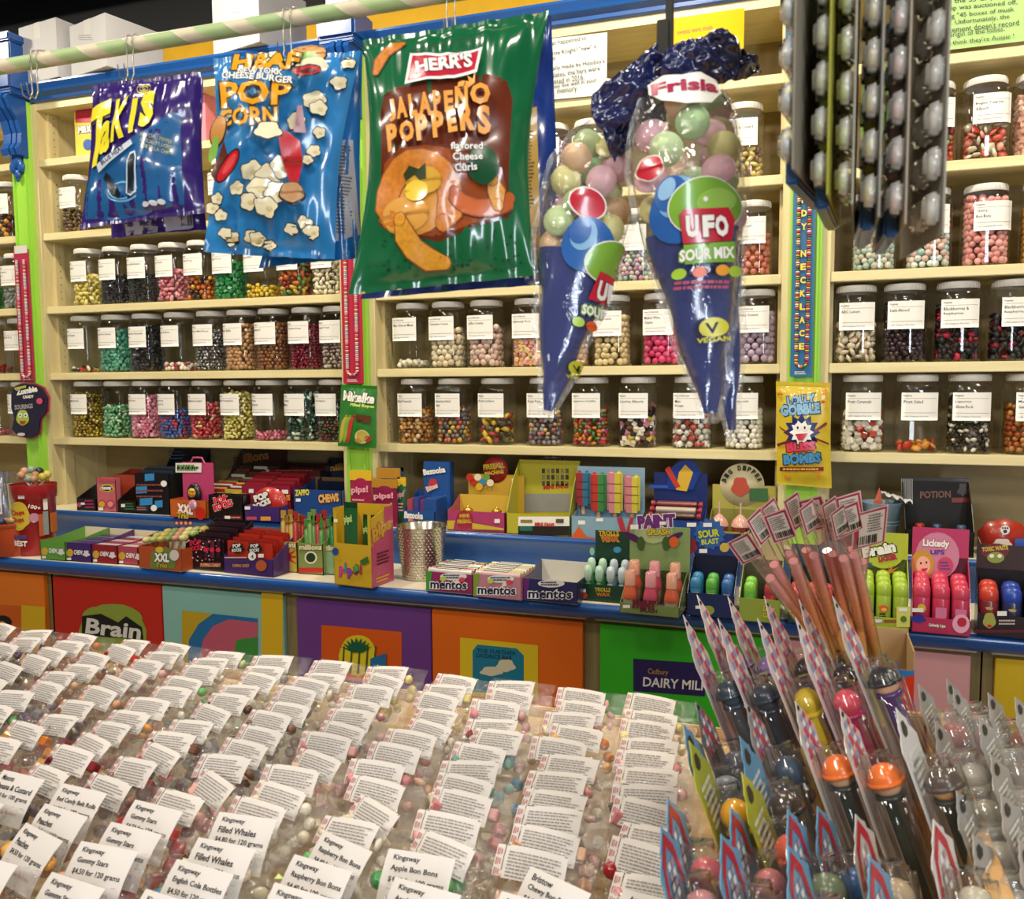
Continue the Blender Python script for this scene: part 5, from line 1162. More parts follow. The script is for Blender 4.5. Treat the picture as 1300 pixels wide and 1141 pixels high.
def tray(fr, t, front, d, hf, hb, col, inner='#cfc6b0', wall=None, th=.002):
    """open display carton: low front, high back, sloping sides"""
    c = glossy(col); i = M(inner, .6)
    g = G(); w = fr.w
    g.box(0, 0, 0, w, th, hf, c); g.box(0, d - th, 0, w, d, hb, i if wall is None else glossy(wall)); g.box(0, 0, 0, w, d, th, i)
    for x in (0, w - th):
        ym = d * .45
        vs = [(x, 0, 0), (x, d, 0), (x, d, hb), (x, ym, max(hf * 1.0, hb * .72) if hb > hf else hf), (x, 0, hf)]; vs += [(x + th, b_, c_) for a_, b_, c_ in vs]
        g.add(vs, [(4, 3, 2, 1, 0), (5, 6, 7, 8, 9)] + [(k, (k + 1) % 5, 5 + (k + 1) % 5, 5 + k) for k in range(5)], c)
    return g.build(front, t)
def tag_price(A, x, y, m=None, w=8, h=5):
    A.rect(x, y, x + w, y + h, m or WHT); A.scrib(x + 1, y + 1, x + w - 1, y + h - 1, 1, INKD, .5, 3); A.same()
def bottles(fr, t, xs, y0, dy, rows, h, r, capc, bodyc, nm='bottle', caph=.3, start=.006, zz=.004, sq=3, bodym=None):
    for q in range(rows):
        for i, x in enumerate(xs):
            g = G(); T = Matrix.Translation((x, start + y0 + q * dy, zz + q * .006)); cc = capc[i % len(capc)] if isinstance(capc, (list, tuple)) else capc; bc = bodyc[i % len(bodyc)] if isinstance(bodyc, (list, tuple)) else bodyc
            hb = h * (1 - caph); g.lathe([(r * .9, 0), (r, .003), (r, hb), (r * .98, hb + .001)], bodym or glossy(bc), 16, T, sq=sq); g.build(nm, t)
            g = G(); g.lathe([(r * .96, hb + .001), (r * 1.0, hb + .003), (r * .97, h - r * .7), (r * .75, h - r * .2), (r * .3, h)], glossy(cc), 16, T, sq=sq); g.build(nm + '_cap', t)

# ---- lower counter, from the left
f = Fr(18, 75, 706, 617, ZCT); t = f.thing('lollipop_tub', 'tall red tub of wrapped ball lollipops on the counter, below the lime pilaster', 'tub')
rr_ = f.w * .345; cx_, _z = f.loc(46, 690, rr_); TC = Matrix.Translation((cx_, rr_, 0)); g = G(); g.lathe([(rr_ * .90, 0), (rr_ * .92, .004), (rr_ * 1.0, f.h * .8), (rr_ * 1.06, f.h * .81), (rr_ * 1.08, f.h)], glossy('#c81c22'), 32, TC, cap=False); g.lathe([(.001, f.h * .97), (rr_ * 1.0, f.h * .97)], M('#7c1418', .5), 24, TC, cap=False); g.build('tub', t)
def cyl(x, y, l):
    b = f.loc(46, y)[1]; q = max(-.98, min(.98, (x - 46) / 28.5)); d = ray(46, y); d.z = 0; d.normalize(); s_ = Vector((-d.y, d.x, 0)); s_ = s_ if s_.dot(CR) > 0 else -s_; P = s_ * ((rr_ * 1.06 + l) * q) - d * ((rr_ * 1.06 + l) * sqrt(1 - q * q)); return (cx_ + P.x, rr_ + P.y, b)
A = Art(cyl, 6, .0005); YF = glossy('#f0cf2c')
A.ell(28, 650, 10, 12, YF); A.ell(27, 664, 9, 11, YF); A.ell(30, 657, 11, 15, YF, wob=.05); A.text('Chupa', 20, 658, 35, 656, 8, M('#b8202c', .3), .04); A.text('Chups', 20, 667, 34, 665, 8, M('#b8202c', .3), .04)
A.ell(45, 659, 6, 6, glossy('#d88aa8')); A.rect(50, 655, 56, 683, glossy('#d8602c')); A.rect(63, 655, 71, 680, glossy('#e0701c')); A.rect(56, 636, 61, 650, WHT); A.rect(55, 652, 61, 682, M('#8f9a98', .3))
A.text('100+', 39, 646, 52, 650, 5, WHT, .02); A.rect(29, 630, 36, 634, WHT); A.scrib(22, 680, 40, 686, 1, M('#3a4a8c'), .8, 2); A.text('BEST', 21, 694, 36, 695, 7, WHT, .04)
A.build('printed_wrap', t)
for i, (x, y, c) in enumerate(((27, 603, '#d89a6c'), (33, 606, '#e6b07a'), (40, 596, '#9ab8a8'), (37, 608, '#8fb0a8'), (45, 603, '#c98a4c'), (50, 598, '#22303c'), (54, 605, '#e0c83a'), (60, 602, '#e6d25c'), (57, 608, '#d8c24c'), (43, 608, '#c9a070'), (31, 598, '#e2a890'))):
    P = at(x, y, Y=f.o.y + rr_ * .7 + .02 * (i % 3)); b0 = Vector((f.o.x + cx_ + (P.x - f.o.x - cx_) * .5, f.o.y + rr_, f.o.z + f.h * .95)); l = thing('lollipop', ['peach', 'orange and cream', 'mint topped', 'sea green', 'caramel', 'black', 'yellow', 'pale yellow', 'mustard', 'tan', 'pale pink'][i] + ' wrapped ball lollipop standing in the red tub', 'lollipop', b0, group='lollipops standing in the red tub')
    g = G(); v = P - b0; g.tube([Vector((0, 0, 0)), v * .86], .0022, M('#efece4', .4), 6); g.build('stick', l); g = G(); g.ball(v, .016, glossy(c), 2); g.build('candy', l)
f = Fr(-22, 17, 706, 666, ZCT); t = f.thing('lollipop_tub', 'small orange tub of lollies at the picture edge beside the tall red tub', 'tub'); rr_ = f.w / 2
g = G(); g.lathe([(rr_ * .95, 0), (rr_, .004), (rr_, f.h)], glossy('#d84a18'), 28, Matrix.Translation((rr_, rr_, 0)), cap=False); g.lathe([(rr_ * .99, f.h - .012), (rr_ * 1.05, f.h - .011), (rr_ * 1.05, f.h + .004)], glossy('#e0582a'), 28, Matrix.Translation((rr_, rr_, 0)), cap=False); g.build('tub', t)
R = random.Random(4)
for i in range(9):
    g = G(); g.ball((rr_ + R.uniform(-.6, .6) * rr_, rr_ + R.uniform(-.6, .4) * rr_, f.h + .005 + R.uniform(-.008, .02)), .017, glossy(['#4a4a8c', '#e0dcd0', '#6a2c5c', '#c9a05c', '#c24a3a'][i % 5]), 2, None, (1.2, 1, .8)); g.build('wrapped_lolly', t)
for k, (x, lb) in enumerate(((2, 'silver bag with purple label standing at the picture edge behind the orange tub'), (16, 'clear bag of pale green straws leaning by the lime pilaster'))):
    P = at(x, 640, Y=-.16); P.z = ZCT; t = thing('sweet_bag', lb, 'bag', P)
    g = G(); cc = FILM if k else M('#9a9aa8', .25, metal=.6, bump=.6, nscale=30)
    g.grid(lambda u, v: ((u - .5) * .10 * (1 - .15 * v), -.02 * sin(pi * u) * sin(pi * min(1, v * 1.1)) ** .5 + .005 * sin(17 * u + 9 * v), v * .30), 14, 20, cc); g.grid(lambda u, v: ((.5 - u) * .10 * (1 - .15 * v), .015 * sin(pi * u), v * .30), 8, 8, cc); g.build('bag', t)
    if k == 0:
        A = Art(lambda a, b, l: (a, -.024 - l, b)); A.rect(-.035, .12, .03, .23, M('#e9e6f0', .4)); A.rect(-.033, .16, .005, .228, M('#4a2c8c', .35)); A.text('SOUR', -.03, .13, .025, .13, .02, M('#4a2c8c'), .03, up=1); A.build('label', t)
    else:
        for q in range(5): g = G(); g.tube([(-.03 + q * .015, 0, .01), (-.03 + q * .013, .004, .15), (-.035 + q * .016, 0, .25)], .006, M('#b9c4a0', .4), 8); g.build('straw', t)

CH = [(52, 84, '#6ab23c', 'green chew carton, empty at the back, first in the row of four', 'apple'), (84, 117, '#4a2478', 'purple chew carton, second in the row of four', 'grape'), (117, 150, '#a81c28', 'red chew carton, third in the row of four', 'cola'), (150, 176, '#c8485c', 'pink chew carton beside the orange lollipop carton', 'berry')]
for i, (x0, x1, c, lb, fl) in enumerate(CH):
    f = Fr(x0, x1 - .5, 710 + i * 2.0, 686 + i * 2.4, ZCT); t = f.thing('chew_carton', lb, 'sweets carton', 'cartons of chews on the counter')
    tray(f, t, 'carton', .22, f.h, f.h * 1.25, c, '#ded3b6'); A = f.art(); yb = 710 + i * 2
    A.ell(x0 + 5, yb - 10, 4.2, 5, glossy('#f0c030')); A.text('CHEW', x0 + 10, yb - 8, x0 + 21, yb - 7.3, 6, WHT, .04); A.ell(x0 + 26, yb - 9, 4, 4, M('#e0dce0', .3), wob=.2); A.rect(x0 + 2, yb - 4, x0 + 7, yb - 1, WHT); A.build('printed_front', t)
    if i:
        for q in range(2):
            for k in range(5):
                g = G(); z0 = f.h * (.72 + .12 * q) + .008; g.bbox(.004, .015 + k * .038, z0 - .012, f.w - .004, .048 + k * .038, z0, glossy(('#4a2478', '#6a4a8c') [k % 2] if i == 1 else ('#d8d0d4', '#b0343c')[k % 2] if i == 2 else ('#e8dcd8', '#d8707c')[k % 2]), .002)
                g.build('chew_stick', t)
f = Fr(177, 231, 721, 690, ZCT, yaw=-4); t = f.thing('lollipop_carton', 'orange carton heaped with yellow and green foil lollipops lying on the counter', 'sweets carton')
tray(f, t, 'carton', .15, f.h * .9, f.h, '#c9501c'); A = f.art(); A.poly([(190, 722), (193, 700), (210, 694), (226, 700), (222, 722)], glossy('#7a8c3c')); A.text('XXL', 196, 713, 215, 714, 11, WHT, .05, BLK, .04); A.ell(203, 698, 5, 4, YF); A.ell(222, 705, 6, 7, M('#cfcac4', .3)); A.text('Trio', 199, 720, 213, 721, 6, YF, .02, BLK, .04); A.build('printed_front', t)
for q in range(3):
    for k in range(6):
        g = G(); x = .012 + k * (f.w - .02) / 5.2; g.ball((x + .006 * q, .03 + q * .045, f.h + .008 + q * .008 + .004 * k), .0165, glossy(('#d8cf7a', '#a8b85c', '#c9b04a', '#7f9a4c', '#c98a6c')[(q + k) % 5]), 2, None, (.85, 1.3, .8)); g.build('lollipop', t)
        g = G(); g.tube([(x, .04 + q * .045, f.h + .008), (x + .012, .10 + q * .03, f.h + .02 + k * .004)], .002, M('#efece4', .4), 5); g.build('stick', t)
f = Fr(237, 286, 722, 681, ZCT, yaw=-3); t = f.thing('popping_candy_carton', 'black carton with pink lettering on popping candy, on the lower counter', 'sweets carton', 'popping candy cartons')
tray(f, t, 'carton', .16, f.h, f.h * 1.35, '#17101a', '#8f8a84', '#1c141e'); A = f.art(); PKL = M('#d8284c', .3)
A.text('POP', 241, 693, 256, 692, 7, PKL, .05); A.text('ROCKS', 241, 700, 257, 698, 6, PKL, .05)
R = random.Random(9)
for q in range(60): A.ell(R.uniform(239, 284), R.uniform(684, 712), .9, .9, M(('#d85c6c', '#e8e0e0', '#8c2034')[q % 3], .4), n=6); A.same()
for q in range(3): A.rect(260 + q * 8, 686, 265 + q * 8, 708, M(('#3c1c28', '#5c2434', '#2c1420')[q], .4)); A.ell(262 + q * 8, 698, 3, 3, PKL, wob=.1)
A.rect(255, 714, 282, 720, M('#8c2c2c', .4)); A.text('POPPING CANDY', 256, 719, 281, 719.4, 4, M('#e8c890', .4), .02); A.build('printed_front', t)
for k in range(6): g = G(); g.bbox(.006, .015 + k * .022, .01, f.w - .008, .019 + k * .022, f.h * (1.05 + .05 * k), glossy(('#241420', '#3a1c28')[k % 2]), .0015); g.build('sachet', t)
f = Fr(285, 347, 727, 676, ZCT, yaw=-4); t = f.thing('popping_candy_carton', 'red and purple carton of popping candy sachets on the lower counter', 'sweets carton', 'popping candy cartons')
tray(f, t, 'carton', .15, f.h * .42, f.h * .95, '#4a2a78', '#8c2a20', '#d8381c')
for q in range(2):
    for k in range(4):
        g = G(); g.bbox(.004 + q * f.w * .5, .012 + k * .03, .006, f.w * (.48 + q * .48), .018 + k * .03, f.h * (.80 + .05 * k), glossy(('#d8301c', '#c0281c')[k % 2]), .003); g.build('sachet', t)
A = f.art(); 
for x in (293, 316): A.ell(x + 8, 696, 9, 7, BLK, wob=.1); A.text('POP', x + 3, 696, x + 13, 695, 5, WHT, .04); A.text('ROCKS', x + 2, 701, x + 14, 700, 4, WHT, .04)
A.rect(286, 707, 314, 708.5, M('#e8b0a0', .4)); A.ell(321, 706, 5, 5.5, WHT); A.text('4', 320, 709, 323, 709, 5, BLK, .02); A.rect(329, 703, 336, 707.5, WHT); A.ell(333, 718, 7, 7, glossy('#d8602c')); A.text('POPPING CANDY', 297, 720, 318, 720, 4, M('#e0a040', .4), .02); A.build('printed_front', t)

ML = [(349, 378, 725, 687, '#d8b83c', '#c02c20', 'yellow and red starburst carton of small sweet tubes', '#c9a83c'), (378.5, 411, 728, 689, '#8fa050', '#c0281c', 'olive green carton of small sweet tubes with a red base strip', '#4f8a3c'), (412, 426, 729, 693, '#8fbf8a', '#3c7a4c', 'pale green carton of tubes partly behind the yellow bean box', '#2c8a4c')]
for i, (x0, x1, yb, yt, c, c2_, lb, tc_) in enumerate(ML):
    f = Fr(x0, x1 - .4, yb, yt, ZCT); t = f.thing('tube_carton', lb, 'sweets carton', 'cartons of sweet tubes'); tray(f, t, 'carton', .11, f.h, f.h * 1.6, c, '#a8884c')
    A = f.art(); m_ = (x0 + x1) / 2
    if i == 0: A.star(m_, yb - 18, 6, 16, 10, M('#c8301c', .35)); A.ell(m_, yb - 18, 6, 6, M('#8c1418', .4))
    elif i == 1: A.ell(m_, yb - 20, 8, 8, M('#e6dcc0', .4)); A.ell(m_, yb - 20, 6, 6, M('#1c3a20', .4)); A.rect(x0 + 1, yb - 7, x1 - 1, yb - 1, M('#c0281c', .35))
    A.text('millions', x0 + 2, yb - 30, x1 - 2, yb - 29.6, 7, M('#e9dcae', .3), .04, M('#4a2a14', .4), .05); A.build('printed_front', t)
    R = random.Random(i)
    for k in range((4, 5, 3)[i]):
        for q in range(2):
            g = G(); x = .014 + (k + .5) * (f.w - .028) / (4, 5, 3)[i]; hh = f.h * (1.75 + R.uniform(-.12, .25)); y = .03 + q * .045; cc = (('#c9a83c', '#b8782c'), ('#4f9a3c', '#7aa84c'), ('#1f8a4c', '#2f9c5c'))[i][(k + q) % 2]
            if i < 2 and k == 3: cc = '#c22a2c'
            g.tube([(x, y, .004), (x, y, hh * .82), (x, y, hh * .86), (x, y, hh * .9)], [.0105, .0105, .004, .010], glossy(cc), 10); g.box(x - .010, y - .002, hh * .9, x + .010, y + .002, hh * 1.02, glossy(cc)); g.build('sweet_tube', t)

f = Fr(425, 472, 742, 640, ZCT, yaw=-6); t = f.thing('bean_box', 'tall yellow and pink box of bean pouches in front of the lime pilaster', 'sweets carton')
g = G(); w_, h_, d_ = f.w, f.h, .13; YB = glossy('#e8b81c'); PKB = glossy('#d84a78')
hf_ = h_ * .52
g.box(0, 0, 0, w_, .002, hf_, YB); g.box(0, 0, hf_, .012, .002, h_ * .9, YB); g.box(w_ - .012, 0, hf_, w_, .002, h_ * .9, YB); g.box(0, d_, 0, w_, d_ + .002, h_ * .95, YB); g.box(0, 0, 0, .002, d_, h_ * .95, YB); g.box(0, 0, 0, w_, d_, .003, YB)
g.add([(w_, 0, 0), (w_, d_, 0), (w_, d_, h_ * .98), (w_, 0, h_ * .84), (w_ - .002, 0, 0), (w_ - .002, d_, 0), (w_ - .002, d_, h_ * .98), (w_ - .002, 0, h_ * .84)], [(0, 1, 2, 3), (7, 6, 5, 4), (3, 2, 6, 7)], YB); g.build('box', t)
A = Art(lambda y, z, l: (w_ + .0004 + l, y, z), None, .0004); A.rect(.0, .0, d_, h_ * .45, PKB); A.poly([(0, h_ * .45), (d_, h_ * .45), (d_, h_ * .7), (d_ * .55, h_ * .62), (0, h_ * .5)], PKB); A.rect(d_ * .6, h_ * .6, d_, h_ * .95, PKB); A.text('pips', .01, h_ * .55, d_ * .95, h_ * .62, h_ * .2, YB, .05, M('#c22a5c', .3), .05, up=1); A.scrib(.03, h_ * .42, d_ * .8, h_ * .25, 4, M('#5c1430', .4), .5, 3); A.scrib(.02, h_ * .12, d_ * .8, h_ * .04, 2, M('#e8b81c', .4), .5, 3); A.build('printed_side', t)
A = f.art(); 
for ch, x, y, c in (('p', 431, 728, '#d8489c'), ('i', 438, 727, '#3c9ac2'), ('p', 442, 730, '#8c4ab0'), ('s', 450, 729, '#4aa84c'), ('!', 458, 729, '#c22a3c')): A.text(ch, x, y + (4 if ch == 'p' else 0), x + (6 if ch != 'i' and ch != '!' else 2), y + (4 if ch == 'p' else 0), 12, M(c, .3), .06, M('#7a2c50', .3), .05)
A.ell(427, 700, 4, 5, M('#2c4a8c', .3)); A.rect(425.5, 659, 430, 663, WHT); A.poly([(458, 712), (468, 706), (470, 714), (462, 718)], M('#3c6a2c', .3)); A.build('printed_front', t)
for k, (x, lean, hh) in enumerate(((w_ * .36, .004, h_ * 1.0), (w_ * .70, .008, h_ * .84))):
    g = G(); pw = w_ * .36
    def fn(u, v, s=1): return (x + (u - .5) * pw + lean * v, (.02 + k * .03) - s * .010 * sin(pi * u) * sin(pi * min(1, v * 1.15)), .006 + v * hh)
    g.grid(lambda u, v: fn(u, v, 1), 8, 14, glossy('#1c6a34')); g.grid(lambda u, v: fn(1 - u, v, -.6), 6, 8, glossy('#1c6a34')); g.build('bean_pouch', t)
    A = Art(lambda a, b, l, x=x, k=k, hh=hh: (x + a + lean * b / hh, .02 + k * .03 - .0115 - l, .006 + b)); A.text('pips!', -.016, hh * .72, .016, hh * .74, hh * .12, M('#c9e08a', .3), .04, up=1); A.rect(-.017, hh * .08, .017, hh * .45, M('#7fae5c', .3)); A.build('printed_pouch', t)
# pink bean pouches behind, on the raised step
for i, (x0, x1, yb, yt, hc, bc, lb) in enumerate(((446, 473, 672, 597, '#e0b82c', '#b8184c', 'crimson bean pouch with yellow header, in front of the lime pilaster'), (474, 505, 672, 608, '#b8842c', '#9c1448', 'crimson bean pouch with brown header, second of the pouches on the step'), (480, 509, 664, 594, '#b8842c', '#2c5a7c', 'teal blue bean pouch behind the crimson ones'), (506, 516, 668, 606, '#e0b82c', '#1c6a34', 'green bean pouch beside the blue bubble gum box'))):
    f = Fr(x0, x1, yb, yt, ZR, Y=-.085 if i < 2 else -.06); t = f.thing('bean_pouch', lb, 'sweets pouch', 'bean pouches on the step'); w_, h_ = f.w, f.h
    def fn(u, v, s=1): return (u * w_, (.0 if i != 2 else .03) - s * .009 * sin(pi * u) * sin(pi * min(1, v * 1.1)) ** .6, v * h_)
    g = G(); g.grid(lambda u, v: fn(u, v, 1), 8, 14, glossy(bc)); g.grid(lambda u, v: fn(1 - u, v, -.6), 6, 8, glossy(bc)); g.build('pouch', t)
    g = G(); g.box(-.001, -.003, h_ * .82, w_ + .001, .003, h_ * 1.0, M(hc, .4)); g.build('header_card', t)
    A = Art(lambda a, b, l: (a * w_, -.0105 - l, b * h_)); A.text('pips!', .1, .55, .9, .58, .16, M('#f0a8b8', .3), .04, up=1); A.scrib(.15, .5, .85, .3, 3, M('#f0a8b8', .4), .5, i); A.build('printed_front', t)

# silver hobnail bucket
f = Fr(500, 545, 738, 672, ZCT); t = f.thing('metal_bucket', 'empty silver bucket with a hobnail surface on the counter', 'bucket'); rb = f.w / 2; rt_ = rb * 1.30; h_ = f.h; SIL = M('#c9c4b4', .22, metal=1.0)
T = Matrix.Translation((rb, rb + .02, 0)); g = G(); g.lathe([(rb * .2, .001), (rb, .0), (rb, .003), (rt_, h_), (rt_ + .003, h_ + .002), (rt_ + .002, h_ + .004), (rt_ - .002, h_), (rb - .002, .004), (rb * .2, .003)], SIL, 48, T, cap=False); g.build('shell', t)
g = G()
for q in range(17):
    for k in range(34):
        a = 2 * pi * (k + .5 * (q % 2)) / 34; z = h_ * (q + .8) / 17.8; r0 = rb + (rt_ - rb) * z / h_; bm = None
        p = (rb + r0 * cos(a), rb + .02 + r0 * sin(a), z); 
        n_ = Vector((cos(a), sin(a), -.1)); tt_ = Vector((-sin(a), cos(a), 0)) * .0042; u2 = Vector((0, 0, .0036)); c = Vector(p)
        g.add([c + n_ * .0026, c + tt_, c + tt_ * .5 + u2, c - tt_ * .5 + u2, c - tt_, c - tt_ * .5 - u2, c + tt_ * .5 - u2], [(0, 1, 2), (0, 2, 3), (0, 3, 4), (0, 4, 5), (0, 5, 6), (0, 6, 1)], SIL, True)
g.build('hobnail', t, kind='stuff')

for i, (x0, x1, yb, yt, c, c2_, lb) in enumerate(((541, 600, 750, 724, '#a8286c', '#4a9a3c', 'mint roll carton in magenta and green, first of three on the counter'), (601, 662, 757, 727, '#d8889c', '#7fa03c', 'mint roll carton in pale pink and green, second of three'), (665, 733, 762, 733, '#2a2c6c', '#6a2c7c', 'half empty mint roll carton in dark blue and violet, third of three'))):
    f = Fr(x0, x1, yb, yt, ZCT, yaw=-3); t = f.thing('mint_carton', lb, 'sweets carton', 'mint roll cartons'); dd = .16
    tray(f, t, 'carton', dd, f.h * (.95 if i < 2 else .95), f.h * (.98 if i < 2 else 1.35), c, '#e0dccf'); A = f.art()
    A.poly([(x0, yt + 2), (x0 + 8, yt + 1), (x0 + 4, yb), (x0, yb)], M(c2_, .3)); A.ell(x0 + 35, yt + 8, 17, 5, M('#e9e6e4', .35)); A.scrib(x0 + 22, yt + 5, x0 + 48, yt + 11, 2, M('#2c2a5c', .4), .6, i)
    if i < 2: A.ell(x0 + 22, yt + 11, 4, 3, M('#b8d04c', .3)); A.ell(x0 + 46, yt + 12, 4, 3, M('#d84a5c', .3)); A.ell(x0 + 40, yt + 15, 3, 2.4, M('#f0e0c0', .3))
    A.text('mentos', x0 + 6, yb - 3, x1 - 7, yb - 1.5, 10, M('#1a2048', .3), .025, WHT, .07); A.build('printed_front', t)
    nr = 6 if i < 2 else 3
    for k in range(nr if i < 2 else 2):
        g = G(); y = .014 + k * .025; g.tube([(.006, y, f.h * (.95 if i < 2 else .65)), (f.w - .006, y, f.h * (.95 if i < 2 else .65))], .0115, glossy((('#d8d0c4', '#b03c6c', '#5c9a4c') if i == 0 else ('#e0b8b4', '#c8d07c', '#e8e0d4') if i == 1 else ('#2c3a8c', '#d8d6e0'))[k % (3 if i < 2 else 2)]), 12)
        if i < 2: g.box(f.w * .2, y - .006, f.h * .95 + .0112, f.w * .7, y + .006, f.h * .95 + .0118, M('#2a2c5c', .4)) ; g.box(f.w * .22, y - .004, f.h * .95 + .0118, f.w * .68, y + .004, f.h * .95 + .0121, WHT)
        g.build('mint_roll', t)

f = Fr(738, 795, 762, 715, ZCT, yaw=-2); t = f.thing('novelty_carton', 'dark green novelty candy carton with green and clear bottles', 'sweets carton'); tray(f, t, 'carton', .12, f.h * .45, f.h * .9, '#1c4a34', '#2c5a44')
A = f.art(dy=.118); 
hd_ = glossy('#1c4a38'); A.poly([(747, 712), (747, 674), (760, 670), (775, 668), (790, 674), (800, 678), (800, 712)], hd_)
g = G(); w_ = f.w; g.box(.012, .118, 0, w_ + .01, .1195, f.loc(770, 674, .118)[1], hd_); g.build('header_card', t)
A = f.art(dy=.1175); A.text('TROLLS', 760, 680, 786, 680, 6, YF, .03, M('#8c3c1c', .3), .05); A.text('WAX', 763, 688, 786, 688, 8, M('#c9602c', .3), .05, M('#f0c850', .3), .05); A.ell(752, 700, 3, 5, M('#8fd0a8', .3)); A.ell(784, 698, 5, 4, M('#4a9ac2', .3)); A.build('printed_header', t)
A = f.art(); A.text('TROLLS', 755, 751, 775, 751.5, 5, YF, .03); A.text('WAX', 757, 757, 775, 757.5, 5, M('#c9802c', .3), .04); A.ell(742, 756, 4, 4, M('#c24a2c', .3)); A.rect(737, 748, 744, 752, WHT); A.build('printed_front', t)
GLS = clear('bottle_plastic', (.85, .95, .88), .18, .05, 1.5, 1.4)
for q in range(2):
    for k in range(4):
        g = G(); x = .016 + k * (f.w - .03) / 3.1; y = .02 + q * .04; gc = '#3f9a4c' if k < 2 else '#8ab0b8'
        g.lathe([(.0105, .0), (.0115, .004), (.0115, .045), (.006, .052)], glossy(gc), 14, Matrix.Translation((x, y, .006 + q * .015))); g.lathe([(.010, .052), (.013, .062), (.0135, .085), (.010, .097), (.003, .101)], M('#b8dcc4' if k < 2 else '#c4d4dc', .2, coat=.6), 14, Matrix.Translation((x, y, .006 + q * .015))); g.build('bottle', t)
f = Fr(787, 862, 778, 718, ZCT, yaw=-3, ); t = f.thing('novelty_carton', 'lime and purple splash candy carton with six orange squeeze bottles', 'sweets carton'); w_ = f.w
tray(f, t, 'carton', .13, f.h * .22, f.h * .75, '#7f9a4c', '#5c2a50'); g = G(); HG = glossy('#8fb068'); hz = f.loc(820, 660, .128)[1]; g.box(-.004, .128, 0, w_ + .006, .130, hz * .93, HG)
g.build('header_card', t)
A = f.art(dy=.1275); A.ell(830, 672, 24, 18, glossy('#b8cc8c'), wob=.04); A.text('PAINT', 810, 672, 858, 669, 17, glossy('#7a2c8c'), .08, WHT, .05); A.text('SPLASH', 822, 680, 851, 679, 8, YF, .05, BLK, .05)
for s_ in (-1, 1): A.ell(830 + s_ * 25, 683, 14, 4, M('#4a2058', .35), rot=-s_ * .5); A.ell(830 + s_ * 16, 690, 5, 9, M('#3c5a2c', .35))
A.rect(801, 666, 811, 672, WHT); A.rect(838, 662, 846, 666, WHT); A.ell(856, 688, 6, 7, M('#d8602c', .3)); A.build('printed_header', t)
A = f.art(); A.text('PAINT', 803, 772, 832, 774, 10, glossy('#8c1c3c'), .06, M('#3c1420', .3), .04); A.text('SPLASH', 812, 777, 834, 779, 5, M('#5c1c3c', .3), .03); A.rect(791, 768, 800, 772, WHT); A.build('printed_front', t)
for q in range(2):
    for k in range(3):
        x = .025 + k * (w_ - .05) / 2; y = .022 + q * .05; oc = ('#e8643c', '#e04a6c', '#e8603c')[k]; T = Matrix.Translation((x, y, .004 + q * .02)); g = G()
        g.lathe([(.018, 0), (.020, .003), (.020, .032), (.021, .036)], M('#b0a088', .3, coat=.4), 16, T, sq=4); g.build('base_cup', t)
        g = G(); g.lathe([(.021, .037), (.022, .042), (.020, .055), (.016, .070), (.0155, .074)], glossy(oc), 16, T, sq=3); g.build('squeeze_bottle', t); g = G(); g.lathe([(.0155, .075), (.0145, .115), (.012, .118)], M('#dca088' if k != 1 else '#dc94a0', .2, coat=.6), 16, T, sq=4); g.build('clear_cap', t)
def can_carton(x0, x1, yb, yt, lb, base, head, cans, art, yaw=-2, hd=None, rows=2, capc=None, r=.0165, hcan=.095, front=.30, depth=.12, inner='#2c2c34', headcol=None):
    f = Fr(x0, x1, yb, yt, ZCT, yaw=yaw); t = f.thing('novelty_carton', lb, 'sweets carton', None); tray(f, t, 'carton', depth, f.h * front, f.h * .7, base, inner)
    if headcol: g = G(); g.box(.0, depth - .002, 0, f.w, depth, f.h * 1.0, glossy(headcol)); g.build('header_card', t)
    n = len(cans)
    bottles(f, t, [f.w * (i + .5) / n for i in range(n)], r, .036, rows, hcan, min(r, f.w / n / 2 - .0008), capc or cans, cans, 'candy_bottle', .32)
    A = f.art(dy=depth - .0025); art(A, f, 'h'); A.build('printed_header', t); A = f.art(); art(A, f, 'f'); A.build('printed_front', t)
    for i in range(n):   # small pictures on the front bottles
        A = Art(lambda a, b, l: (f.w * (i + .5) / n + a, .006 - l - .0012, .004 + b)); art(A, f, ('c', i)); 
        if A.g.v: A.build('printed_bottle', t)
    return f, t
def a1(A, f, s):
    if s == 'h': A.star(901, 678, 17, 21, 14, glossy('#2a6ac2')); A.text('SOUR', 887, 684, 914, 681, 10, M('#c9d04c', .3), .05, M('#123a7c', .3), .05); A.text('BLAST', 891, 692, 913, 690, 7, M('#c9d04c', .3), .04); A.ell(877, 693, 8, 10, M('#8c2c40', .4), wob=.1); A.rect(893, 664, 904, 669, WHT); A.rect(888, 697, 898, 702, WHT); A.ell(920, 695, 6, 6, M('#c9b04c', .4)); A.ell(920, 695, 8, 8, M('#2a6ac2', .3)) if 0 else None
    elif s == 'f': A.ell(899, 775, 8, 6, M('#8fa03c', .4)); A.rect(883, 769, 890, 773, WHT)
    else:
        A.text('GOB', -.010, .052, .010, .052, .012, M('#c9e04c', .3), .05, up=1); A.text('GOO', -.010, .040, .010, .040, .009, M('#c9e04c', .3), .05, up=1); A.ell(0, .022, .009, .010, M('#b8201c', .3)); A.ell(0, .028, .004, .006, WHT)
can_carton(872, 932, 781, 684, 'dark blue sour candy carton with blue, green and blue bottles, beside the splash carton', '#182c64', None, ['#2c7ab8', '#4aa83c', '#1c4a9c'], a1, capc=['#2a8ac2', '#5cc23c', '#2a6ab8'], headcol='#1c3a8c', hcan=.105)
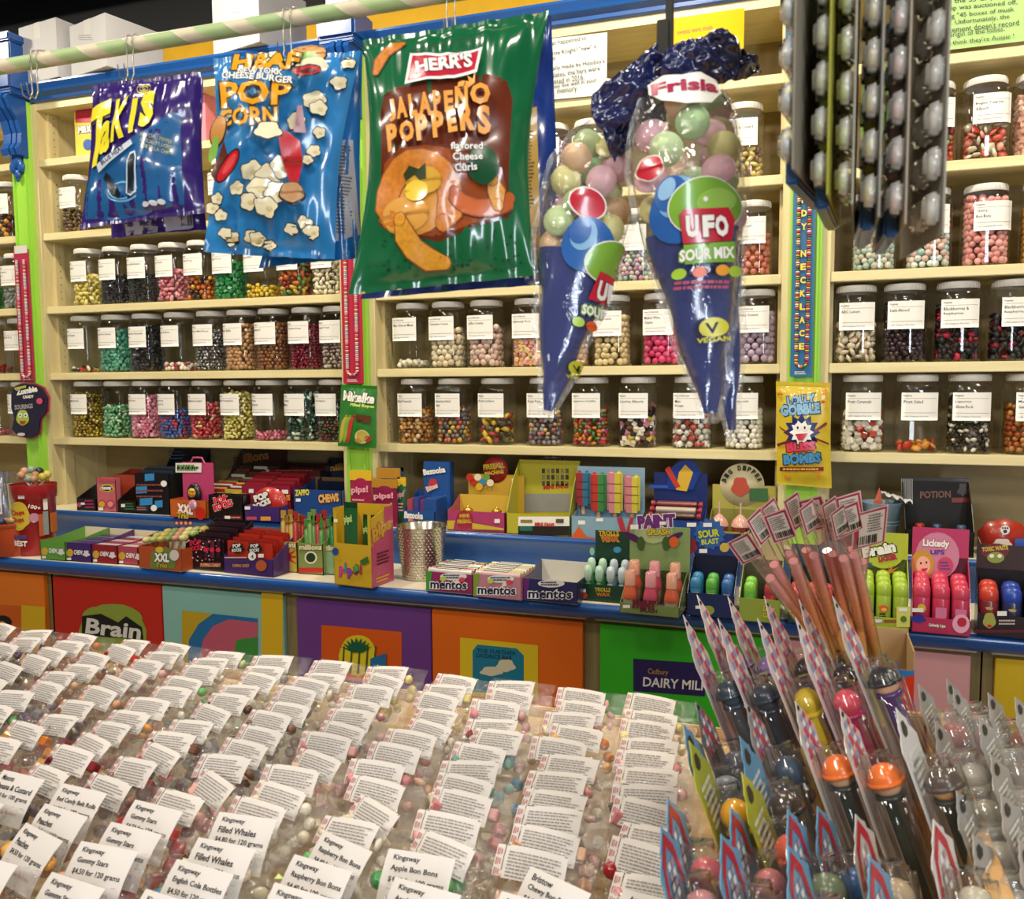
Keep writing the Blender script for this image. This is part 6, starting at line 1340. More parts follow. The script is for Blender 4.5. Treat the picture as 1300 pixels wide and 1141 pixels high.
def a2(A, f, s):
    if s == 'h': A.ell(953, 690, 15, 16, glossy('#e9dc90')); A.text('BIG DIP', 934, 687, 962, 672, 7, BLK, .05)
    elif s == 'f': A.text('GOB', 968, 775, 983, 779, 7, YF, .05, BLK, .04); A.text('GUM', 968, 783, 983, 787, 6, YF, .05, BLK, .04)
    else: A.text('GOB', -.010, .050, .010, .050, .012, M('#e0e04c', .3), .05, up=1); A.ell(0, .024, .010, .011, M('#b8201c', .3)); A.ell(0, .03, .005, .006, WHT)
can_carton(938, 990, 788, 690, 'lime fronted candy carton with green and red bottles, beside the dark blue one', '#9ab03c', None, ['#5cb83c', '#b82030'], a2, capc=['#8ae03c', '#c83040'], headcol='#c9c07a', hcan=.105)
def a3(A, f, s):
    if s == 'h': A.ell(1055, 700, 18, 14, M('#3a5a6a', .4))
    elif s == 'f': pass
    else: A.ell(0, .03, .011, .02, YF, wob=.1); A.ell(0, .03, .008, .015, M('#c22a3c', .3))
can_carton(1000, 1078, 791, 700, 'candy carton with red and white bottles seen through the sour straws', '#2a3a50', None, ['#d83c4c', '#e8e4e0', '#d83c4c', '#d84c5c'], a3, capc='#e0484c', headcol='#2c4a5c')
def a4(A, f, s):
    if s == 'h': A.ell(1123, 702, 25, 20, glossy('#c9d82c')); A.text('Brain', 1096, 709, 1138, 701, 15, WHT, .06, BLK, .08); A.text('LICKER', 1116, 714, 1139, 710, 7, M('#c2284c', .3), .04, M('#5c1424', .3), .04); A.text('BLAST', 1096, 722, 1108, 719, 5, M('#2a6aa8', .3), .04); [A.poly([(1128, 725), (1128 + 16 * cos(radians(a)), 728 - 14 * sin(radians(a))), (1130, 728)], M('#c98a2c', .3)) for a in range(10, 175, 27)]
    elif s == 'f': A.text('Brain', 1104, 790, 1120, 791, 6, WHT, .05, BLK, .06); A.rect(1122, 787, 1138, 791, M('#8c5a2c', .4)); A.rect(1138, 770, 1155, 796, M('#d8d86c', .4)); A.rect(1141, 772, 1152, 776, WHT); A.ell(1147, 786, 4, 4, M('#5c7a2c', .3))
    else: A.ell(0, .052, .012, .010, M('#e05c3c', .3), wob=.1); A.ell(.001, .05, .007, .005, M('#e8c04c', .3)); A.scrib(-.010, .042, .010, .018, 3, BLK, .6, 2)
can_carton(1089, 1154, 797, 684, 'lime yellow carton of lime roller bottles under a brain shaped header', '#c2d02c', None, ['#a8c82c', '#b0d030', '#a8c82c'], a4, capc='#b8dc30', headcol='#c9d82c', hcan=.125, r=.019, rows=3, front=.14, yaw=-2)
def a5(A, f, s):
    if s == 'h': A.ell(1190, 706, 28, 30, glossy('#e88ab0')); A.text('Lickedy', 1171, 696, 1205, 698, 12, WHT, .05, M('#b01c50', .3), .05); A.text('LIPS', 1181, 704, 1199, 704, 6, M('#5c3aa0', .3), .04); A.ell(1171, 716, 15, 18, glossy('#e8a830')); A.ell(1172, 718, 9, 12, M('#f0b8a0', .4)); A.ell(1169, 715, 1.2, 1.4, BLK); A.ell(1176, 714, 1.2, 1.4, BLK); A.poly([(1169, 722), (1178, 721), (1175, 725), (1171, 725)], M('#c2203c', .3)); A.ell(1200, 718, 10, 11, M('#c9486c', .3)); A.scrib(1193, 712, 1207, 724, 3, M('#3a4a9c', .4), .5, 2)
    elif s == 'f': A.ell(1166, 786, 9, 5, M('#2a3a9c', .3), wob=.1); A.ell(1220, 792, 11, 12, M('#f0b0c8', .3)); A.ell(1221, 790, 6, 6, M('#c2283c', .3)); A.text('Lickedy Lips', 1179, 796, 1200, 798, 5, WHT, .04, M('#7c1440', .3), .06); A.rect(1158, 772, 1172, 777, WHT)
    else:
        if s[1] == 0: A.ell(0, .06, .010, .012, YF); A.rect(-.012, .022, .012, .030, WHT)
        else: A.rect(-.013, .004, .013, .066, M('#d87aa0', .3)); A.poly([(-.013, .03), (.013, .04), (.013, .028), (-.013, .02)], M('#b83c74', .3))
can_carton(1157, 1232, 802, 678, 'hot pink carton of pink roller bottles with a blond cartoon girl header', '#d8285c', None, ['#d82c5c', '#e02c54', '#dc2c58'], a5, capc='#f03c60', headcol='#d82c6c', hcan=.128, r=.0215, rows=3, front=.16, yaw=-4)
def a6(A, f, s):
    if s == 'h': A.ell(1263, 700, 18, 10, glossy('#7c1c30')); A.text('TOXIC WASTE', 1247, 701, 1280, 698, 6, M('#d8c04c', .3), .04); A.ell(1264, 708, 11, 7, M('#8fa03c', .4)); A.ell(1259, 706, 3, 2.5, WHT); A.ell(1269, 706, 3, 2.5, WHT)
    elif s == 'f': A.ell(1256, 788, 8, 10, M('#a8a84c', .4), wob=.06); A.ell(1256, 795, 3, 2, M('#c22a2c', .4)); A.rect(1266, 776, 1278, 782, WHT); A.scrib(1268, 786, 1292, 794, 2, M('#c9c0b4', .4), .5, 5); A.rect(1238, 799, 1300, 803, M('#5c1424', .4))
    else: A.ell(0, .036, .011, .017, M('#2a1c28', .4)); A.ell(0, .038, .008, .010, M('#c2c04c', .4)); A.ell(-.003, .041, .0015, .0015, BLK); A.ell(.003, .041, .0015, .0015, BLK); A.ell(0, .068, .009, .004, M('#c2a060', .4), wob=.1)
can_carton(1240, 1330, 806, 700, 'dark maroon carton of red, blue and purple roller bottles at the frame edge', '#2a1620', None, ['#8c2430', '#1c2c5c', '#3c2450'], a6, capc=['#e8402c', '#2048c2', '#5a2c8c'], headcol='#341c28', hcan=.125, r=.023, rows=2, front=.26, yaw=-6)

# ---- raised step, from the left
def step_tray(x0, x1, yb, yt, name, label, col, depth=.12, hf=.4, hb=1.0, inner='#a8a294', wall=None, yaw=0, artf=None, arth=None, Y=None, group='boxes on the raised step', fill=None):
    f = Fr(x0, x1, yb, yt, ZR, yaw=yaw, Y=Y if Y is not None else -.088); t = f.thing(name, label, 'sweets carton', group)
    tray(f, t, 'carton', depth, f.h * hf, f.h * hb, col, inner, wall)
    if artf: A = f.art(); artf(A); A.build('printed_front', t)
    if arth: A = f.art(dy=depth - .0025); arth(A); A.build('printed_header', t)
    if fill: fill(f, t)
    return f, t
def sachets(cols, n=5, z=.8, nx=1):
    def F(f, t):
        for q in range(nx):
            for k in range(n): g = G(); g.bbox(.004 + q * f.w / nx, .012 + k * .018, .004, f.w * (q + 1) / nx - .004, .020 + k * .018, f.h * (z + .04 * k), glossy(cols[(k + q) % len(cols)]), .002); g.build('sachet', t)
    return F
step_tray(98, 122, 647, 614, 'sour_carton', 'half empty black carton with pink print, first box on the step', '#17141a', .15, .45, 1, '#a09c94', artf=lambda A: (A.ell(101, 641, 3, 3, M('#c2507c')), A.scrib(108, 634, 121, 646, 3, M('#b8306c'), .5, 2), A.rect(103, 638, 108, 641, WHT)))
f, t = step_tray(124, 148, 648, 607, 'candy_packet', 'upright salmon pink candy packet with a yellow logo, second on the step', '#e06a78', .03, 1, 1, '#e06a78', artf=lambda A: (A.ell(136, 620, 9, 5, YF, wob=.06), A.ell(136, 620, 7, 3.5, BLK, wob=.1), A.scrib(130, 617, 142, 623, 1, WHT, .6, 3), A.ell(130, 640, 5, 5, M('#c2383c')), A.ell(130, 640, 4, 3.6, YF), A.ell(141, 640, 5, 5, M('#c2383c')), A.ell(141, 640, 3.6, 3.6, M('#e8909c')), A.rect(126, 644, 132, 648, WHT), A.rect(124, 607, 148, 610, M('#c24c58'))))
step_tray(150, 175, 649, 614, 'sour_carton', 'black and green carton beside the salmon pink packet', '#151a17', .15, .42, 1, '#98948c', artf=lambda A: (A.scrib(158, 638, 172, 648, 3, M('#3c7a4c'), .5, 2), A.rect(154, 640, 159, 644, WHT)))
step_tray(146, 205, 640, 598, 'foil_pouch', 'orange red foil pouches lying behind the black cartons', '#b83c20', .10, .9, 1, '#8c2c18', Y=.05, group=None)
def af(A):
    for x, y, w_ in ((190, 606, 12), (180, 622, 14), (186, 637, 16), (202, 640, 10)): A.poly([(x - w_ / 2, y - 4), (x + w_ / 2, y - 5), (x + w_ / 2, y + 4), (x - w_ / 2, y + 5)], M('#3a8cc8', .35))
    A.scrib(174, 612, 214, 634, 3, M('#8c4a40', .4), .3, 5); A.ell(196, 645, 4, 4, WHT); A.rect(174, 642, 190, 649, M('#2a3448', .4)); A.scrib(175, 643, 189, 648, 2, M('#c97a5c', .4), .5, 2); A.ell(209, 614, 4, 4, WHT)
step_tray(173, 216, 651, 600, 'popping_candy_carton', 'black carton with sky blue wording of popping candy on the step', '#14181f', .14, .98, 1.08, '#20242c', artf=af, fill=sachets(['#1c2430', '#2a3a4c'], 4, 1.0), group='popping candy cartons')
step_tray(204, 250, 640, 572, 'popping_candy_carton', 'upper charcoal carton standing at the back of the step', '#1a1f28', .10, .62, 1.0, '#20262f', Y=.08, artf=lambda A: (A.rect(206, 592, 222, 600, M('#2a2a34')), A.scrib(207, 593, 221, 599, 1, M('#c2704c', .4), .6, 3), A.scrib(214, 572, 236, 584, 3, M('#3c5068', .4), .4, 6)), group='popping candy cartons')
f, t = step_tray(217, 263, 672, 634, 'lollipop_display', 'orange lollipop display with a pink arched handle, hanging over the step edge', '#e0661c', .07, 1, 1, '#c9501c', Y=-.128, group=None)
g = G(); hz = f.loc(240, 581, .068)[1]; g.bbox(.01, .066, .01, f.w - .012, .069, hz * .92, glossy('#d8407c'), .003); g.build('header_card', t); g = G(); g.tube([(f.w * .30, .067, hz * .90), (f.w * .38, .067, hz * 1.0), (f.w * .62, .067, hz * 1.0), (f.w * .70, .067, hz * .90)], .004, glossy('#d8407c'), 8); g.build('handle', t)
g = G(); g.ball((f.w * .43, .055, f.h * 1.22), .034, glossy('#1c1a20'), 3, None, (1.0, .45, 1.35)); g.build('black_cutout', t)
A = f.art(dy=.064); A.rect(223, 588, 256, 600, M('#e8e4d8', .4)); A.scrib(225, 589, 254, 599, 2, M('#5c8a3c', .4), .6, 2); A.scrib(225, 589, 254, 599, 1, BLK, .3, 8); A.build('printed_header', t)
A = f.art(); A.text('XXL', 224, 652, 245, 654, 13, WHT, .06, M('#c22a1c', .3), .04); A.text('Trio', 225, 658, 240, 659, 8, YF, .04, BLK, .05); 
for q in range(4): A.ell(225 + q * 6, 664, 3, 3, M('#7c1c1c', .3)); A.ell(225 + q * 6, 664, 2, 2, M('#e8a08c', .3))
A.ell(256, 652, 6, 8, M('#c2281c', .3)); A.poly([(217, 660), (263, 655), (263, 672), (217, 672)], M('#e88c2c', .35)) if 0 else None
A.build('printed_front', t)
g = G(); P = f.loc(243, 626, -.012); g.ball((P[0], -.010, P[1]), .019, YF, 2, None, (1, .3, 1)); P = f.loc(245, 641, -.012); g.ball((P[0], -.012, P[1]), .021, glossy('#e08ab0'), 2, None, (1, .35, 1.0)); g.build('lollipop_badge', t)
A = f.art(dy=-.016); A.text('Chupa', 238, 626, 248, 626, 3.6, M('#b8202c', .3), .03); A.text('Chups', 238, 631, 248, 631, 3.6, M('#b8202c', .3), .03); A.rect(241, 638, 249, 643, WHT); A.build('badge_print', t)
step_tray(257, 311, 652, 617, 'chew_bar_carton', 'carton of yellow and plum chew bars behind the black popping candy pack', '#c9a82c', .14, .8, 1.15, '#7c5a3c', Y=-.03, artf=lambda A: (A.rect(258, 626, 282, 640, M('#7c1c3c', .3)), A.text('ZAPPO', 262, 632, 280, 631, 7, YF, .04, BLK, .04), A.ell(300, 632, 7, 8, M('#e0b82c', .3))), fill=sachets(['#c2282c', '#d8c04c', '#8c2030', '#e0e0d8'], 6, .9, 2))
step_tray(288, 346, 650, 572, 'tube_carton', 'brown carton with dull gold header standing at the back', '#3c2418', .12, .5, 1.0, '#2c1a12', '#3c2a1c', Y=.10, arth=lambda A: (A.text('millions', 299, 590, 342, 583, 12, M('#a8783c', .4), .04, M('#2c1408', .4), .05)), fill=sachets(['#2c2a1c', '#c9c4b4', '#3c3a24', '#7c2420'], 5, .55, 3))
step_tray(308, 370, 652, 613, 'chew_bar_carton', 'red and plum carton behind the popping candy header', '#a81c3c', .16, .95, 1.2, '#8a744c', Y=-.02, artf=lambda A: (A.rect(316, 621, 322, 626, WHT), A.rect(358, 622, 366, 627, WHT), A.text('ONS', 354, 636, 369, 636, 8, M('#e8a03c', .3), .06, BLK, .04)), fill=sachets(['#b01c2c', '#8c1824'], 7, 1.0, 2))
step_tray(373, 434, 652, 619, 'chew_bar_carton', 'royal blue chew bar carton under the dark blue header', '#1c4a9c', .16, .95, 1.2, '#6a5430', Y=-.03, artf=lambda A: (A.text('ZAPPO', 375, 630, 393, 629, 8, M('#e8d850', .3), .05, BLK, .04), A.rect(376, 633, 382, 637, WHT), A.text('CHEWS', 405, 639, 431, 637, 11, M('#e8b060', .3), .06, M('#5c2c1c', .3), .05)), fill=None)
step_tray(343, 408, 640, 590, 'chew_bar_carton', 'dim dark red carton at the back of the step', '#5c1c18', .10, .9, 1.0, '#3c1410', Y=.13, artf=lambda A: A.scrib(350, 595, 400, 610, 3, M('#8c3428', .4), .4, 3))
step_tray(404, 440, 640, 584, 'tube_carton', 'dark navy carton with dull gold header beside the pilaster', '#142040', .10, .62, 1.0, '#101a34', Y=.10, arth=lambda A: (A.text('mill', 414, 599, 436, 597, 9, M('#a07c3c', .4), .05, M('#0c1020', .3), .05), A.scrib(408, 605, 430, 610, 1, M('#8c98b0', .4), .5, 3)))
# popping candy packs in front of those
f, t = step_tray(266, 309, 667, 628, 'popping_candy_carton', 'black popping candy pack with red wording, in the tray behind the black carton', '#141014', .05, 1.0, 1.0, '#141014', Y=-.118, group='popping candy cartons')
A = f.art(); A.text('POP', 273, 641, 290, 636, 9, M('#e02838', .3), .06, WHT, .04); A.text('ROCKS', 273, 650, 297, 642, 9, M('#e02838', .3), .06, WHT, .04); A.rect(284, 654, 308, 664, M('#5c1c1c', .4)); A.scrib(286, 655, 307, 663, 2, M('#d88c7c', .4), .5, 3); A.rect(286, 655, 293, 659, WHT); A.build('printed_front', t)
f, t = step_tray(311, 356, 668, 630, 'popping_candy_carton', 'rounded red header over a purple box of popping candy, set on the step edge', '#4a2a80', .06, .62, .66, '#3c2268', Y=-.122, group='popping candy cartons')
g = G(); hz = f.loc(333, 617, .055)[1]; g.box(.002, .052, 0, f.w - .002, .055, f.loc(333, 640, .055)[1], glossy('#d8261c')); g.lathe([(.0001, 0), (f.w * .5, 0), (f.w * .5, .003), (.0001, .003)], glossy('#d8261c'), 28, Matrix.Translation((f.w * .5, .0555, f.loc(333, 640, .055)[1])) @ Matrix.Rotation(pi / 2, 4, 'X') @ Matrix.Diagonal((1, .85, 1, 1))); g.build('header_card', t)
A = f.art(dy=.0505); A.text('POP', 324, 638, 342, 632, 9, WHT, .08, BLK, .09); A.text('ROCKS', 324, 648, 345, 639, 8, WHT, .08, BLK, .09); A.build('printed_header', t)
A = f.art(); A.rect(313, 656, 326, 660, M('#c2506c', .4)); A.rect(331, 656, 344, 661, M('#e0a040', .4)); A.rect(311, 643, 318, 647, WHT); A.build('printed_front', t)

# middle unit
def bz(f, t):
    g = G(); w_ = f.w; h1 = f.loc(560, 588, .06)[1]
    g.bbox(w_ * .30, .10, f.h * .5, w_ * 1.15, .14, h1, glossy('#1c5ab0'), .002); g.build('header_card', t)
    g = G(); g.bbox(w_ * .62, .012, .0, w_ * 1.02, .15, f.h * 1.02, glossy('#1c58b0'), .002); g.build('side_flap', t)
    for k in range(3): g = G(); g.bbox(.006 + k * .026, .02, .01, .030 + k * .026, .09, f.h * (.98 + .06 * (k % 2)), glossy(('#c24a5c', '#3c4aa8', '#7c3c8c')[k]), .003); g.build('gum_pack', t)
f, t = step_tray(512, 552, 668, 634, 'gum_carton', 'royal blue bubble gum carton with a tilted header above the silver bucket', '#1c5ab0', .13, .62, 1.2, '#1c4a90', Y=-.095, artf=lambda A: (A.text('Bazooka', 513, 658, 537, 660, 9, WHT, .06, M('#0c2c6c', .3), .04), A.text('Bites', 518, 665, 532, 667, 7, M('#e8a0a8', .3), .05, M('#8c2038', .3), .04), A.ell(543, 665, 4.5, 4.5, YF)), fill=bz)
A = f.art(dy=.098); A.text('Bazooka', 538, 604, 566, 600, 8, WHT, .06, M('#0c2c6c', .3), .04); A.ell(550, 614, 6, 6, M('#c23c4c', .3), wob=.1); A.text('Bites', 543, 625, 557, 619, 7, M('#f0d0c0', .3), .05, M('#8c2038', .3), .04); A.build('printed_header', t)
def fb(f, t):
    w_ = f.w
    g = G(); hz = f.loc(600, 602, .12)[1]; g.bbox(.03, .13, 0, w_ + .03, .132, hz, glossy('#e0b030'), .001); g.lathe([(.0001, 0), (.048, 0), (.048, .002), (.0001, .002)], glossy('#b81c28'), 28, Matrix.Translation((f.loc(628, 597, .12)[0], .130, f.loc(628, 597, .12)[1])) @ Matrix.Rotation(pi / 2, 4, 'X') ); g.build('header_card', t)
    A = f.art(dy=.126); A.text('FIREBALL', 614, 597, 641, 594, 7, YF, .05); A.text('MACHINE', 616, 604, 640, 601, 5, YF, .04); A.ell(628, 597, 1, 1, YF); A.rect(650, 608, 656, 612, WHT)
    for i, (x, y) in enumerate(((601, 612), (607, 606), (613, 612), (618, 606), (609, 618), (597, 606), (623, 613))): A.ell(x, y, 4.5, 4.5, M(('#c2342c', '#e8dcc0', '#3c8ab0', '#6a9a4c', '#e0b02c')[i % 5], .3))
    A.build('printed_header', t)
    for i, px in enumerate((594, 630)):
        P = f.loc(px, 640, .04); T = Matrix.Translation((P[0], .045, .012)); g = G(); g.lathe([(.012, 0), (.028, .004), (.034, .022), (.030, .044), (.014, .056)], clear('globe', (.96, .96, .96), .05, .03, 1.5, 1.5), 20, T, cap=False); g.build('globe', t)
        g = G(); g.lathe([(.016, .054), (.019, .056), (.017, .062), (.008, .068), (.003, .074)], M('#d8b04c', .25, metal=.8), 18, T); g.build('lid', t)
        for k in range(14): g = G(); a = k * 2.4; g.ball((P[0] + .018 * cos(a), .045 + .018 * sin(a), .022 + .0022 * k), .0072, glossy(('#c2342c', '#3c6ab0', '#e0c83c', '#e8e0d0', '#4a9a4c')[k % 5]), 1); g.build('gumball', t)
step_tray(568, 641, 672, 648, 'gumball_carton', 'pink tray of little gumball globes with a round red header', '#c83a78', .12, 1.0, 1.6, '#d8b43c', Y=-.095, yaw=0, artf=lambda A: (A.ell(590, 660, 11, 12, glossy('#c2243c')), A.text('MINI', 584, 658, 596, 657, 5, YF, .04), A.text('FIREBALL', 581, 665, 599, 664, 5, YF, .04), A.poly([(568, 661), (578, 661), (576, 672), (568, 672)], YF), A.rect(628, 659, 635, 664, WHT), A.poly([(600, 664), (640, 671), (640, 673), (600, 672)], YF)), fill=fb)
def mn(f, t):
    w_ = f.w; g = G(); hz = f.loc(690, 592, .15)[1]; g.bbox(-.0, .152, 0, w_ + .02, .154, hz, M('#c9c4b8', .5), .001); g.box(-.0, .1505, 0, w_ * .36, .152, hz, glossy('#d8d038')); g.lathe([(.0001, 0), (.062, 0), (.062, .002), (.0001, .002)], M('#b0aaa0', .5), 24, Matrix.Translation((f.loc(700, 590, .15)[0], .153, f.loc(700, 590, .15)[1])) @ Matrix.Rotation(pi / 2, 4, 'X') @ Matrix.Diagonal((1, .45, 1, 1))); g.build('header_card', t)
    A = f.art(dy=.149); A.text('minions', 681, 587, 716, 587, 7, M('#2c2a28', .4), .06)
    for r0 in range(3):
        for k in range(6): A.rect(688 + k * 6, 595 + r0 * 8, 692 + k * 6, 601 + r0 * 8, M(('#3c3a30', '#8c8a4c', '#5c5a54')[(k + r0) % 3], .4)); A.same()
    A.text('MINI FANS', 690, 622, 722, 620, 6, M('#b8342c', .35), .06); A.rect(664, 627, 724, 650, M('#8f8f8c', .45)); A.build('printed_header', t)
    g = G(); P = f.loc(686, 647, .06); g.ball((P[0], .06, .004 + .030), .030, glossy('#e8d02c'), 3, None, (1, 1, .9)); g.build('yellow_ball', t)
step_tray(643, 723, 680, 650, 'novelty_tray', 'yellow and black open tray holding one yellow ball', '#d0c82c', .15, .95, 3.2, '#b0aa2c', Y=-.098, artf=lambda A: (A.rect(658, 656, 723, 680, WHT), A.rect(658, 668, 723, 680, BLK), A.rect(661, 660, 676, 664, M('#8c7a3c')), A.rect(660, 668, 676, 674, M('#1c6a5c')), A.text('MINI FANS', 679, 668, 704, 669, 5, M('#c22a2c', .3), .06), A.rect(706, 659, 716, 664, M('#5c4a2c'))), fill=mn)
def ip(f, t):
    w_ = f.w; g = G(); hz = f.loc(770, 593, .09)[1]; g.bbox(-.002, .092, 0, w_, .095, hz, glossy('#8cb4d0'), .001); g.build('header_card', t)
    for i, (x0, x1, yt_, yb_, ca, cb) in enumerate(((730, 749, 598, 643, '#a8323c', '#2c7aa0'), (749, 769, 600, 650, '#d8382c', '#3c9a4c'), (770, 790, 598, 652, '#e88a9c', '#e8d03c'), (792, 812, 603, 652, '#e8848c', '#e8d83c'))):
        g = G(); a0, zt = f.loc(x0, yt_, .05); a1, zb = f.loc(x1, yb_, .05); w2 = (a1 - a0) / 2
        for s_, c in ((0, ca), (1, cb)):
            bm = bmesh.new(); bmesh.ops.create_cube(bm, size=1)
            for v in bm.verts: v.co = Vector((a0 + w2 * (s_ + .5) + v.co.x * w2, .06 + v.co.y * .018, (zt + zb) / 2 + v.co.z * (zt - zb)))
            bmesh.ops.bevel(bm, geom=[e for e in bm.edges if all(abs(v.co.x - (a0 + w2 * 2 * s_)) < .002 or abs(v.co.z - zt) < .001 for v in e.verts)], offset=.008, segments=3, affect='EDGES', clamp_overlap=True); g.bm(bm, glossy(c), False)
        for q in range(3): g.box(a0 + .002, .0500, zb + (zt - zb) * (.25 + .22 * q), a1 - .002, .0508, zb + (zt - zb) * (.262 + .22 * q), M('#3c2a2c', .5))
        g.build('ice_pop', t); g = G(); g.bbox(a0 + w2 - .006, .057, zb - .03, a0 + w2 + .006, .061, zb, M('#d8a884', .5), .001); g.build('stick', t)
step_tray(725, 812, 690, 655, 'ice_pop_display', 'pale blue display box of four two coloured ice pop sweets', '#8cb8d4', .09, 1.0, 1.2, '#8cb0c8', Y=-.100, artf=lambda A: (A.rect(734, 661, 743, 666, WHT), A.rect(757, 658, 766, 662, WHT), A.poly([(783, 658), (790, 657), (795, 675), (800, 657), (805, 657), (798, 684), (791, 684)], M('#b8384c', .3)), A.poly([(725, 683), (735, 668), (745, 682), (812, 688), (812, 692), (725, 690)], M('#d8602c', .35))), fill=ip)
def bl(f, t):
    w_ = f.w; hz = f.loc(850, 600, .12)[1]; g = G(); g.bbox(.01, .122, 0, w_, .125, hz, glossy('#16307c'), .001); g.build('header_card', t); A = f.art(dy=.119); A.poly([(846, 622), (850, 596), (862, 586), (880, 584), (890, 600), (880, 622)], M('#1c3a8c', .35)); A.poly([(858, 622), (862, 600), (870, 590), (880, 600), (872, 624)], M('#d8b03c', .35)); A.poly([(844, 596), (850, 592), (864, 618), (858, 620)], M('#c23c2c', .35)); A.rect(824, 616, 848, 620, M('#2c5ac2', .4)); A.build('printed_header', t)
    for k in range(3):
        g = G(); z = f.h * .85 + k * .016; y = .03 + k * .026; g.tube([(.01, y, z), (.02, y, z), (.024, y, z), (w_ - .024, y, z), (w_ - .02, y, z), (w_ - .01, y, z)], [.012, .012, .005, .005, .012, .012], glossy('#b8282c'), 10); g.tube([(.03, y, z), (w_ - .03, y, z)], .011, glossy(('#5c3424', '#c9b4a0', '#8c2c28')[k]), 12); g.build('twisted_sweet', t)
step_tray(818, 892, 700, 650, 'candy_bar_carton', 'royal blue carton of red wrapped twist sweets behind the splash carton', '#1c48a8', .12, .75, 1.0, '#16307c', Y=-.098, artf=lambda A: (A.rect(872, 664, 884, 669, WHT), A.rect(822, 664, 840, 672, M('#c2342c'))), fill=bl)
def bd(f, t):
    w_ = f.w; zc = f.loc(942, 616, .13)[1]; g = G(); g.bbox(.0, .132, 0, w_, .134, zc, glossy('#c9c04c'), .001); g.lathe([(.0001, 0), (.072, 0), (.072, .002), (.0001, .002)], M('#d8cca0', .4), 32, Matrix.Translation((f.loc(942, 616, .13)[0], .133, zc)) @ Matrix.Rotation(pi / 2, 4, 'X')); g.build('header_card', t)
    A = f.art(dy=.1285); 
    for i, ch in enumerate('BIG DIPPER'):
        if ch == ' ': continue
        a = radians(200 + i * 15.5); cx, cy = 942 + 21 * cos(a), 618 + 21 * sin(a); r_ = a + pi / 2; A.text(ch, cx - 2.2 * cos(r_), cy - 2.2 * sin(r_), cx + 2.2 * cos(r_), cy + 2.2 * sin(r_), 6, BLK, .05)
    A.ell(940, 618, 11, 12, M('#c2503c', .4), wob=.1); A.rect(952, 620, 975, 636, M('#3c6a3c', .4)); A.build('printed_header', t)
    for i, px in enumerate((913, 940)):
        P = f.loc(px, 660, .04); T = Matrix.Translation((P[0], .045, .0)); g = G(); g.lathe([(.020, 0), (.026, .04), (.029, .056)], glossy('#c24a3c'), 18, T); g.build('cup', t); g = G(); g.lathe([(.031, .057), (.031, .061), (.024, .078), (.010, .092), (.004, .096)], M('#e0a898', .2, coat=.7), 18, T); g.tube([(0, 0, .09), (0, .0, .135)], .003, M('#d8b0a8', .3), 6, T); g.build('dome_lid', t)
step_tray(898, 982, 705, 672, 'dipper_carton', 'yellow dipper carton with a round header and two domed cups', '#b8b040', .13, .9, 2.0, '#8c8a3c', Y=-.100, fill=bd)
# right unit
f = Fr(1096, 1142, 712, 640, ZR, Y=-.06); t = f.thing('metal_bucket', 'matt blue grey bucket holding folded bags on the raised step', 'bucket'); rb = f.w / 2; T = Matrix.Translation((rb, rb, 0)); BG = M('#7f98ac', .4, metal=.2); g = G(); g.lathe([(rb * .2, .001), (rb * .86, 0), (rb * 1.15, f.h), (rb * 1.18, f.h + .002), (rb * 1.13, f.h + .002), (rb * .84, .004), (rb * .2, .004)], BG, 36, T, cap=False)
for zz in (.55, .62): g.lathe([(rb * (.86 + .29 * zz) + .0005, f.h * zz - .002), (rb * (.86 + .29 * zz) + .0022, f.h * zz), (rb * (.86 + .29 * zz) + .0005, f.h * zz + .002)], BG, 36, T, cap=False)
g.build('shell', t); g = G(); g.add([(.02, .05, f.h * .8), (.06, .05, f.h * .8), (.045, .055, f.h * 1.32), (.02, .06, f.h * .8), (.06, .06, f.h * .8), (.045, .062, f.h * 1.32)], [(0, 1, 2), (5, 4, 3), (0, 2, 5, 3), (1, 4, 5, 2)], glossy('#e0521c')); g.build('orange_bag', t)
g = G(); g.grid(lambda u, v: (.05 + u * .09, .03 + v * .06 + .006 * sin(u * 14), f.h * (1.02 + .18 * (1 - u)) + .006 * sin(u * 23 + v * 11)), 12, 8, M('#d8dade', .35, coat=.3)); g.build('white_bag', t)
f, t = step_tray(1046, 1090, 706, 640, 'sweets_box', 'purple and maroon box half hidden by the flags of the sour straws', '#3c1c50', .10, 1.0, 1.0, '#3c1c50', Y=-.05, artf=lambda A: (A.text('WARHEAD', 1062, 660, 1086, 654, 8, YF, .05), A.rect(1046, 640, 1090, 643, M('#8c1c24', .4))))
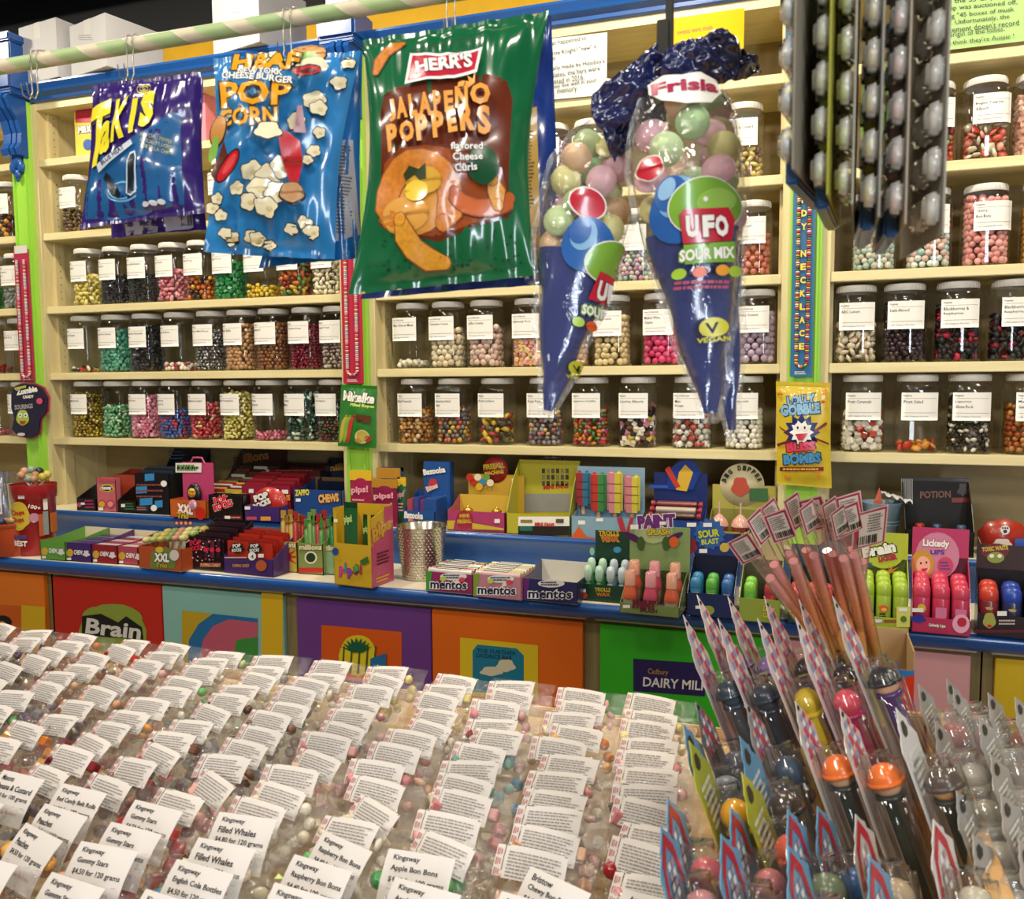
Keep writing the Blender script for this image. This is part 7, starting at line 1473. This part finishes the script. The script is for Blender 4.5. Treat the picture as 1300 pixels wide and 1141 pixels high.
def mp(f, t):
    w_ = f.w; hz = f.loc(1190, 607, .13)[1]; g = G(); g.bbox(.0, .132, 0, w_, .134, hz, M('#1c1714', .4, coat=.3), .001); g.build('header_card', t); A = f.art(dy=.129); A.text('Mystic', 1174, 622, 1197, 620, 9, M('#8c6a4c', .4), .03); A.text('POTION', 1168, 633, 1207, 632, 9, M('#8c5a3c', .4), .03); 
    for q in range(9): A.rect(1144 + q * 1.7, 608, 1145 + q * 1.7, 640, M('#a8a49c', .3)); A.same()
    A.ell(1222, 622, 6, 8, M('#4a3a34', .4), wob=.2); A.rect(1208, 632, 1230, 638, M('#7c2c28', .4)); A.build('printed_header', t)
    for i, (px, cc, bc) in enumerate(((1168, '#c8281c', '#3c6a28'), (1190, '#2c4a64', '#6a5a1c'), (1221, '#3c5a78', '#a07820'))):
        P = f.loc(px, 660, .05); T = Matrix.Translation((P[0], .05, .004)); g = G(); g.lathe([(.014, 0), (.024, .004), (.028, .022), (.024, .042), (.011, .055), (.010, .066)], glossy(bc), 18, T); g.build('potion_bottle', t); g = G(); g.lathe([(.0125, .066), (.0135, .068), (.0135, .082), (.010, .085)], glossy(cc), 16, T); g.build('bottle_cap', t)
step_tray(1148, 1236, 706, 664, 'potion_carton', 'black potion bottle carton behind the pink lip gloss like sweets', '#1c1a18', .13, .8, 2.2, '#161412', Y=-.080, fill=mp)
def pw(f, t):
    g = G(); g.lathe([(.0001, 0), (.075, 0), (.075, .003), (.0001, .003)], glossy('#c8301c'), 10, Matrix.Translation((f.w * .42, .10, f.h * 1.35)) @ Matrix.Rotation(pi / 2, 4, 'X') @ Matrix.Diagonal((1, .8, 1, 1))); g.build('header_card', t); A = f.art(dy=.095); A.ell(1276, 673, 6, 6, WHT); A.ell(1276, 675, 2.5, 2, BLK); [A.ell(x, 670.5, 1, 1.3, BLK) for x in (1273, 1276, 1279)]; A.ell(1272, 690, 12, 6, M('#d8d4cc', .4), wob=.1); A.rect(1288, 684, 1300, 698, M('#2c5ab0', .35)); A.build('printed_header', t)
step_tray(1248, 1330, 712, 694, 'badge_carton', 'white fronted carton with red badge shaped header at the frame edge', '#e0dcd2', .10, 1.0, 1.4, '#b8402c', Y=-.07, artf=lambda A: (A.scrib(1284, 700, 1298, 706, 2, M('#c2342c', .4), .5, 2),), fill=pw)

# ---- things hung on the pilasters
def strip(x0, x1, yt, yb, kx_, col, lb, word=None):
    Yp = -.046; P = at((x0 + x1) / 2, yb, Y=Yp); zt = at((x0 + x1) / 2, yt, Y=Yp).z; w_ = at(x1, yb, Y=Yp).x - at(x0, yb, Y=Yp).x; t = thing('candy_necklace', lb, 'candy necklace', P, group='candy necklaces hung on the pilasters'); h_ = zt - P.z
    g = G(); g.bbox(-w_ / 2, -.001, 0, w_ / 2, .001, h_, glossy(col), .0008); g.build('card', t)
    g = G(); g.bbox(-w_ * .42, -.002, h_ * .97, w_ * .42, -.0012, h_ * 1.03, M('#d8d4d0', .3, coat=.4), .0004); g.build('header', t)
    n = int(h_ * .86 / .0072); bv = G(); N = []
    cols = ['#e8a0a8', '#efe0b8', '#d8d4cc', '#c24c5c', '#a8b8cc'] if word is None else ['#e0b82c', '#c8342c', '#efe0d0', '#d8782c', '#3c8a4c', '#7c3c8c']
    for sx in (-1, 1):
        for q in range(n):
            g = G(); z = h_ * .07 + q * .0072; g.lathe([(.0025, 0), (.0062, .0006), (.0062, .0052), (.0025, .0058)], M(cols[(q * 7 + q // 3 + (sx > 0)) % len(cols)], .5), 8, Matrix.Translation((sx * w_ * .24, -.0075, z))); bv.add(g.v, g.f, g.mats[0], True)
    for q in range(7): a = pi + pi * (q + .5) / 7; bv.lathe([(.003, -.003), (.0062, -.002), (.0062, .002), (.003, .003)], M(cols[q % 5], .5), 8, Matrix.Translation((w_ * .24 * cos(a), -.0075, h_ * .065 + w_ * .22 * sin(a))) @ Matrix.Rotation(a, 4, 'Y'))
    bv.build('bead', t, kind='stuff')
    if word:
        A = Art(lambda a, b, l: (a, -.0150 - l, b))
        for i, ch in enumerate(word): z = h_ * (.88 - .76 * i / (len(word) - 1)); A.text(ch, -.008, z, .008, z, .020, M('#f0d850', .3), .04, M('#8c3c1c', .3), .03, up=1)
        A.build('lettering', t)
    A = Art(lambda a, b, l: (a, -.0015 - l, b)); A.scrib(-w_ * .3, .018, w_ * .3, .006, 2, WHT, .5, 2); A.build('printed_foot', t)
strip(26, 45, 316, 484, 0, '#c8244c', 'pink carded candy necklace on the lime pilaster above the zombie cap sweet')
strip(436, 462, 214, 487, 1, '#d82448', 'crimson carded candy necklace above the green sweet pouch')
strip(1003, 1031, 190, 478, 2, '#1f7ab8', 'bright blue carded candy necklace with yellow letters down its length', 'CANDY NECKLACE')
P = at(1010, 62, Y=-.05); t = thing('candy_necklace', 'upper blue carded candy necklace, mostly behind the hanging blister cards', 'candy necklace', P, group='candy necklaces hung on the pilasters'); g = G(); g.bbox(-.03, -.001, 0, .03, .001, .45, glossy('#1f6ab0'), .0008); g.build('card', t)
# dark cap-shaped sweet pack
P = at(38, 555, Y=-.050); t = thing('zombie_sweet_pack', 'dark purple cap shaped sweet pack with a green face on the lime pilaster', 'sweet pack', P); zt = at(38, 487, Y=-.05).z - P.z; w_ = at(61, 520, Y=-.05).x - at(16, 520, Y=-.05).x
def zp(x, y): q = at(x, y, Y=-.052); return (q.x - P.x, q.z - P.z)
outl = [zp(x, y) for x, y in ((16, 500), (20, 491), (30, 487), (45, 488), (55, 493), (61, 505), (60, 522), (52, 532), (50, 550), (40, 555), (25, 553), (17, 545), (20, 530), (16, 518))]; n = len(outl)
g = G(); rim = [((x - .0) * 1.07, (z - zt / 2) * 1.05 + zt / 2) for x, z in outl]
g.add([(x, -.001, z) for x, z in rim] + [(x, .003, z) for x, z in rim], [tuple(range(n)), tuple(reversed(range(n, 2 * n)))] + [(i, (i + 1) % n, n + (i + 1) % n, n + i) for i in range(n)], glossy('#c2304c')); g.build('backing', t)
g = G(); g.add([(x, -.009, z) for x, z in outl] + [(x, -.001, z) for x, z in outl], [tuple(range(n)), tuple(reversed(range(n, 2 * n)))] + [(i, (i + 1) % n, n + (i + 1) % n, n + i) for i in range(n)], glossy('#1c1838')); g.build('pack', t)
A = Art(lambda x, y, l: (zp(x, y)[0], -.0095 - l, zp(x, y)[1])); A.text('Zombie', 23, 502, 50, 497, 8, WHT, .06); A.text('CANDY', 31, 506, 45, 505, 4, WHT, .04); A.text('SOURINGS', 21, 520, 44, 518, 6, M('#b0a8b0', .4), .03); A.ell(31, 530, 8, 10, M('#a8c04c', .35), wob=.04); A.ell(28, 527, 2.6, 3, WHT); A.ell(35, 527, 2.6, 3, WHT); A.ell(28, 527, 1, 1.3, BLK); A.ell(35, 527, 1, 1.3, BLK); A.poly([(27, 534), (36, 534), (33, 538), (29, 538)], M('#b82c34', .3)); A.ell(53, 509, 4, 4, M('#d8506c', .3)); A.poly([(21, 492), (36, 489), (36, 492), (22, 495)], M('#a8c04c', .3)); A.ell(30, 551, 5, 2, M('#d8d0d0', .3)); A.build('printed_front', t)
# green fruit sweets pouch
def hung(quad, Y, bulge, seed, name, lb, col, edge=.05):
    D = at(quad[0][0], quad[0][1], Y=Y); D = (D - CAM).dot(CF)
    b = Pouch(quad, D, bulge, seed, edge, .5, .01, [(at(x, y, Y=Y) - CAM).dot(CF) for x, y in quad]); t = thing(name, lb, 'sweets pouch', b.o); b.body(glossy(col), glossy(col), 'pouch', t, 20, 26); return b, t
b, t = hung([(429, 566), (478, 569), (479, 490), (433, 488)], -.062, .012, 3, 'sweet_pouch', 'bright green pouch of fruit sweets pinned below the crimson necklace card', '#2a8a2c')
A = b.art(8); A.text('MikeIke', 436, 508, 476, 513, 13, WHT, .05, M('#103c14', .3), .06); A.text('Filled Ropes', 447, 516, 476, 519, 5, M('#d8e86c', .3), .04)
for i, (x, c) in enumerate(((437, '#d8c03c'), (442, '#8fc83c'), (447, '#d8402c'))): curl(A, [(x - 4, 560), (x - 1, 545), (x + 1, 535), (x + 5, 528)], 3, glossy(c)); 
A.ell(462, 554, 9, 9, glossy('#e8d88c')); A.ell(462, 553, 7, 6.5, glossy('#d8c04c')); A.ell(469, 557, 4, 4, glossy('#c2342c')); A.ell(457, 559, 4, 3, glossy('#e0a03c')); A.poly([(455, 525), (473, 528), (472, 538), (456, 534)], M('#5c3418', .4)); A.build('printed_front', t)
b, t = hung([(986, 614), (1056, 620), (1054, 486), (985, 484)], -.075, .020, 8, 'popcorn_pouch', 'yellow popcorn pouch with blue bubble lettering below the blue necklace card', '#e8c81c')
A = b.art(10); BB = glossy('#7fc0ec'); ND = M('#14305c', .3)
A.text('LOLLY', 1000, 515, 1036, 511, 12, BB, .06, ND, .08); A.text('GOBBLE', 991, 528, 1042, 524, 14, BB, .06, ND, .08)
A.star(1018, 548, 17, 24, 12, M('#1c2c6c', .3)); A.star(1018, 548, 11, 16, 10, WHT); A.ell(1013, 541, 4, 5, WHT); A.ell(1022, 541, 4, 5, WHT); A.ell(1013, 542, 1.3, 1.8, BLK); A.ell(1022, 542, 1.3, 1.8, BLK); A.poly([(1010, 550), (1026, 549), (1020, 558), (1014, 558)], M('#c22c3c', .3))
for x, y, a in ((996, 545, .6), (1042, 540, -.6), (994, 560, -.3), (1044, 558, .4)): A.poly([(x - 9 * cos(a), y - 9 * sin(a)), (x + 9 * cos(a), y + 9 * sin(a)), (x + 9 * cos(a) + 1.5, y + 9 * sin(a) + 3), (x - 9 * cos(a) + 1.5, y - 9 * sin(a) + 3)], M('#7c1c24', .3))
A.text('BLISS', 999, 573, 1036, 570, 11, M('#d8405c', .3), .06, M('#7c1430', .3), .07); A.text('BOMBS', 995, 589, 1043, 586, 13, glossy('#3c9ad8'), .06, ND, .08); A.rect(990, 592, 1046, 597, M('#8c1c20', .3)); A.scrib(994, 593, 1042, 596, 1, M('#e8c860', .4), .6, 3)
for x, y in ((1000, 605), (1040, 603), (990, 500), (1048, 497), (1046, 510)): A.star(x, y, 2, 4.5, 5, M('#e08a2c', .35))
A.build('printed_front', t)

# ---- signs and boxes on the upper shelves
SG = 'paper signs on the upper shelves'
def sign(quad, Y, col, lb, lines, ink='#3a3a38', h=9, clr=True):
    cs = [at(x, y, Y=Y) for x, y in quad]; o = cs[0]; t = thing('paper_sign', lb, 'sign', o, group=SG); g = G()
    vs = [c - o for c in cs] + [c - o + Vector((0, .0015, 0)) for c in cs]; g.add(vs, [(0, 1, 2, 3), (7, 6, 5, 4), (0, 4, 5, 1), (1, 5, 6, 2), (2, 6, 7, 3), (3, 7, 4, 0)], M(col, .12, coat=.8)); g.build('sheet', t)
    A = Art(lambda x, y, l: at(x, y, Y=Y - .0006 - l) - o)
    for tx, x0, y0, x1, y1 in lines: A.text(tx, x0, y0, x1, y1, h, M(ink, .5), .0)
    A.build('lettering', t)
sign([(684, 128), (770, 120), (771, 41), (690, 50)], -.01, '#d9dcd8', 'grey sheet about white chocolate bars, behind the green chip bag', [('What happened to', 690, 61, 745, 52), ('White Knight? "new" it', 694, 73, 758, 63), ('mighty', 690, 80, 706, 77), ('originally made by Hoadley\'s', 686, 93, 768, 81), ('chocolates, the bars were', 686, 102, 762, 90), ('deleted in 2016.', 695, 108, 742, 101), ('Sadly they live well in your', 684, 117, 758, 105), ('memory.', 708, 121, 734, 117)], h=7)
sign([(838, 88), (944, 70), (945, 10), (836, 26)], -.01, '#f2b81e', 'bright yellow sheet on the shelf behind the cone bags', [('sweets were made', 860, 44, 905, 37), ('in factories', 880, 54, 925, 47)], h=6)
sign([(1166, 68), (1300, 52), (1300, -40), (1166, -24)], -.01, '#b6dc8c', 'pale green sheet about musk sticks above the right jars', [('from the official', 1176, -2, 1270, -10), ('cargo of the SS City', 1172, 10, 1262, 1), ('steamship was auctioned off,', 1175, 18, 1292, 7), ('including "45 boxes of musk', 1179, 28, 1288, 16), ('sticks". Unfortunately, the', 1184, 36, 1282, 25), ('announcement doesn\'t record', 1176, 45, 1294, 32), ('the origin of the lollies.', 1190, 51, 1276, 41), ('We still think they\'re Aussie !', 1178, 62, 1288, 50)], h=8)
def carton(x0, x1, yb, yt, Y, Z, d, col, lb, name='cardboard_box', artf=None, yaw=0, col2=None, tape=True, h=None):
    f = Fr(x0, x1, yb, yt, Z, yaw=yaw, Y=Y); t = f.thing(name, lb, 'box'); hh = h or f.h; g = G(); g.bbox(0, 0, 0, f.w, d, hh, M(col, .6, noise=.03), .0015); g.build('box', t)
    if tape:
        g = G(); g.box(f.w * .42, -.0006, hh * .72, f.w * .58, 0, hh + .0005, M('#c9c8c4', .3)); g.box(f.w * .42, -.0006, hh, f.w * .58, d, hh + .0006, M('#c9c8c4', .3)); g.build('tape', t)
    if artf: A = f.art(); artf(A, f); A.build('printed_front', t)
    return f, t
ZK2 = 2.852
carton(27, 75, 110, 35, -.03, ZK2, .22, '#bfbfc2', 'white carton on top of the shelving, first from the bracket', artf=lambda A, f: (A.scrib(40, 62, 63, 76, 3, M('#5a5a5c', .5), .3, 2),), yaw=-8)
carton(91, 137, 108, 33, -.03, ZK2, .26, '#bfbfc2', 'white carton on top of the shelving, second from the bracket', artf=lambda A, f: (A.scrib(100, 44, 120, 52, 3, M('#8a8a8c', .5), .3, 2),), yaw=-14)
carton(271, 330, 68, -6, -.03, ZK2, .24, '#bfbfc2', 'white carton above the blue popcorn bag, on top of the shelving', artf=lambda A, f: (A.rect(285, 2, 318, 28, M('#e8e8e8', .4)), A.scrib(292, 8, 312, 24, 3, M('#9a9a9c', .5), .25, 2)), yaw=-14)
carton(96, 118, 195, 135, .06, ZS[4], .10, '#e8d24c', 'yellow and red milk sweets box on the top shelf beside the purple chip bag', 'sweets_box', lambda A, f: (A.rect(96, 135, 118, 156, M('#c22c40', .4)), A.text('MILK', 100, 170, 118, 168, 9, WHT, .06, M('#2c5ab0', .3), .05), A.ell(112, 184, 6, 7, M('#2c5ab0', .4))), tape=False)
carton(252, 262, 178, 104, .06, ZS[4], .08, '#e88a9c', 'tall pink box on the top shelf between the purple and blue bags', 'sweets_box', tape=False)
